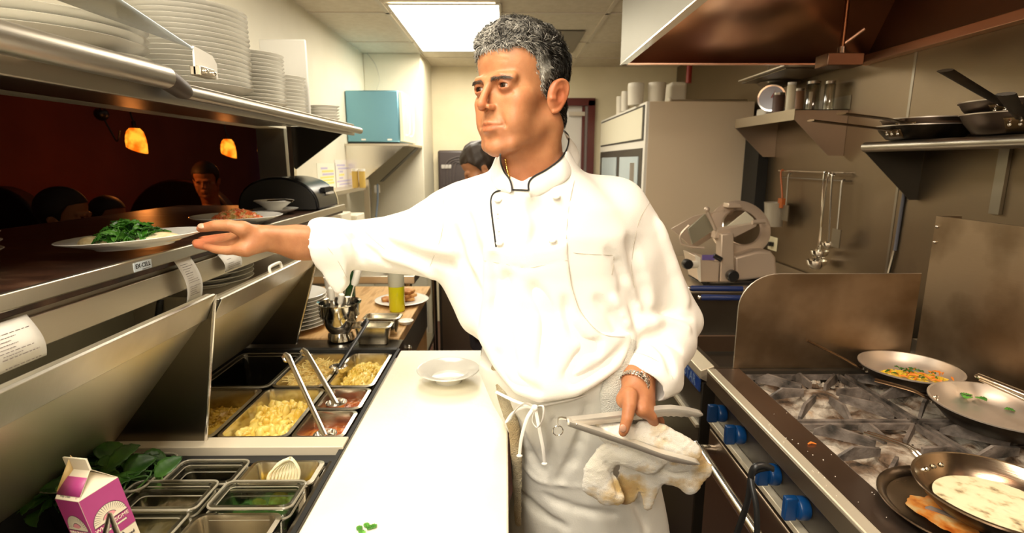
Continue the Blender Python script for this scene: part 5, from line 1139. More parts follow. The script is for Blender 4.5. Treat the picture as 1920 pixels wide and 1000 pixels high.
def cs(a, b):
    th = 2*pi*a; return (PX3.x+.09*b*math.cos(th), PX3.y+.09*b*math.sin(th), PX3.z+.0105+.0010*noise.noise(Vector((b*math.cos(th)*12, b*math.sin(th)*12, 0))))
M_cream = noisy(mat('cream_sauce', (.78, .70, .45), .18), [(.14, .08, .05), (.55, .46, .27), (.78, .71, .46), (.83, .77, .52)], 34, 3, .30, .52)
o = MB().grid(cs, 48, 20, cu=True).build('cream_sauce', M_cream); relocate(o, (PX3.x, PX3.y, PX3.z+.01)); tag(o, 'speckled pale cream sauce in the bottom right pan', 'sauce', kind='stuff')
# pans on the wall shelf
PS = w2z+.0075
frypan('shelf_pan', (1.372, 1.79, PS), .135, .045, P(1520, 226, Y=1.72), 'lower steel pan of the left pair on the wall shelf', outside=M_panout)
frypan('shelf_pan', (1.372, 1.78, PS+.018), .130, .048, P(1577, 213, Y=1.60), 'upper steel pan of the left pair on the wall shelf', outside=steel('pan_side', (.3, .24, .2), .35))
frypan('shelf_pan', (1.375, 1.445, PS), .140, .055, P(1886, 176, Y=1.12), 'lower dark pan of the right pair on the wall shelf, handle toward the camera', hm=M_panout, outside=steel('dark_pan_side', (.14, .11, .09), .4))
frypan('shelf_pan', (1.375, 1.455, PS+.040), .140, .048, P(1772, 132, Y=1.22), 'upper dark pan of the right pair on the wall shelf, handle raised', hm=M_panout, outside=MATS['dark_pan_side'])
# black tongs hanging from the oven handle
a = P(1432, 893, X=hx); t = thing('black_tongs', tuple(a), 'black tongs hanging from the oven door handle', 'tongs')
b = P(1378, 1010, X=hx-.04)
MB().tube(smooth_path([a+Vector((.02, 0, .016)), a+Vector((-.004, 0, .026)), a+Vector((-.026, -.0, .012)), a.lerp(b, .4)+Vector((-.01, 0, 0)), b], 5), [(.007, .003)]*21, 8).build('outer_arm', M_black, t)
MB().tube(smooth_path([a+Vector((.02, .01, .014)), a+Vector((-.024, .004, .0)), a+Vector((-.024, -.03, -.06)), a+Vector((-.024, -.05, -.16))], 5), [(.006, .0025)]*16, 8).build('inner_arm', M_black, t)
# bin / crate at the floor behind the chef
t = thing('cream_floor_bin', (.35, 2.3, 0), 'cream plastic bin on the floor behind the chef\'s wrist', 'bin')
a = P(1218, 745, Y=2.0); b = P(1252, 690, Y=2.0)
MB().box((P(1150, 700, Y=2.0).x, 2.0, 0), (P(1252, 700, Y=2.0).x, 2.3, P(1230, 640, Y=2.0).z*.55)).build('bin_body', mat('cream_bin', (.6, .52, .28), .5), t, bevel=.01)
# ---------------------------------------------------------------- sculpting: blended distance fields turned into one surface
class Field:
    def __init__(s, lo, hi, h):
        s.lo = np.array(lo, np.float32); s.h = h
        n = [int(math.ceil((hi[i]-lo[i])/h))+1 for i in range(3)]
        s.ax = [np.float32(lo[i])+np.arange(n[i], dtype=np.float32)*np.float32(h) for i in range(3)]
        s.v = np.full(n, 9., np.float32)
    def sub(s, lo, hi):
        sl = []
        for i in range(3):
            a = max(0, int(math.floor((lo[i]-s.lo[i])/s.h))); b = min(len(s.ax[i]), int(math.ceil((hi[i]-s.lo[i])/s.h))+1)
            if b <= a: return None
            sl.append(slice(a, b))
        X, Y, Z = s.ax[0][sl[0]][:, None, None], s.ax[1][sl[1]][None, :, None], s.ax[2][sl[2]][None, None, :]
        return tuple(sl), X, Y, Z
    def comb(s, sl, d, k, op):
        a = s.v[sl]
        if op == '+':
            t = np.clip(.5+.5*(d-a)/k, 0, 1); s.v[sl] = d*(1-t)+a*t-k*t*(1-t)
        elif op == '-':
            d = -d; t = np.clip(.5-.5*(d-a)/k, 0, 1); s.v[sl] = d*(1-t)+a*t+k*t*(1-t)
        else:
            t = np.clip(.5-.5*(d-a)/k, 0, 1); s.v[sl] = d*(1-t)+a*t+k*t*(1-t)
    def cap(s, a, b, ra, rb=None, k=.01, op='+', sq=None):
        rb = ra if rb is None else rb; a = Vector(a); b = Vector(b); m = max(ra, rb)+k*1.6+3*s.h
        r = s.sub([min(a[i], b[i])-m for i in range(3)], [max(a[i], b[i])+m for i in range(3)])
        if r is None: return s
        sl, X, Y, Z = r; px, py, pz = X-a.x, Y-a.y, Z-a.z; d = b-a; L2 = max(d.length_squared, 1e-12)
        t = np.clip((px*d.x+py*d.y+pz*d.z)/L2, 0, 1)
        qx, qy, qz = px-t*d.x, py-t*d.y, pz-t*d.z
        if sq:
            n = Vector(sq[0]).normalized(); c = (qx*n.x+qy*n.y+qz*n.z)*(1/sq[1]-1); qx, qy, qz = qx+c*n.x, qy+c*n.y, qz+c*n.z
        D = np.sqrt(qx*qx+qy*qy+qz*qz)-(ra+(rb-ra)*t)
        if sq: D = D*(.5+.5*sq[1])
        s.comb(sl, D.astype(np.float32), k, op); return s
    def path(s, pts, rs, k=.006, op='+', sq=None):
        """one tapering limb through several joints: segments joined hard, then blended once"""
        pts = [Vector(p) for p in pts]; m = max(rs)+k*1.6+3*s.h
        q = s.sub([min(p[i] for p in pts)-m for i in range(3)], [max(p[i] for p in pts)+m for i in range(3)])
        if q is None: return s
        sl, X, Y, Z = q; best = None
        for j in range(len(pts)-1):
            a, d = pts[j], pts[j+1]-pts[j]; L2 = max(d.length_squared, 1e-12); px, py, pz = X-a.x, Y-a.y, Z-a.z
            t = np.clip((px*d.x+py*d.y+pz*d.z)/L2, 0, 1); qx, qy, qz = px-t*d.x, py-t*d.y, pz-t*d.z
            if sq:
                n = Vector(sq[0]).normalized(); c = (qx*n.x+qy*n.y+qz*n.z)*(1/sq[1]-1); qx, qy, qz = qx+c*n.x, qy+c*n.y, qz+c*n.z
            D = np.sqrt(qx*qx+qy*qy+qz*qz)-(rs[j]+(rs[j+1]-rs[j])*t)
            if sq: D = D*(.5+.5*sq[1])
            if best is None: best = D
            else:
                kk = min(rs)*.35+1e-6; t = np.clip(.5+.5*(best-D)/kk, 0, 1); best = np.minimum(best, D)+.0*t
        s.comb(sl, best.astype(np.float32), k, op); return s
    def ell(s, c, r, k=.01, op='+', rot=None):
        c = Vector(c); R = Euler(rot).to_matrix() if rot is not None else Matrix.Identity(3); m = max(r)+k*1.6+3*s.h
        q = s.sub([c[i]-m for i in range(3)], [c[i]+m for i in range(3)])
        if q is None: return s
        sl, X, Y, Z = q; px, py, pz = X-c.x, Y-c.y, Z-c.z
        u = [R[0][i]*px+R[1][i]*py+R[2][i]*pz for i in range(3)]
        k0 = np.sqrt(sum((u[i]/r[i])**2 for i in range(3))); k1 = np.sqrt(sum((u[i]/r[i]**2)**2 for i in range(3)))+1e-9
        s.comb(sl, (k0*(k0-1)/k1).astype(np.float32), k, op); return s
    def fn(s, f, k=.01, op='+', lo=None, hi=None):
        q = s.sub(lo if lo is not None else s.lo, hi if hi is not None else [a[-1] for a in s.ax])
        if q is None: return s
        sl, X, Y, Z = q; s.comb(sl, np.broadcast_to(f(X, Y, Z), s.v[sl].shape).astype(np.float32), k, op); return s
    def disp(s, f, lo=None, hi=None):
        q = s.sub(lo if lo is not None else s.lo, hi if hi is not None else [a[-1] for a in s.ax])
        if q: sl, X, Y, Z = q; s.v[sl] = s.v[sl]+f(X, Y, Z)
        return s
    def mesh(s):
        v = s.v; ins = v < 0; nx, ny, nz = v.shape
        C8 = [(i, j, k) for i in (0, 1) for j in (0, 1) for k in (0, 1)]
        cnt = sum(ins[i:nx-1+i, j:ny-1+j, k:nz-1+k].astype(np.uint8) for i, j, k in C8)
        act = (cnt > 0) & (cnt < 8); I, J, K = np.nonzero(act); n = len(I)
        vid = np.full(act.shape, -1, np.int32); vid[I, J, K] = np.arange(n)
        vals = np.stack([v[I+i, J+j, K+k] for i, j, k in C8], 1); acc = np.zeros((n, 3)); num = np.zeros(n)
        for a in range(8):
            for b in range(a+1, 8):
                if sum(abs(C8[a][i]-C8[b][i]) for i in range(3)) != 1: continue
                va, vb = vals[:, a], vals[:, b]; m = (va < 0) != (vb < 0); t = np.where(m, va/(va-vb+1e-20), 0)
                for i in range(3): acc[:, i] += np.where(m, C8[a][i]+(C8[b][i]-C8[a][i])*t, 0)
                num += m
        P_ = s.lo+(np.stack([I, J, K], 1)+acc/num[:, None])*s.h
        F = []
        for ax in range(3):
            o = [0, 0, 0]; o[ax] = 1
            A_ = ins[:nx-o[0], :ny-o[1], :nz-o[2]]; B_ = ins[o[0]:, o[1]:, o[2]:]
            ch = A_ != B_; i, j, k = np.nonzero(ch); g = np.stack([i, j, k], 1); b, c = (ax+1) % 3, (ax+2) % 3
            ok = (g[:, b] > 0) & (g[:, c] > 0) & (g[:, b] < v.shape[b]-1) & (g[:, c] < v.shape[c]-1); g = g[ok]
            flip = A_[g[:, 0], g[:, 1], g[:, 2]]
            def cid(db, dc): q = g.copy(); q[:, b] += db; q[:, c] += dc; return vid[q[:, 0], q[:, 1], q[:, 2]]
            f = np.stack([cid(-1, -1), cid(0, -1), cid(0, 0), cid(-1, 0)], 1)
            f = np.where(flip[:, None], f, f[:, ::-1]); F.append(f)
        return P_, np.concatenate(F)
def np_mesh(name, parts, mats, parent=None, M=None, color=None):
    """parts: list of (verts, quads, Matrix or None); one object"""
    V = []; F = []; n = 0
    for p, f, m in parts:
        if m is not None:
            a = np.array(m); p = p @ a[:3, :3].T + a[:3, 3]
        V.append(p); F.append(f+n); n += len(p)
    V = np.concatenate(V); F = np.concatenate(F)
    V = V-np.array(parent_base(parent)) if parent is not None else V
    me = bpy.data.meshes.new(name); me.vertices.add(len(V)); me.vertices.foreach_set('co', V.astype(np.float32).ravel())
    me.loops.add(F.size); me.loops.foreach_set('vertex_index', F.astype(np.int32).ravel())
    me.polygons.add(len(F)); me.polygons.foreach_set('loop_start', np.arange(0, F.size, 4, dtype=np.int32)); me.polygons.foreach_set('loop_total', np.full(len(F), 4, np.int32))
    me.update(calc_edges=True); me.validate(); me.shade_smooth(); me.materials.append(mats)
    if color is not None:
        at = me.color_attributes.new('tint', 'FLOAT_COLOR', 'POINT'); at.data.foreach_set('color', color.astype(np.float32).ravel())
    o = bpy.data.objects.new(name, me); C.objects.link(o)
    if parent is not None: o.parent = parent
    return o
def smoothv(p, f, it=1, lam=.5):
    for _ in range(it):
        acc = np.zeros_like(p); cnt = np.zeros(len(p))
        for a, b in ((0, 1), (1, 2), (2, 3), (3, 0)):
            np.add.at(acc, f[:, a], p[f[:, b]]); np.add.at(acc, f[:, b], p[f[:, a]]); np.add.at(cnt, f[:, a], 1); np.add.at(cnt, f[:, b], 1)
        p = p+lam*(acc/np.maximum(cnt, 1)[:, None]-p)
    return p
def wob(X, Y, Z, freq, seed, n=7):
    R = random.Random(seed); o = 0
    for _ in range(n):
        a = [R.gauss(0, 1) for _ in range(3)]; l_ = math.sqrt(sum(q*q for q in a)); a = [q/l_*freq*R.uniform(.6, 1.4) for q in a]
        o = o+np.sin(X*a[0]+Y*a[1]+Z*a[2]+R.random()*6.28)
    return o/n**.5
# ---------------------------------------------------------------- human head
def head_field(h, neck=True, age=1.0):
    F = Field((-.10, -.14, -.27), (.10, .14, .14), h)
    F.ell((0, -.010, .034), (.0755, .080, .078), .01)
    F.ell((0, .030, .050), (.063, .052, .060), .02)
    F.ell((0, .028, -.030), (.060, .054, .070), .02)
    for s in (-1, 1):
        F.cap((s*.055, -.018, -.052), (s*.030, .058, -.098), .017, .014, .025)        # jaw
        F.ell((s*.043, .048, -.024), (.021, .024, .019), .018)                        # cheekbone
        F.ell((s*.036, .052, -.058), (.020, .022, .024), .02)                         # cheek
    F.ell((0, .066, -.104), (.023, .020, .017), .016)                                 # chin
    F.ell((0, .060, -.070), (.030, .026, .026), .018)                                 # muzzle
    if neck:
        F.cap((0, -.022, -.06), (0, -.055, -.27), .056, .060, .025)
        for s in (-1, 1): F.cap((s*.052, -.03, -.07), (s*.024, -.010, -.19), .016, .010, .02)
        F.cap((0, .012, -.10), (0, -.005, -.20), .030, .026, .03)
        F.ell((0, .022, -.150), (.013, .014, .014), .012)
    for s in (-1, 1):
        F.cap((s*.010, .082, .010), (s*.043, .067, .012), .0072, .0068, .011)         # brow ridge
        F.ell((s*.031, .090, -.001), (.019, .016, .0125), .012, '-')                  # orbit
    F.cap((0, .080, .012), (0, .1005, -.028), .0058, .0070, .009)                      # nose bridge
    F.ell((0, .1010, -.0325), (.0085, .0090, .0080), .006)
    for s in (-1, 1):
        F.ell((s*.0120, .090, -.0365), (.0056, .0092, .0058), .005)
        F.ell((s*.0065, .095, -.0440), (.0040, .0062, .0032), .002, '-')
    # lips
    F.path([(-.025, .074, -.067), (-.012, .0845, -.0635), (-.004, .0885, -.0618), (0, .088, -.0632), (.004, .0885, -.0618), (.012, .0845, -.0635), (.025, .074, -.067)], [.001, .0032, .0040, .0038, .0040, .0032, .001], .005)
    F.path([(-.022, .075, -.0700), (-.010, .0845, -.0735), (0, .0865, -.0745), (.010, .0845, -.0735), (.022, .075, -.0700)], [.001, .0042, .0052, .0042, .001], .005)
    F.path([(-.026, .078, -.0680), (-.012, .0905, -.0675), (0, .0945, -.0680), (.012, .0905, -.0675), (.026, .078, -.0680)], [.0010, .0014, .0014, .0014, .0010], .002, '-')
    F.path([(-.012, .084, -.087), (0, .086, -.088), (.012, .084, -.087)], [.003, .004, .003], .010, '-')
    for s in (-1, 1):                                                                 # nasolabial fold, eye bag, forehead
        F.path([(s*.016, .092, -.036), (s*.027, .082, -.052), (s*.031, .074, -.068)], [.0016, .0024, .0008], .008, '-')
        # lids: a thin shell round the eyeball with a slit
        F.ell((s*.031, .0690, .0000), (.0162, .0158, .0156), .005)
        F.path([(s*.019, .083, .0060), (s*.030, .0865, .0090), (s*.044, .078, .0045)], [.0008, .0010, .0008], .003, '-')
        F.path([(s*.016, .082, .0135), (s*.030, .082, .0150), (s*.045, .070, .0110)], [.0045, .0050, .0050], .008)
        F.path([(s*.020, .084, -.0165), (s*.032, .083, -.0190), (s*.045, .072, -.0150)], [.0012, .0018, .0010], .006, '-')
        F.ell((s*.0315, .086, -.0014), (.0138, .012, .0041), .0012, '-', (0, s*.06, 0))
        F.ell((s*.031, .0665, -.0005), (.0136, .0136, .0136), .0006, '-')
        for k in range(3): F.cap((s*.051, .060, .002-.005*k), (s*.059, .048, .006-.009*k), .0004, .0003, .003, '-')
    for k, z in enumerate((.042, .052, .062)):
        F.path([(-.036, .075, z-.002), (-.018, .086, z+.001), (0, .089, z), (.018, .086, z+.001), (.036, .075, z-.002)], [.0006, .0011, .0011, .0011, .0006], .005, '-')
    for s in (-1, 1): F.cap((s*.005, .094, .020), (s*.005, .093, .030), .0007, .0005, .004, '-')
    # ears
    for s in (-1, 1):
        ez = -.013
        F.ell((s*.0755, -.008, ez-.004), (.0070, .0165, .0270), .004, '+', (.14, s*.10, s*.38))
        F.ell((s*.0790, -.010, ez+.004), (.0050, .0170, .0220), .004, '+', (.14, s*.10, s*.45))
        F.path(smooth_path([(s*.076, .003, ez+.000), (s*.081, -.003, ez+.018), (s*.0865, -.015, ez+.024), (s*.0895, -.026, ez+.015), (s*.0855, -.025, ez-.006), (s*.079, -.013, ez-.026), (s*.0745, -.004, ez-.030)], 3), [.0022, .0024, .0026, .0028, .0029, .0030, .0030, .0030, .0030, .0030, .0028, .0027, .0026, .0028, .0032, .0036, .0037, .0037, .0036], .003)
        F.ell((s*.0860, -.010, ez-.003), (.0060, .0085, .0115), .003, '-', (.1, 0, s*.3))
        F.path([(s*.086, -.007, ez+.012), (s*.0890, -.016, ez+.016), (s*.0890, -.020, ez+.003)], [.0016, .0020, .0016], .0025, '-')
        F.cap((s*.0765, .004, ez-.008), (s*.0785, -.001, ez-.009), .0036, .0028, .004)
    return F
M_skin = mat('tanned_skin', (.56, .255, .125), .5, sss=.22, spec=.45)
def skin_nodes(m, base, ear=(.62, .20, .10)):
    b = m.node_tree.nodes['Principled BSDF']
    at = N(m, 'ShaderNodeAttribute'); at.attribute_name = 'tint'
    tc = N(m, 'ShaderNodeTexCoord'); n = N(m, 'ShaderNodeTexNoise', Scale=38.0, Detail=5.0); L(m, tc.outputs['Object'], n.inputs['Vector'])
    r = N(m, 'ShaderNodeValToRGB'); r.color_ramp.elements[0].position = .3; r.color_ramp.elements[1].position = .72
    r.color_ramp.elements[0].color = (base[0]*.86, base[1]*.80, base[2]*.78, 1); r.color_ramp.elements[1].color = (min(1, base[0]*1.1), base[1]*1.14, base[2]*1.15, 1)
    L(m, n.outputs[0], r.inputs[0])
    mx = N(m, 'ShaderNodeMix', data_type='RGBA', blend_type='MULTIPLY'); mx.inputs[0].default_value = 1
    L(m, r.outputs[0], mx.inputs[6]); L(m, at.outputs['Color'], mx.inputs[7]); L(m, mx.outputs[2], b.inputs['Base Color'])
    n2 = N(m, 'ShaderNodeTexNoise', Scale=420.0, Detail=3.0); L(m, tc.outputs['Object'], n2.inputs['Vector'])
    n3 = N(m, 'ShaderNodeTexNoise', Scale=90.0, Detail=4.0); L(m, tc.outputs['Object'], n3.inputs['Vector'])
    ad = N(m, 'ShaderNodeMath', operation='ADD'); L(m, n2.outputs[0], ad.inputs[0]); L(m, n3.outputs[0], ad.inputs[1])
    bp = N(m, 'ShaderNodeBump', Strength=.22, Distance=.0012); L(m, ad.outputs[0], bp.inputs['Height']); L(m, bp.outputs[0], b.inputs['Normal'])
skin_nodes(M_skin, (.47, .205, .090))
def head_tint(p):
    """p in head coordinates: lips, ears, nose, and eye-socket shade tints (multipliers)"""
    n = len(p); c = np.ones((n, 4)); x, y, z = p[:, 0], p[:, 1], p[:, 2]
    def blob(cx, cy, cz, rx, ry, rz, col, pw=2):
        d = ((np.abs(x)-cx)/rx)**2+((y-cy)/ry)**2+((z-cz)/rz)**2; w = np.exp(-d**(pw/2)*1.0)[:, None]
        c[:, :3] = c[:, :3]*(1-w)+c[:, :3]*np.array(col)*w
    blob(0, .088, -.0685, .023, .03, .0085, (1.0, .72, .70), 4)
    blob(0, .103, -.03, .02, .02, .015, (1.05, .84, .82))
    blob(.083, -.012, -.016, .012, .03, .035, (1.08, .74, .70))
    blob(.04, .06, -.03, .024, .03, .020, (1.06, .90, .86))
    blob(.031, .085, -.008, .016, .02, .007, (.66, .54, .54))  # darker tints here paint shade into the lids and eye sockets
    blob(.031, .085, .006, .019, .02, .007, (.68, .56, .52))
    blob(0, .05, -.095, .05, .045, .028, (.90, .86, .88))      # shaved beard area
    blob(0, .03, -.18, .08, .09, .06, (.96, .80, .76))         # sun-reddened neck
    return c
# ---------------------------------------------------------------- the chef
YH = 1.035; HC = P(978, 172, Y=YH)
th = math.radians(45)
f_ = Vector((-math.sin(th), -math.cos(th), 0)); lft = Vector((math.cos(th), -math.sin(th), 0))
HM = Matrix(((lft.x, f_.x, 0, HC.x), (lft.y, f_.y, 0, HC.y), (0, 0, 1, HC.z), (0, 0, 0, 1))) @ Euler((math.radians(1), math.radians(-2), 0)).to_matrix().to_4x4() @ Matrix.Diagonal((1.0, 1.0, 1.0, 1))
chef = thing('person', (.17, 1.13, 0), 'grey-haired man in a white chef jacket and apron reaching a plate over to the pass, tongs and towel in his other hand', 'person')
chef['label'] = 'grey-haired man in white chef jacket and apron, reaching a plate to the pass'
hf = head_field(.0018)
hp, hq = hf.mesh(); hp = smoothv(hp, hq, 1, .4)
body_parts = [(hp, hq, HM)]; tints = [head_tint(hp)]
# ----- right arm and hand (towards the pass), all joints as pixel + depth
def J(u, v, Y): return P(u, v, Y=Y)
el = J(715, 455, 1.17); wr = J(497, 447, 1.075)
F = Field((min(el.x, wr.x)-.25, .93, 1.22), (el.x+.06, 1.28, 1.48), .0016) if False else Field((-.72, .96, 1.27), (-.26, 1.23, 1.43), .0018)
fa0 = J(640, 462, 1.135)
F.cap(el, fa0, .034, .036, .01)
F.cap(fa0, J(560, 455, 1.10), .038, .032, .02)
F.cap(J(560, 455, 1.10), wr, .032, .0255, .02, sq=((0, 1, 0), .86))
F.cap(J(590, 440, 1.09), J(500, 436, 1.06), .014, .010, .02)
# palm: seen from the thumb side
kn = [J(440, 446, 1.100), J(436, 452, 1.078), J(438, 460, 1.056), J(446, 468, 1.037)]
for k_, r in zip(kn, (.0125, .0125, .012, .011)): F.cap(J(482, 449, 1.068), k_, .020, r, .012)
F.cap(J(480, 456, 1.055), J(462, 468, 1.040), .019, .015, .012)                 # heel of the palm
F.cap(J(478, 440, 1.058), J(455, 430, 1.040), .017, .0155, .012)                # thenar
th_ = [J(456, 430, 1.040), J(430, 423, 1.030), J(404, 423, 1.028), J(383, 427, 1.032), J(376, 429, 1.034)]
F.path(th_, [.0145, .0115, .0105, .0088, .0072], .005)
fing = [[kn[0], J(418, 447, 1.112), J(396, 449, 1.118), J(378, 450, 1.122)],
        [kn[1], J(412, 453, 1.086), J(390, 455, 1.090), J(368, 456, 1.094)],
        [kn[2], J(414, 462, 1.058), J(391, 462, 1.062), J(370, 459, 1.066)],
        [kn[3], J(426, 470, 1.034), J(405, 468, 1.036), J(388, 463, 1.040)]]
for f, rs in zip(fing, ((.0115, .0102, .0092, .0076), (.0118, .0106, .0096, .0080), (.0112, .0102, .0094, .0078), (.0102, .0092, .0082, .0068))):
    F.path(f, rs, .0035)
F.path([J(470, 441, 1.03), J(455, 452, 1.025), J(452, 462, 1.02)], [.0015, .002, .0015], .008, '-')
for k in range(4): F.cap(J(492+5*k, 438+2*k, 1.03), J(500+9*k, 452+3*k, 1.035), .0007, .0005, .005, '-')
p, q = F.mesh(); body_parts.append((smoothv(p, q, 1, .3), q, None)); c = np.ones((len(p), 4)); 
g = np.exp(-((p[:, 0]-J(370, 455, 1.06).x)/.035)**2)[:, None]; c[:, :3] *= 1-(g*np.array([-.06, .22, .20])); tints.append(c)
nail = MB()
# ----- left arm and hand (holding the tongs and the towel)
el2 = J(1272, 600, 1.16); wr2 = J(1196, 712, .975)
F = Field((.10, .84, .88), (.42, 1.20, 1.26), .0018)
F.cap(el2, J(1225, 665, 1.05), .034, .034, .01).cap(J(1225, 665, 1.05), wr2, .034, .0265, .02)
hb = J(1188, 752, .935)
k2 = [J(1203, 768, .920), J(1213, 768, .932), J(1218, 766, .950), J(1216, 764, .968)]
for a_, r in zip(k2, (.0115, .0115, .011, .0105)): F.cap(wr2, a_, .0215, r, .018)
F.cap(wr2, J(1172, 750, .93), .020, .017, .012)
F.path([J(1180, 742, .925), J(1180, 762, .905), J(1176, 785, .893), J(1170, 806, .888), J(1168, 811, .888)], [.0155, .0125, .0105, .0092, .0078], .006)
F.path([k2[0], J(1222, 782, .925), J(1228, 800, .94), J(1222, 816, .945)], [.0110, .0102, .0092, .008], .010)
F.path([k2[1], J(1228, 785, .95), J(1230, 806, .96), J(1222, 826, .96)], [.0115, .0105, .0095, .008], .003)
F.path([k2[2], J(1236, 790, .955), J(1238, 820, .955), J(1230, 845, .955)], [.011, .010, .0092, .008], .003)
F.path([k2[3], J(1232, 800, .975), J(1232, 835, .975), J(1216, 873, .96)], [.0105, .0095, .0088, .0078], .003)
F.cap(J(1190, 775, .90), J(1206, 762, .905), .0012, .001, .006, '-')
for k in range(3): F.cap(J(1168, 786+3*k, .880), J(1184, 787+3*k, .880), .0006, .0006, .003, '-')
p, q = F.mesh(); body_parts.append((smoothv(p, q, 1, .3), q, None)); c = np.ones((len(p), 4)); c[:, 1:3] *= .95; tints.append(c)
# ----- torso, arms under the cloth and legs (coarse, covered)
TT = np.array([  # z, cx, cy, a, b
 (0.02, .20, 1.16, .12, .10), (.45, .19, 1.15, .165, .12), (.65, .195, 1.145, .166, .125), (.80, .180, 1.14, .155, .125), (.90, .168, 1.13, .148, .125), (.98, .132, 1.12, .150, .125),
 (1.06, .115, 1.11, .160, .130), (1.17, .100, 1.12, .165, .130), (1.28, .085, 1.125, .172, .130), (1.36, .078, 1.115, .178, .125), (1.41, .072, 1.105, .150, .110), (1.45, .064, 1.090, .105, .092), (1.48, .060, 1.078, .075, .074), (1.52, .055, 1.065, .055, .055)])
def torso(X, Y, Z, grow=0., zr=None):
    z = np.asarray(Z); i = [np.interp(z, TT[:, 0], TT[:, k]) for k in (1, 2, 3, 4)]
    dx, dy = (X-i[0]), (Y-i[1]); a, b = i[2]+grow, i[3]+grow
    q = (np.abs(dx/a)**2.4+np.abs(dy/b)**2.4)**(1/2.4)
    return (q-1)*np.minimum(a, b)
shR = J(868, 392, 1.17); shL = J(1168, 392, 1.14)
F = Field((-.40, .93, .0), (.46, 1.34, 1.56), .010)
F.fn(lambda X, Y, Z: np.maximum(torso(X, Y, Z, -.03), .86-Z), .02, lo=(-.3, .9, .8), hi=(.46, 1.34, 1.5))
F.cap(shR, el, .046, .034, .04).cap(shL, el2, .048, .034, .04)
for hx_, kx, fx in ((.11, .11, .10), (.25, .255, .27)):
    F.cap((hx_, 1.14, .88), (kx, 1.13, .50), .075, .052, .03).cap((kx, 1.13, .50), (fx, 1.18, .09), .050, .034, .03)
    F.cap((fx, 1.18, .06), (fx, 1.06, .035), .035, .028, .03)
p, q = F.mesh(); body_parts.append((p, q, None)); tints.append(np.ones((len(p), 4)))
np_mesh('body', body_parts, M_skin, chef, color=np.concatenate(tints))
# ----- eyes
M_eye = mat('eye_white', (.46, .38, .32), .15); M_iris = mat('brown_iris', (.045, .018, .008), .08); M_pupil = mat('pupil', (.003, .003, .003), .05)
gaze = Vector((-.10, 1, -.03)).normalized()
for s in (-1, 1):
    ec = Vector((s*.031, .0665, -.0005)); m = MB(); m.ball((0, 0, 0), .01345, 24)
    e = MB(); e.add([HM @ (ec+Vector(v)) for v in m.v], m.f); eo = e.build('eyeball', M_eye, chef)
    Q = gaze.to_track_quat('Z', 'Y').to_matrix().to_4x4()
    ir = MB().lathe([(1e-5, .01358), (.003, .01324), (.0048, .0127), (.0064, .0120)], n=24, M=HM @ Matrix.Translation(ec) @ Q); ir.build('iris', M_iris, eo)
    MB().lathe([(1e-5, .01368), (.0026, .01343)], n=18, M=HM @ Matrix.Translation(ec) @ Q).build('pupil', M_pupil, eo)
# ----- hair
M_hair = mat('salt_and_pepper_hair', (.1, .08, .06), .5, spec=.3)
_b = M_hair.node_tree.nodes['Principled BSDF']; _a = N(M_hair, 'ShaderNodeAttribute'); _a.attribute_name = 'tint'; L(M_hair, _a.outputs['Color'], _b.inputs['Base Color'])
HF = Field((-.10, -.15, -.13), (.10, .12, .145), .0022)
HF.ell((0, -.008, .040), (.0805, .0880, .0835), .01)
HF.ell((0, .030, .068), (.066, .054, .050), .02)
HF.ell((0, -.054, -.035), (.057, .034, .055), .02)
HF.fn(lambda X, Y, Z: -wob(X, Y, Z, 120, 5)*.0026+HF.v*0+9, .0001, 'x') if False else None
HF.disp(lambda X, Y, Z: wob(X, Y, Z, 150, 3)*.0016+wob(X, Y, Z, 330, 8)*.0009)
def hairmask(X, Y, Z):
    # positive (removed) in front of the hairline surface: y > line(z, x)
    ax = np.abs(X)
    front = np.where(Z > .055, .125-(Z-.055)*.0, .0)
    # hairline on forehead at z ~ .078, receding at the temples
    hl = .080-(ax/.06)**2*.010+np.clip((ax-.03)/.02, 0, 1)*.006
    yl = np.interp(Z, [-.13, -.07, -.045, -.028, -.005, .020, .040, .052, .060, .068, .13], [-.055, -.046, -.010, .010, .017, .026, .036, .050, .078, .125, .14])
    yl = yl+.004*np.sin(X*260+1)*np.sin(Z*190)+.003*np.sin(X*520)
    Xa = np.clip((ax-.030)/.022, 0, 1); yl = yl-.030*Xa*np.exp(-((Z-.066)/.014)**2)
    return (yl-Y)
HF.fn(lambda X, Y, Z: -hairmask(X, Y, Z)*.7, .004, 'i') 
for s in (-1, 1):
    HF.ell((s*.085, -.010, -.020), (.022, .022, .034), .006, '-', (.1, 0, 0)); HF.cap((s*.08, .0, -.07), (s*.08, -.03, -.11), .03, .03, .01, '-')
HF.fn(lambda X, Y, Z: (-.098-Z)+0*X+0*Y, .01, 'i')
def sidecut(X, Y, Z): return -(np.where(Y > -.0, (Z+.020), 1.0)+0*X)
HF.fn(lambda X, Y, Z: np.where(Y+0*X+0*Z > .0, -.026-Z, -1.0), .006, 'i')
p, q = HF.mesh(); p = smoothv(p, q, 1, .3)
def hairtint(P_, rnd):
    x, y, z = P_[..., 0], P_[..., 1], P_[..., 2]
    g = .13+.30*np.clip((y+.02)/.09, 0, 1)*np.clip((z)/.06, 0, 1)+.62*np.clip((y-.000)/.014, 0, 1)*np.clip((.060-z)/.03, 0, 1)-.15*np.clip((-.02-y)/.05, 0, 1)
    g = np.clip(g+rnd, 0, 1)[..., None]
    c = np.array([.010, .008, .007])*(1-g)+np.array([.50, .47, .41])*g
    return np.concatenate([c, np.ones(c.shape[:-1]+(1,))], -1)
nv = wob(p[:, 0], p[:, 1], p[:, 2], 260, 21)*.22
ho = np_mesh('hair', [(p, q, HM)], M_hair, chef, color=hairtint(p, nv-.34))
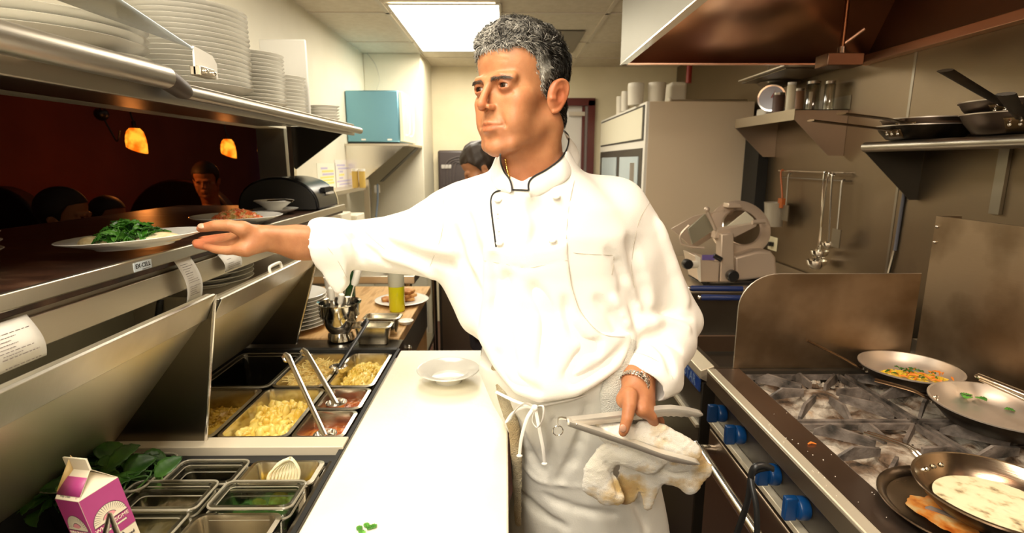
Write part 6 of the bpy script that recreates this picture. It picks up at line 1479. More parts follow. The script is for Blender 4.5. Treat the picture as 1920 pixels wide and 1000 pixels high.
# short curling tufts over the hair shell
R = np.random.RandomState(4); ctr = p[q].mean(1); e1 = p[q[:, 1]]-p[q[:, 0]]; e2 = p[q[:, 3]]-p[q[:, 0]]; nn = np.cross(e1, e2); nn /= np.linalg.norm(nn, axis=1)[:, None]+1e-12
outw = (ctr-np.array([0, -.02, .02])); good = ((nn*outw).sum(1) > .0) & (ctr[:, 2] > -.09)
idx = np.nonzero(good)[0]; pick = R.choice(idx, 23000); P0 = ctr[pick]+(R.rand(len(pick), 3)-.5)*.001; Nn = nn[pick]
flow = np.stack([R.randn(len(pick))*.35, .25+R.randn(len(pick))*.35+np.where(P0[:, 2] > .07, .35, -.7), np.where(P0[:, 2] > .07, .1, -.9)+R.randn(len(pick))*.25], 1)
# curls: swirl direction from a smooth field
sw = np.stack([wob(P0[:, 0], P0[:, 1], P0[:, 2], 110, 31), wob(P0[:, 0], P0[:, 1], P0[:, 2], 110, 32), wob(P0[:, 0], P0[:, 1], P0[:, 2], 110, 33)], 1)
flow = flow+sw*.6*np.clip((P0[:, 2:3]-.02)/.04, 0.1, 1); flow -= Nn*(flow*Nn).sum(1)[:, None]; flow /= np.linalg.norm(flow, axis=1)[:, None]+1e-9
side = np.cross(Nn, flow); Ln = np.where(P0[:, 2] > .04, .0085, .006)*(.6+.8*R.rand(len(pick))); wd = .00036*(.7+.7*R.rand(len(pick)))
VV = []; 
lift = np.where(P0[:, 2] > .05, .0042, .0018)*(.4+.9*R.rand(len(pick)))
for t, w_ in ((0, 1), (.35, 1.1), (.7, .8), (1, .25)):
    cpos = P0+flow*(Ln*t)[:, None]+Nn*(lift*math.sin(min(1.9, t*2.0))*1.0)[:, None]
    VV += [cpos-side*(wd*w_)[:, None], cpos+side*(wd*w_)[:, None]+Nn*.0004]
VV = np.stack(VV, 1); n = len(pick); base = (np.arange(n)*8)[:, None]
QQ = np.concatenate([base+np.array([0, 1, 3, 2]), base+np.array([2, 3, 5, 4]), base+np.array([4, 5, 7, 6])])
rn = np.repeat(R.randn(n)*.30, 8); P8 = VV.reshape(-1, 3)
np_mesh('hair_tufts', [(P8, QQ, HM)], M_hair, ho, color=hairtint(np.repeat(P0, 8, 0), rn+np.repeat(wob(P0[:, 0], P0[:, 1], P0[:, 2], 200, 41)*.14, 8)))
# eyebrows
R = np.random.RandomState(9)
M_brow = mat('dark_eyebrow', (.055, .038, .026), .6)
for s in (-1, 1):
    bv = []; bq = []
    for i in range(230):
        t = R.rand(); x = s*(.010+.036*t); yb = .0925-.55*max(0, (abs(x)-.012))**1.25-.5*max(0, abs(x)-.03); z = .0070+.0030*math.sin(t*2.4)+(R.rand()-.5)*.0052*(1-.5*t)
        # drop on to the skin surface by sampling the head field
        iy = np.interp(0, [0], [0]); ix_ = int((x-hf.lo[0])/hf.h); iz_ = int((z-hf.lo[2])/hf.h); col = hf.v[ix_, :, iz_]; ys = np.nonzero(col < 0)[0]
        yb = hf.ax[1][ys[-1]]+.0020
        d = np.array([s*(.5+.8*t), -.06-.45*t, .55-.75*t+R.randn()*.12]); d /= np.linalg.norm(d); Lh = .006+.003*R.rand()
        a = np.array([x, yb, z]); w = np.array([0, .0, .00035]); o = len(bv)*1
        b_ = a+d*Lh*.5+np.array([0, .0012, 0]); c2 = a+d*Lh
        n0 = len(bv); bv += [a-w, a+w, b_-w, b_+w, c2-w*.3, c2+w*.3]; bq += [[n0, n0+1, n0+3, n0+2], [n0+2, n0+3, n0+5, n0+4]]
    np_mesh('eyebrow', [(np.array(bv), np.array(bq), HM)], M_brow, chef)
# ---------------------------------------------------------------- clothes
M_cloth = noisy(mat('white_chef_cotton', (.87, .84, .78), .8, sheen=.2), [(.86, .83, .77), (.89, .86, .80)], 5, bump=.08, bscale=420)
M_apron = noisy(mat('shaded_apron_cotton', (.72, .70, .63), .85, sheen=.2), [(.70, .68, .61), (.75, .73, .67)], 6, bump=.1, bscale=300)  # greyer than the bib: the skirt's shade is put into the colour
M_stitch = mat('seam_thread', (.50, .45, .36), .8); M_pipe = mat('black_piping', (.012, .010, .010), .6)
def poly_sd(X, Z, pts):
    n = len(pts); d = np.full(np.broadcast(X, Z).shape, 1e9); s = np.ones(d.shape)
    for i in range(n):
        a = pts[i]; b = pts[i-1]; ex, ez = b[0]-a[0], b[1]-a[1]; wx, wz = X-a[0], Z-a[1]
        t = np.clip((wx*ex+wz*ez)/(ex*ex+ez*ez), 0, 1); d = np.minimum(d, (wx-ex*t)**2+(wz-ez*t)**2)
        c1 = Z >= a[1]; c2 = Z < b[1]; c3 = ex*wz > ez*wx; m = (c1 & c2 & c3) | (~c1 & ~c2 & ~c3); s = np.where(m, -s, s)
    return s*np.sqrt(d)
FOLD = .5
def surf(F, u, v, off=0., y0=.80, y1=1.5):
    """first hit of the pixel ray on a field"""
    a = P(u, v, Y=y0); b = P(u, v, Y=y1); n = 900; t = np.linspace(0, 1, n)[:, None]; q = np.array(a)+(np.array(b)-np.array(a))*t
    ii = np.round((q-F.lo)/F.h).astype(int); ok = ((ii >= 0) & (ii < np.array(F.v.shape))).all(1); val = np.full(n, 9.)
    val[ok] = F.v[ii[ok, 0], ii[ok, 1], ii[ok, 2]]; k = np.nonzero(val < off)[0]
    return Vector(q[k[0]]) if len(k) else None
def stroke(F, pts, r, k, op='-', push=0.0, n=5):
    """carve or raise a fold along a line drawn over the surface"""
    pts = smooth_path([(p[0], p[1], 0) for p in pts], n); S_ = []
    for p in pts:
        h = surf(F, p.x, p.y)
        if h is not None: S_.append(h+Vector((0, push, 0)))
    m = len(S_)
    for i in range(m-1):
        if (S_[i+1]-S_[i]).length > .06: continue
        e0 = math.sin(pi*(i+.5)/m)**.7; s_ = FOLD if r > .002 else 1
        F.cap(S_[i]+Vector((0, -.004*(1-e0), 0)) if op == '-' else S_[i], S_[i+1]+(Vector((0, -.004*(1-e0), 0)) if op == '-' else Vector()), r*e0*s_, r*e0*s_, k*(.8 if s_ < 1 else 1), op)
G = Field((-.46, .86, .93), (.47, 1.32, 1.52), .0042)
def gz(Z): return .014+.020*np.clip((1.22-Z)/.14, 0, 1)
G.fn(lambda X, Y, Z: torso(X, Y, Z, gz(Z)), .03)
G.cap(shR+Vector((.02, 0, -.01)), (.02, 1.12, 1.425), .066, .048, .05).cap(shL+Vector((-.02, 0, -.01)), (.12, 1.12, 1.425), .066, .048, .05)
G.disp(lambda X, Y, Z: wob(X*1.0, Y*.7, Z*.55, 34, 12, 9)*.0014)
GT = G.v.copy()
zb_x = [P(u, v, Y=.97) for u, v in ((880, 640), (925, 700), (965, 738), (1010, 752), (1080, 738), (1165, 695), (1205, 640), (1240, 610))]
bx, bz_ = [p.x for p in zb_x], [p.z for p in zb_x]
def hemz(X): return np.interp(X, bx, bz_)
G.fn(lambda X, Y, Z: (hemz(X)+.004-Z)*.8+0*Y, .022, 'i')
# reaching sleeve
G.path([J(905, 415, 1.14), J(850, 425, 1.16), J(790, 446, 1.17), J(730, 458, 1.165), J(680, 460, 1.155), J(612, 462, 1.125)], [.088, .086, .070, .061, .056, .050], .03)
G.cap(J(850, 470, 1.16), J(912, 590, 1.10), .058, .050, .05)
G.cap(J(715, 468, 1.15), J(800, 475, 1.15), .034, .044, .04)
# cuff turned back, with a drooping flap
G.cap(J(607, 458, 1.12), J(632, 460, 1.125), .0565, .0575, .006)
flap = [(p_.x, p_.z) for p_ in (P(*q_, Y=1.09) for q_ in ((588, 455), (650, 450), (656, 500), (652, 540), (640, 556), (626, 556), (610, 530), (598, 500)))]
G.fn(lambda X, Y, Z: np.maximum(poly_sd(X+0*Z, Z+0*X, flap)+.004+0*Y, np.abs(Y-1.093+.25*(Z-1.30))-.020), .012, lo=(-.5, 1.0, 1.15), hi=(-.2, 1.2, 1.45))
# bent sleeve
G.path([J(1140, 405, 1.13), J(1172, 440, 1.14), J(1213, 520, 1.16), J(1252, 590, 1.16), J(1252, 640, 1.10), J(1226, 692, 1.01)], [.082, .078, .072, .064, .060, .049], .03)
G.cap(J(1275, 600, 1.15), J(1292, 606, 1.15), .034, .028, .03)
G.cap(J(1228, 690, 1.015), J(1224, 700, .995), .0535, .0555, .006)
G.cap(J(1252, 700, 1.0), J(1264, 722, .99), .026, .018, .02)
G.cap(J(1175, 500, 1.10), J(1185, 600, 1.08), .050, .050, .05)
# soft random drape
G.disp(lambda X, Y, Z: wob(X*1.0, Y*.7, Z*.55, 34, 12, 9)*.0014+wob(X, Y, Z, 75, 14)*.0007)
# pull lines and folds drawn on the cloth
for pts, r, k, op, push in [
    ([(690, 428), (735, 462), (790, 482), (850, 500)], .006, .022, '-', 0), ([(655, 440), (690, 470), (730, 495)], .005, .018, '-', 0),
    ([(640, 425), (665, 455), (680, 490)], .004, .014, '-', 0), ([(700, 415), (760, 425), (820, 420)], .005, .02, '-', 0),
    ([(848, 430), (870, 500), (900, 560)], .005, .03, '-', 0), ([(720, 480), (775, 497), (815, 520)], .007, .02, '+', -.001),
    ([(745, 440), (800, 460), (850, 470)], .008, .03, '+', 0), ([(870, 400), (890, 470), (912, 540)], .006, .03, '-', 0),
    ([(1195, 590), (1225, 583), (1262, 592), (1300, 596)], .006, .016, '-', 0), ([(1210, 612), (1245, 604), (1290, 618)], .010, .02, '+', .002),
    ([(1200, 640), (1235, 632), (1275, 655)], .006, .018, '-', 0), ([(1225, 640), (1250, 665), (1262, 700)], .005, .018, '-', 0),
    ([(1180, 450), (1200, 520), (1215, 570)], .005, .03, '-', 0), ([(1235, 420), (1262, 500), (1285, 570)], .008, .03, '+', .001),
    ([(1165, 540), (1190, 575), (1188, 625)], .007, .022, '-', 0), ([(1150, 560), (1172, 600), (1185, 640)], .008, .02, '+', .002), ([(1120, 560), (1150, 600), (1170, 640)], .005, .02, '-', 0),
    ([(1000, 380), (1015, 430), (1010, 450)], .004, .03, '-', 0), ([(1140, 470), (1160, 500), (1170, 530)], .003, .02, '-', 0)]:
    stroke(G, pts, r, k, op, push)
GJ = G.v.copy()
# openings: cuffs and neck
nb = HM @ Vector((0, -.046, -.27)); nt_ = HM @ Vector((0, -.02, -.08))
G.cap(J(560, 456, 1.10), J(612, 461, 1.122), .040, .046, .004, '-')
G.cap(J(1200, 738, .955), J(1213, 714, .985), .038, .041, .004, '-')
G.cap(HM @ Vector((0, -.030, -.125)), nt_, .062, .074, .010, '-')
G.cap(J(975, 298, .980), J(975, 344, .980), .036, .013, .006, '-')
cA, cB = J(583, 425, 1.12), J(602, 492, 1.12); sl_ = (cB.x-cA.x)/(cA.z-cB.z)
G.fn(lambda X, Y, Z: (cA.x+sl_*(cA.z-Z)-X)*.95+0*Y, .004, 'i')
# seams
def seam(F, pts, r=.0012, k=.004): stroke(F, pts, r, k, '-', 0, 8)
p, q = G.mesh(); p = smoothv(p, q, 4, .5); jk = np_mesh('chef_jacket', [(p, q, None)], M_cloth, chef)
# bib of the apron: a layer lying over the jacket
def P2(u, v, Y=.985): q = P(u, v, Y=Y); return (q.x, q.z)
bibp = [P2(*a) for a in ((905, 463), (985, 466), (1035, 459), (1063, 450), (1067, 500), (1073, 540), (1089, 585), (1126, 622), (1173, 628), (1260, 610), (1260, 800), (860, 800), (880, 680), (895, 620), (903, 560))]
B = Field((-.10, .86, .93), (.33, 1.16, 1.36), .0036)
# resample the jacket field on the finer grid
def resample(Fs, V, Fd):
    idx = []
    for i in range(3):
        g = (Fd.ax[i]-Fs.lo[i])/Fs.h; g = np.clip(g, 0, V.shape[i]-1.001); i0 = g.astype(int); idx.append((i0, g-i0))
    (a, fa_), (b, fb_), (c, fc_) = idx; out = 0
    for i in (0, 1):
        for j in (0, 1):
            for k in (0, 1):
                w = (fa_ if i else 1-fa_)[:, None, None]*(fb_ if j else 1-fb_)[None, :, None]*(fc_ if k else 1-fc_)[None, None, :]
                out = out+V[np.ix_(a+i, b+j, c+k)]*w
    return out.astype(np.float32)
B.v = resample(G, GT, B)-.0065
B.fn(lambda X, Y, Z: Y-1.10+0*X+0*Z, .004, 'i')
for pts, r, k, op, push in [([(1125, 640), (1090, 665), (1060, 710)], .004, .02, '-', 0), ([(950, 520), (945, 600), (960, 700)], .005, .03, '-', 0), ([(1000, 540), (1030, 600), (1020, 690)], .004, .03, '-', 0), ([(1175, 645), (1130, 690), (1070, 720)], .006, .02, '-', 0), ([(930, 660), (960, 710), (1010, 735)], .005, .02, '-', 0),
    ([(925, 480), (930, 540), (926, 600)], .004, .02, '-', 0), ([(1060, 560), (1075, 620), (1120, 660)], .005, .02, '-', 0)]: stroke(B, pts, r, k, op, push)
B.fn(lambda X, Y, Z: poly_sd(X+0*Z, Z+0*X, bibp)+0*Y, .003, 'i')
B.fn(lambda X, Y, Z: (hemz(X)-Z)*.8+0*Y, .020, 'i')
seam(B, [(906, 489), (945, 495), (985, 503), (1030, 495), (1066, 488)], .0010, .003)
p, q = B.mesh(); p = smoothv(p, q, 5, .5); bib = np_mesh('apron_bib', [(p, q, None)], M_cloth, chef)
# visible stitching
def thread(F, pts, nm, r=.00045, par=None):
    S_ = [surf(F, p.x, p.y, .0002) for p in smooth_path([(a[0], a[1], 0) for a in pts], 8)]; S_ = [p+Vector((0, -.0004, 0)) for p in S_ if p is not None]
    for _ in range(2): S_ = [S_[0]]+[(S_[i-1]+S_[i]*2+S_[i+1])/4 for i in range(1, len(S_)-1)]+[S_[-1]]
    MB().tube(S_, r, 6).build(nm, M_stitch, par or jk)
for pts in ([(829, 350), (832, 390), (828, 440), (806, 500)], [(1078, 334), (1070, 370), (1064, 410), (1062, 448)], [(1218, 380), (1200, 410), (1190, 450), (1184, 500), (1190, 540)], [(1070, 474), (1110, 477), (1151, 479)], [(1151, 479), (1150, 500), (1147, 516)], [(672, 418), (690, 440), (722, 468)], [(600, 428), (612, 460), (634, 490), (650, 520)], [(1182, 660), (1215, 668), (1250, 690), (1262, 712)]): thread(G, pts, 'seam_stitching')
thread(B, [(907, 489), (945, 495), (985, 503), (1030, 495), (1064, 488)], 'hem_stitching', par=bib); thread(B, [(1066, 500), (1074, 545), (1091, 588), (1128, 626), (1172, 632)], 'hem_stitching', par=bib)
# lower apron
A_ = Field((-.06, .92, .40), (.42, 1.34, 1.10), .0048)
A_.fn(lambda X, Y, Z: torso(X, Y, Z, .014+.01*np.clip((.8-Z)/.3, 0, 1))+wob(X*1.6, Y*1.2, Z*.35, 38, 61, 8)*.0030+0.0035*np.sin((X*1.2+Z*.5)*70)*np.clip((.86-Z)/.12, 0, 1), .001)
for pts, r, k, op, push in [([(965, 845), (990, 885), (1015, 903), (1060, 910), (1110, 914)], .0045, .010, '+', .001), ([(1095, 800), (1070, 860), (1050, 900)], .005, .018, '-', 0), ([(1040, 780), (1035, 840), (1020, 890)], .004, .016, '-', 0), ([(965, 780), (985, 830), (1010, 880)], .005, .02, '-', 0), ([(1100, 760), (1090, 820), (1075, 870)], .004, .02, '-', 0),
    ([(970, 920), (1010, 960), (1060, 990)], .006, .02, '-', 0), ([(1020, 930), (1080, 955), (1150, 965)], .005, .02, '-', 0), ([(1180, 930), (1200, 960), (1215, 995)], .006, .02, '-', 0)]: stroke(A_, pts, r, k, op, push)
A_.fn(lambda X, Y, Z: np.maximum(Z-1.085, .44-Z)+0*X+0*Y, .004, 'i')
p, q = A_.mesh(); p = smoothv(p, q, 1, .45); np_mesh('apron_skirt', [(p, q, None)], M_apron, chef)
# strings with a bow
def ribbon(pts, w=.0045, nm='apron_strings', par=None):
    return [P(*a[:2], Y=a[2]) for a in pts]
m = MB()
for pts in ([(1004, 764, .955), (985, 757, .945), (968, 768, .938), (957, 787, .938), (950, 792, .945), (962, 775, .945), (985, 764, .948), (1002, 766, .955)],
            [(1002, 764, .952), (1018, 762, .942), (1018, 785, .935), (1008, 802, .937), (998, 790, .942), (1002, 770, .952)],
            [(1000, 766, .950), (988, 785, .945), (978, 820, .945), (974, 853, .950)], [(1004, 766, .950), (1010, 800, .945), (1018, 840, .945), (1021, 868, .950)],
            [(930, 735, 1.0), (965, 752, .970), (1003, 764, .955)], [(1003, 764, .955), (1080, 748, .965), (1150, 722, .99)]):
    sp_ = smooth_path([P(a, b, Y=c) for a, b, c in pts], 6); m.tube(sp_, [(.0032, .0009)]*len(sp_), 8, flat=(1, 0, .3))
for u, v in ((974, 855), (1021, 870)): m.ball(tuple(P(u, v, Y=.95)), .0045, 10, (1.4, 1, .7))
m.ball(tuple(P(1003, 765, Y=.950)), .0065, 12)
m.build('apron_strings', M_cloth, chef)
# collar band with piping
def neckhit(u, v, off):
    a_, b_ = P(u, v, Y=.88), P(u, v, Y=1.25); I_ = HM.inverted(); la, lb_ = I_ @ a_, I_ @ b_
    for k in range(500):
        w_ = la.lerp(lb_, k/500); ii = [int(round((w_[i]-hf.lo[i])/hf.h)) for i in range(3)]
        if all(0 <= ii[i] < hf.v.shape[i] for i in range(3)) and hf.v[ii[0], ii[1], ii[2]] < off: return a_.lerp(b_, k/500)
    return None
def strip(up, lo, nm, thick=.004):
    U_ = []
    for a, b, c in up:
        ys = [h_.y for h_ in (neckhit(a, b, .006), surf(G, a, b)) if h_ is not None and h_.y < c+.03]; U_.append(P(a, b, Y=min(ys)-.003 if ys else c))
    ys_ = [p.y for p in U_]
    for i in range(1, len(U_)-1): U_[i].y = min(U_[i].y, (ys_[i-1]+2*ys_[i]+ys_[i+1])/4)
    L2_ = []
    for a, b, c in lo: h_ = surf(G, a, b); L2_.append(P(a, b, Y=h_.y+.001) if h_ is not None and h_.y < c+.06 else P(a, b, Y=c))
    up = smooth_path(U_, 6); lo = smooth_path(L2_, 6); n = min(len(up), len(lo)); m = MB(); vs = []
    for i in range(n):
        for k in range(5):
            t = k/4; q_ = up[i].lerp(lo[i], t); q_.y -= .004*math.sin(pi*t); vs.append(q_)
    m.add(vs, [(i*5+k, i*5+k+1, (i+1)*5+k+1, (i+1)*5+k) for i in range(n-1) for k in range(4)])
    return m.build(nm, M_cloth, jk, thick=thick, sub=1), up
c1, up1 = strip([(1057, 246, 1.12), (1062, 258, 1.10), (1063, 275, 1.07), (1052, 297, 1.03), (1025, 318, 1.00), (1000, 332, .985), (991, 344, .980), (991, 358, .978)],
                [(1064, 262, 1.150), (1082, 280, 1.120), (1086, 305, 1.07), (1068, 335, 1.02), (1038, 354, .995), (1016, 366, .985), (1003, 370, .980), (994, 371, .978)], 'collar')
c2, up2 = strip([(938, 290, 1.04), (939, 305, 1.02), (945, 322, 1.00), (955, 336, .985), (959, 348, .980), (960, 358, .978)],
                [(920, 318, 1.07), (920, 334, 1.04), (924, 346, 1.01), (932, 356, .99), (944, 361, .982), (956, 362, .978)], 'collar')
for u_, c_o in ((up1, c1), (up2, c2)): MB().tube([p+Vector((0, -.003, .0005)) for p in u_], .0016, 8).build('collar_piping', M_pipe, c_o)
pts = []
for p in smooth_path([(991, 357, 0), (960, 356, 0), (938, 357, 0), (925, 363, 0), (920, 378, 0), (923, 410, 0), (927, 440, 0), (930, 463, 0)], 6):
    h_ = surf(G, p.x, p.y)
    if h_ is not None: pts.append(h_+Vector((0, -.0015, 0)))
for _ in range(3): pts = [pts[0]]+[(pts[i-1]+pts[i]*2+pts[i+1])/4 for i in range(1, len(pts)-1)]+[pts[-1]]
MB().tube(pts, .0016, 8).build('front_piping', M_pipe, jk)
for u, v in ((934, 376), (1043, 370), (937, 457), (1036, 452)):
    h_ = surf(G, u, v) or P(u, v, Y=.98); h_ = h_+Vector((0, -.003, 0)); m = MB().ball(tuple(h_), .0062, 12, (1.1, .8, .7)); m.tube([h_+Vector((-.007, 0, .0)), h_+Vector((.007, -.001, .003))], .0028, 8); m.build('knot_button', M_cloth, jk)
# placket edge stitches
m = MB()
for k in range(8): h_ = surf(G, 932+.6*k, 392+8.2*k); m.ball(tuple(h_+Vector((0, -.0002, 0))), .0022, 8, (1, .5, .8))
m.build('placket_puckers', M_cloth, jk)
# gold chain on the neck
ch = []
for a in smooth_path([(948, 300, 1.0), (952, 322, 1.0), (958, 338, .99), (968, 350, .99), (982, 354, .99)], 14): 
    loc = HM.inverted() @ P(a.x, a.y, Y=.93); dr_ = (HM.to_3x3().inverted() @ (P(a.x, a.y, Y=1.2)-P(a.x, a.y, Y=.93))); best = None
    for k in range(400):
        w_ = loc+dr_*(k/400); ii = [int(round((w_[i]-hf.lo[i])/hf.h)) for i in range(3)]
        if all(0 <= ii[i] < hf.v.shape[i] for i in range(3)) and hf.v[ii[0], ii[1], ii[2]] < .001: best = HM @ w_; break
    if best is not None: ch.append(best)
M_gold = mat('gold_chain', (.85, .52, .14), .2, 1); m = MB()
for i, c_ in enumerate(ch): m.ball(tuple(c_+Vector((0, -.001, 0))), .0019, 8, (1, .7, 1.25))
if ch: m.build('gold_chain', M_gold, chef)
# trousers and shoes
M_trs = mat('black_trousers', (.015, .014, .014), .8)
F = Field((0, .96, .05), (.40, 1.32, 1.02), .009)
F.fn(lambda X, Y, Z: np.maximum(torso(X, Y, Z, -.022), .78-Z), .02)
for hx_, kx, fx in ((.11, .11, .10), (.25, .255, .27)): F.cap((hx_, 1.14, .86), (kx, 1.14, .50), .080, .070, .02).cap((kx, 1.14, .50), (fx, 1.17, .09), .072, .062, .03)
F.fn(lambda X, Y, Z: .08-Z+0*X+0*Y, .004, 'i')
p, q = F.mesh(); np_mesh('trousers', [(p, q, None)], M_trs, chef)
for fx in (.10, .27):
    F = Field((fx-.07, .96, -.01), (fx+.07, 1.28, .13), .005); F.cap((fx, 1.18, .05), (fx, 1.05, .035), .048, .040, .03).cap((fx, 1.17, .06), (fx, 1.17, .12), .045, .045, .02); F.fn(lambda X, Y, Z: .0-Z+0*X+0*Y, .004, 'i')
    p, q = F.mesh(); np_mesh('shoe', [(p, q, None)], M_black, chef)
# thumbnails
for (a, b, c, w, par_rot) in ((378, 424, 1.024, .0062, -.2), (1168, 804, .8795, .0066, 1.5)):
    o = MB().ball((0, 0, 0), w, 14, (1.25, .35, .95)).build('fingernail', mat('fingernail', (.60, .33, .22), .3) if 'fingernail' not in MATS else MATS['fingernail']); o.parent = chef; o.location = P(a, b, Y=c)-Vector(chef.location); o.rotation_euler = (0, par_rot, 0) if w < .0064 else (0, math.radians(80), 0)
    if w < .0064: o.rotation_euler = (math.radians(-35), math.radians(10), 0)
# watch
ax_ = (wr2-el2).normalized(); wc_ = wr2+ax_*.014; u1 = ax_.orthogonal().normalized(); u2 = ax_.cross(u1)
m = MB(); nl = 26
for i in range(nl):
    a = 2*pi*i/nl; rr1, rr2 = .0302, .0285
    c_ = wc_+u1*(rr1*math.cos(a))+u2*(rr2*math.sin(a)); rad = (u1*math.cos(a)+u2*math.sin(a)).normalized(); tan = rad.cross(ax_)
    for o_, w_ in ((-.0070, .0052), (0, .0068), (.0070, .0052)):
        m.bar(c_+ax_*o_-tan*.0031, c_+ax_*o_+tan*.0031, w_ if False else .0030, w_, ax_)
wt = m.build('wristwatch', M_steelb, chef, bevel=.0006)
# ---------------------------------------------------------------- plate held out to the pass
q = P(254, 449, Y=1.10); zr_ = P(392, 438, Y=1.06).z
sv = thing('served_plate', (q.x, q.y, P(254, 447, Y=1.10).z-.016), 'large white plate held out over the pass counter by the chef', 'plate')
pm = MB().lathe(plate_prof(.150, .024, .005, .52, .66), n=80).build('plate_rim', M_china); pm.parent = sv
sv.rotation_euler = (0, math.radians(-3.2), 0); sv.scale = (.88, .88, .95)
RM = Matrix.Translation(sv.location) @ Euler(sv.rotation_euler).to_matrix().to_4x4() @ Matrix.Diagonal((.88, .88, .95, 1))
def onplate(name, mb, m, label, cat, **k):
    o = mb.build(name, m, **k); o.matrix_world = RM; return tag(o, label, cat)
M_fish = noisy(mat('seared_fish', (.72, .6, .36), .45), [(.78, .68, .44), (.66, .5, .24), (.80, .72, .50)], 22, bump=.3, bscale=60)
for (x, y, sx, sy, lab) in ((-.055, -.030, .052, .030, 'pale seared fish piece at the left of the greens on the held plate'), (.062, -.020, .055, .032, 'pale seared fish piece at the right of the greens on the held plate')):
    F = Field((-.07, -.05, -.01), (.07, .05, .035), .0022); F.ell((0, 0, .004), (sx, sy, .016), .01); F.disp(lambda X, Y, Z: wob(X, Y, Z, 120, int(abs(x)*1000))*.0016); F.fn(lambda X, Y, Z: .0-Z+0*X+0*Y, .002, 'i')
    p, f = F.mesh(); o = np_mesh('fish_fillet', [(p+np.array([x, y, .009]), f, None)], M_fish); o.matrix_world = RM; tag(o, lab, 'fish')
M_greens = noisy(mat('wilted_greens', (.04, .16, .015), .28), [(.010, .05, .004), (.04, .16, .012), (.10, .28, .04)], 40)
gm = MB(); R = random.Random(21)
for i in range(150):
    a = R.random()*6.28; rr_ = R.random()**.6; x = .006+.056*rr_*math.cos(a); y = -.025+.036*rr_*math.sin(a); z = .016+.030*(1-rr_**2)*R.uniform(.5, 1)
    leaf(gm, Vector((x, y, z)), R.uniform(.022, .044), R.uniform(.006, .011), (R.uniform(-.6, .6), R.uniform(-.8, .8), R.uniform(0, 6.28)), R.uniform(.2, .8), R.uniform(.2, 1.0))
for i in range(60):
    a = R.random()*6.28; rr_ = R.random()**.6; x = .006+.055*rr_*math.cos(a); y = -.025+.036*rr_*math.sin(a); p0_ = Vector((x, y, .018+.026*(1-rr_**2)))
    gm.tube([p0_, p0_+Vector((R.uniform(-.012, .012), R.uniform(-.01, .01), .006)), p0_+Vector((R.uniform(-.024, .024), R.uniform(-.014, .01), -.002))], .0011, 5)
onplate('wilted_greens', gm, M_greens, 'heap of glossy wilted green leaves on the held plate', 'greens', thick=.0006, angle=80)['kind'] = 'stuff'
# ---------------------------------------------------------------- tongs and towel in the other hand
M_tong = steel('tong_steel', (.80, .76, .68), .42, (3, 3, 3), .08); M_tong.node_tree.nodes['Principled BSDF'].inputs['Metallic'].default_value = .65
tg = thing('kitchen_tongs', tuple(P(1065, 796, Y=.905)), 'long scalloped steel tongs held open in the chef\'s lower hand', 'tongs')
def sheet(pts, y0, y1, dy=.003): 
    """U-profile arm: web plus two flanges, y0 at hinge, y1 at tip"""
    us = [p[0] for p in pts]; a, b = min(us), max(us)
    return [P(u, v, Y=y0+(y1-y0)*(u-a)/(b-a)) for u, v in pts]
def arm(top, bot, y0, y1, w):
    T = sheet(top, y0, y1); Bt = sheet(bot, y0, y1); m = MB(); n = len(T); d = Vector((0, w, .0))
    vs = T+Bt+[p+d for p in T]+[p+d for p in Bt]
    for i in range(n-1):
        m.add([T[i], T[i+1], Bt[i+1], Bt[i]], [(0, 1, 2, 3)])
        m.add([T[i], T[i+1], T[i+1]+d, T[i]+d], [(0, 1, 2, 3)])
        m.add([T[i]+d, T[i+1]+d, Bt[i+1]+d, Bt[i]+d], [(0, 1, 2, 3)])
    return m
tipu = [(1240, 768), (1262, 767), (1290, 770), (1318, 777)]
sc_u = [(1240, 782), (1246, 780), (1252, 782), (1258, 780), (1264, 782), (1270, 780), (1276, 783), (1282, 781), (1290, 783), (1298, 781), (1306, 783), (1318, 780)]
def dens(pts, n): 
    L_ = [0]; 
    for i in range(len(pts)-1): L_.append(L_[-1]+math.hypot(pts[i+1][0]-pts[i][0], pts[i+1][1]-pts[i][1]))
    return [(np.interp(L_[-1]*k/(n-1), L_, [p[0] for p in pts]), np.interp(L_[-1]*k/(n-1), L_, [p[1] for p in pts])) for k in range(n)]
arm(dens([(1064, 790), (1120, 784), (1180, 777)]+tipu, 50), dens([(1066, 800), (1120, 796), (1180, 789)]+sc_u, 50), .905, .93, .016).build('upper_arm', M_tong, tg, thick=.001)
arm(dens([(1064, 790), (1120, 808), (1190, 832), (1240, 851), (1290, 864), (1312, 870)], 50), dens([(1064, 799), (1120, 818), (1190, 842), (1240, 860), (1260, 867), (1275, 869), (1290, 872), (1312, 872)], 50), .898, .898, .016).build('lower_arm', M_tong, tg, thick=.001)
MB().tube(smooth_path([P(1068, 786, Y=.912), P(1050, 784, Y=.912), P(1046, 790, Y=.912), P(1047, 800, Y=.912)], 5), [(.006, .0008)]*16, 8, flat=(0, 1, 0)).build('spring_clip', M_chrome, tg)
c0 = P(1046, 806, Y=.912); MB().tube([c0+Vector((.0095*math.cos(k*pi/10), 0, .0095*math.sin(k*pi/10)*1.05-.002)) for k in range(21)], .0009, 8).build('pull_ring', M_chrome, tg)
MB().ball(tuple(P(1081, 796, Y=.899)), .0022, 10).build('rivet', M_chrome, tg)
MB().prism([P(1100, 794, Y=.909), P(1108, 792, Y=.909), P(1104, 798, Y=.909), P(1110, 804, Y=.909), P(1103, 802, Y=.909)], (0, .008, 0)).build('locking_tab', M_black, tg)
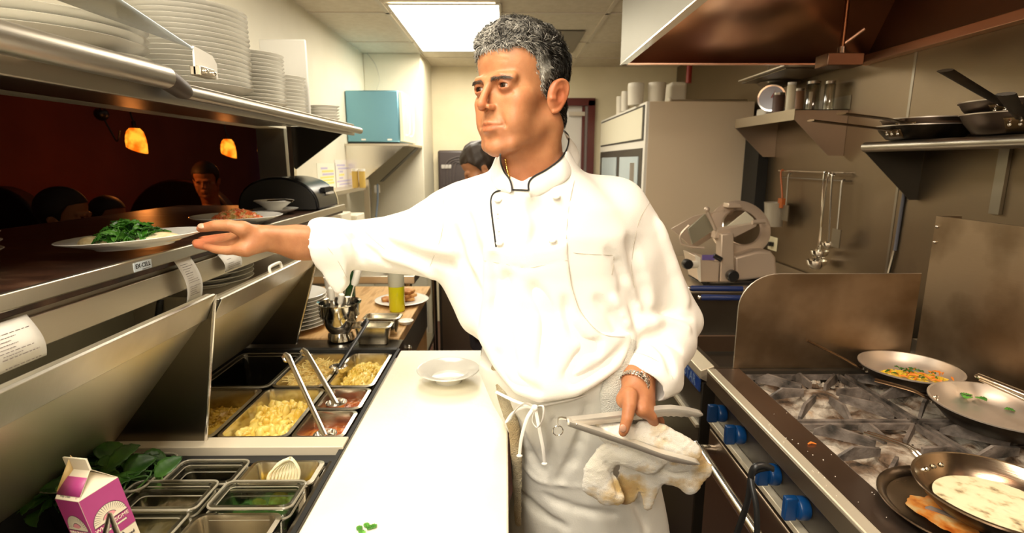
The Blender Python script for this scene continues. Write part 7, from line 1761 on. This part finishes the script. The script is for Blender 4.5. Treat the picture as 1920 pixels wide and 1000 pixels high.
# terry towel: folded slabs
M_terry = noisy(mat('terry_towel', (.82, .76, .6), .95, sheen=.4), [(.90, .85, .72), (.93, .89, .80), (.70, .48, .18), (.52, .28, .07)], 11, 5, .42, .70, bump=.5, bscale=800)
_b = M_terry.node_tree.nodes['Principled BSDF']
T = Field((.12, .885, .78), (.40, 1.01, 1.09), .0026)
def slab(pts, rs, sq=.5, k=.012, n=(0, 1, .15)): T.path([P(a, b, Y=c) for a, b, c in pts], rs, k, '+', sq=(n, sq))
slab([(1124, 800, .925), (1140, 812, .922), (1165, 815, .920)], [.012, .022, .026], .8)
slab([(1152, 814, .925), (1195, 822, .930), (1240, 838, .935), (1285, 856, .94), (1318, 880, .945)], [.018, .030, .034, .032, .016], .5)
slab([(1205, 796, .93), (1240, 808, .932), (1280, 836, .938), (1310, 862, .942)], [.009, .015, .016, .010], .7, .008)
slab([(1225, 858, .945), (1262, 888, .945), (1294, 914, .945)], [.022, .034, .016], .30, .014); slab([(1322, 882, .945), (1292, 914, .945)], [.014, .012], .30)
slab([(1140, 852, .925), (1175, 850, .925), (1220, 866, .93)], [.020, .030, .028], .55)
slab([(1136, 852, .92), (1120, 882, .92), (1112, 912, .92)], [.022, .026, .018], .4); slab([(1118, 908, .918), (1140, 930, .918), (1158, 936, .918)], [.018, .022, .014], .4)
slab([(1132, 872, .925), (1145, 905, .925), (1158, 928, .925)], [.012, .016, .012], .5, .008)
slab([(1182, 860, .958), (1176, 900, .958), (1176, 932, .958)], [.018, .022, .020], .3, .010)
slab([(1215, 866, .955), (1222, 905, .955), (1214, 950, .958)], [.026, .024, .009], .35, .010)
T.disp(lambda X, Y, Z: wob(X, Y, Z, 60, 77)*.0018+wob(X, Y, Z, 700, 78, 12)*.00055)
for pts, r, k in (([(1195, 840), (1245, 856), (1304, 872)], .0035, .006), ([(1185, 806), (1235, 822), (1290, 850)], .0025, .006), ([(1240, 880), (1265, 890), (1290, 888)], .003, .008), ([(1160, 822), (1200, 832), (1235, 848)], .003, .006), ([(1130, 860), (1150, 890), (1160, 925)], .005, .010)): stroke(T, pts, r, k, '-', 0)
p, f = T.mesh(); o = np_mesh('terry_towel', [(p, f, None)], M_terry); 
o.location = (0, 0, 0); relocate(o, P(1190, 880, Y=.93)); tag(o, 'stained white terry towel bunched under the tongs in the chef\'s lower hand', 'towel')
# side towels tucked into the apron
M_terry2 = noisy(mat('grey_white_terry', (.62, .62, .54), .95, sheen=.4), [(.80, .79, .70), (.86, .84, .75), (.74, .62, .34)], 8, 4, .4, .9, bump=.9, bscale=520)
T = Field((.15, .93, .93), (.30, 1.09, 1.20), .003)
T.path([P(1182, 645, Y=1.0), P(1160, 690, Y=.985), P(1150, 740, Y=.975), P(1158, 790, Y=.975)], [.014, .022, .030, .030], .012, '+', sq=((-.25, 1, 0), .4))
T.path([P(1185, 720, Y=1.01), P(1195, 760, Y=1.01), P(1200, 790, Y=1.01)], [.020, .022, .022], .012, '+', sq=((0, 1, 0), .4))
T.disp(lambda X, Y, Z: wob(X, Y, Z, 80, 5)*.0012+wob(X, Y, Z, 650, 6, 12)*.0005)
p, f = T.mesh(); o = np_mesh('side_towel', [(p, f, None)], M_terry2); relocate(o, P(1158, 740, Y=.98)); tag(o, 'grey-white terry towel tucked in the apron waist behind the watch', 'towel')
T = Field((-.05, .93, .66), (.03, 1.09, 1.14), .003)
T.path([P(934, 690, Y=1.03), P(945, 740, Y=1.01), P(963, 800, Y=1.01), P(970, 860, Y=1.01), P(972, 920, Y=1.02), P(972, 980, Y=1.03)], [.013, .015, .013, .012, .011, .009], .012, '+', sq=((0, 1, 0), .8))
T.disp(lambda X, Y, Z: wob(X, Y, Z, 80, 15)*.0012+wob(X, Y, Z, 650, 16, 12)*.0005)
p, f = T.mesh(); o = np_mesh('side_towel', [(p, f, None)], noisy(mat('tan_terry', (.6, .48, .3), .95), [(.72, .66, .48), (.58, .44, .24), (.42, .30, .16)], 8, 4, .35, .8, bump=.9, bscale=520)); relocate(o, P(950, 800, Y=1.02)); tag(o, 'tan stained towel hanging from the apron beside the cutting board edge', 'towel')
# ---------------------------------------------------------------- other people (background)
M_skin2 = mat('background_skin', (.45, .2, .09), .5); M_hair2 = mat('dark_brown_hair', (.03, .018, .010), .6)
def figure(u, v, Y, yaw, pitch, shirt, label, sit=False, curls=False, s=1.0, hairm=None, skin=None, arms=True):
    c = P(u, v, Y=Y); f = Vector((math.sin(yaw), math.cos(yaw), 0)); l = Vector((-f.y, f.x, 0))*1
    M_ = Matrix(((-l.x, f.x, 0, c.x), (-l.y, f.y, 0, c.y), (0, 0, 1, c.z), (0, 0, 0, 1))) @ Euler((pitch, 0, 0)).to_matrix().to_4x4() @ Matrix.Scale(s, 4)
    t = thing('person', (c.x, c.y, 0), label, 'person')
    F = head_field(.005); hp_, hq_ = F.mesh()
    sz = c.z-.27*s; Bd = Field((-.30, -.30, -sz), (.30, .62, .12), .014)   # frame: x lateral, y forward, z relative to the shoulders
    hip = max(.45, sz-.62) if not sit else .45
    hz = hip-sz
    Bd.cap((0, -.05, .08), (0, -.04, -.02), .055, .07, .04).cap((-.13, -.04, -.05), (.13, -.04, -.05), .065, .065, .05).cap((0, -.04, -.1), (0, -.02, hz+.05), .125, .13, .06, sq=((0, 1, 0), .75)).cap((-.07, -.02, hz-.28), (.07, -.02, hz-.28), .07, .07, .05) if False else Bd.cap((0, -.05, .08), (0, -.04, -.02), .055, .07, .04).cap((-.13, -.04, -.05), (.13, -.04, -.05), .065, .065, .05).cap((0, -.04, -.1), (0, -.02, hz+.05), .125, .13, .06, sq=((0, 1, 0), .75))
    for sg in (-1, 1):
        if not arms: Bd.cap((sg*.17, -.04, -.07), (sg*.21, -.02, -.33), .05, .042, .03).cap((sg*.21, -.02, -.33), (sg*.20, .03, -.58), .042, .025, .03)
        else: Bd.cap((sg*.17, -.04, -.07), (sg*.20, .02, -.33), .05, .042, .03).cap((sg*.20, .02, -.33), (sg*.14, .24, -.36), .04, .03, .03).cap((sg*.14, .24, -.36), (sg*.12, .31, -.37), .03, .02, .02)
        if sit: Bd.cap((sg*.09, 0, hz), (sg*.10, .42, hz), .08, .065, .04).cap((sg*.10, .42, hz), (sg*.10, .44, -sz+.05), .06, .045, .04)
        else: Bd.cap((sg*.09, -.02, hz), (sg*.09, 0, hz*.5-sz*.5), .085, .065, .04).cap((sg*.09, 0, hz*.5-sz*.5), (sg*.09, -.02, -sz+.06), .06, .045, .04)
    MB_ = Matrix(((-l.x, f.x, 0, c.x), (-l.y, f.y, 0, c.y), (0, 0, 1, sz), (0, 0, 0, 1)))
    bp_, bq_ = Bd.mesh()
    np_mesh('body', [(hp_, hq_, M_), (bp_, bq_, MB_)], skin or M_skin2, t)
    Bd.v -= .012; Bd.fn(lambda X, Y, Z: np.maximum(Z-.015, (hz-.08)-Z)+0*X+0*Y, .005, 'i'); Bd.fn(lambda X, Y, Z: Y-.16+0*X+0*Z, .004, 'i')
    sp_, sq_ = Bd.mesh(); np_mesh('shirt', [(sp_, sq_, MB_)], shirt, t)
    H = Field((-.11, -.15, -.13), (.11, .13, .15), .0045); H.ell((0, -.012, .042), (.088, .100, .094), .01)
    if curls: H.disp(lambda X, Y, Z: wob(X, Y, Z, 140, 3)*.003)
    H.fn(lambda X, Y, Z: -(np.interp(Z, [-.13, -.06, -.03, .02, .055, .07, .15], [-.05, -.03, .0, .02, .045, .12, .15])-Y)*.7+0*X, .004, 'i')
    hp2, hq2 = H.mesh(); np_mesh('hair', [(hp2, hq2, M_)], hairm or M_hair2, t)
    return t
M_dk = mat('dark_shirt', (.03, .025, .03), .8)
figure(902, 316, 2.95, math.radians(-95), math.radians(-28), M_dk, 'curly dark-haired cook bending down behind the chef\'s shoulder', curls=True, s=1.08, arms=False)
MS1 = mat('peach_shirt', (.55, .30, .18), .8)
figure(386, 338, 3.9, math.radians(165), math.radians(-10), MS1, 'man in a peach shirt seated in the dark dining room', sit=True)
figure(124, 408, 2.35, math.radians(78), 0, M_dk, 'dark-haired diner seen in profile behind the held plate, left of two', sit=True)
figure(206, 410, 3.15, math.radians(100), 0, M_dk, 'bald-browed diner right of the profile diner behind the held plate', sit=True)
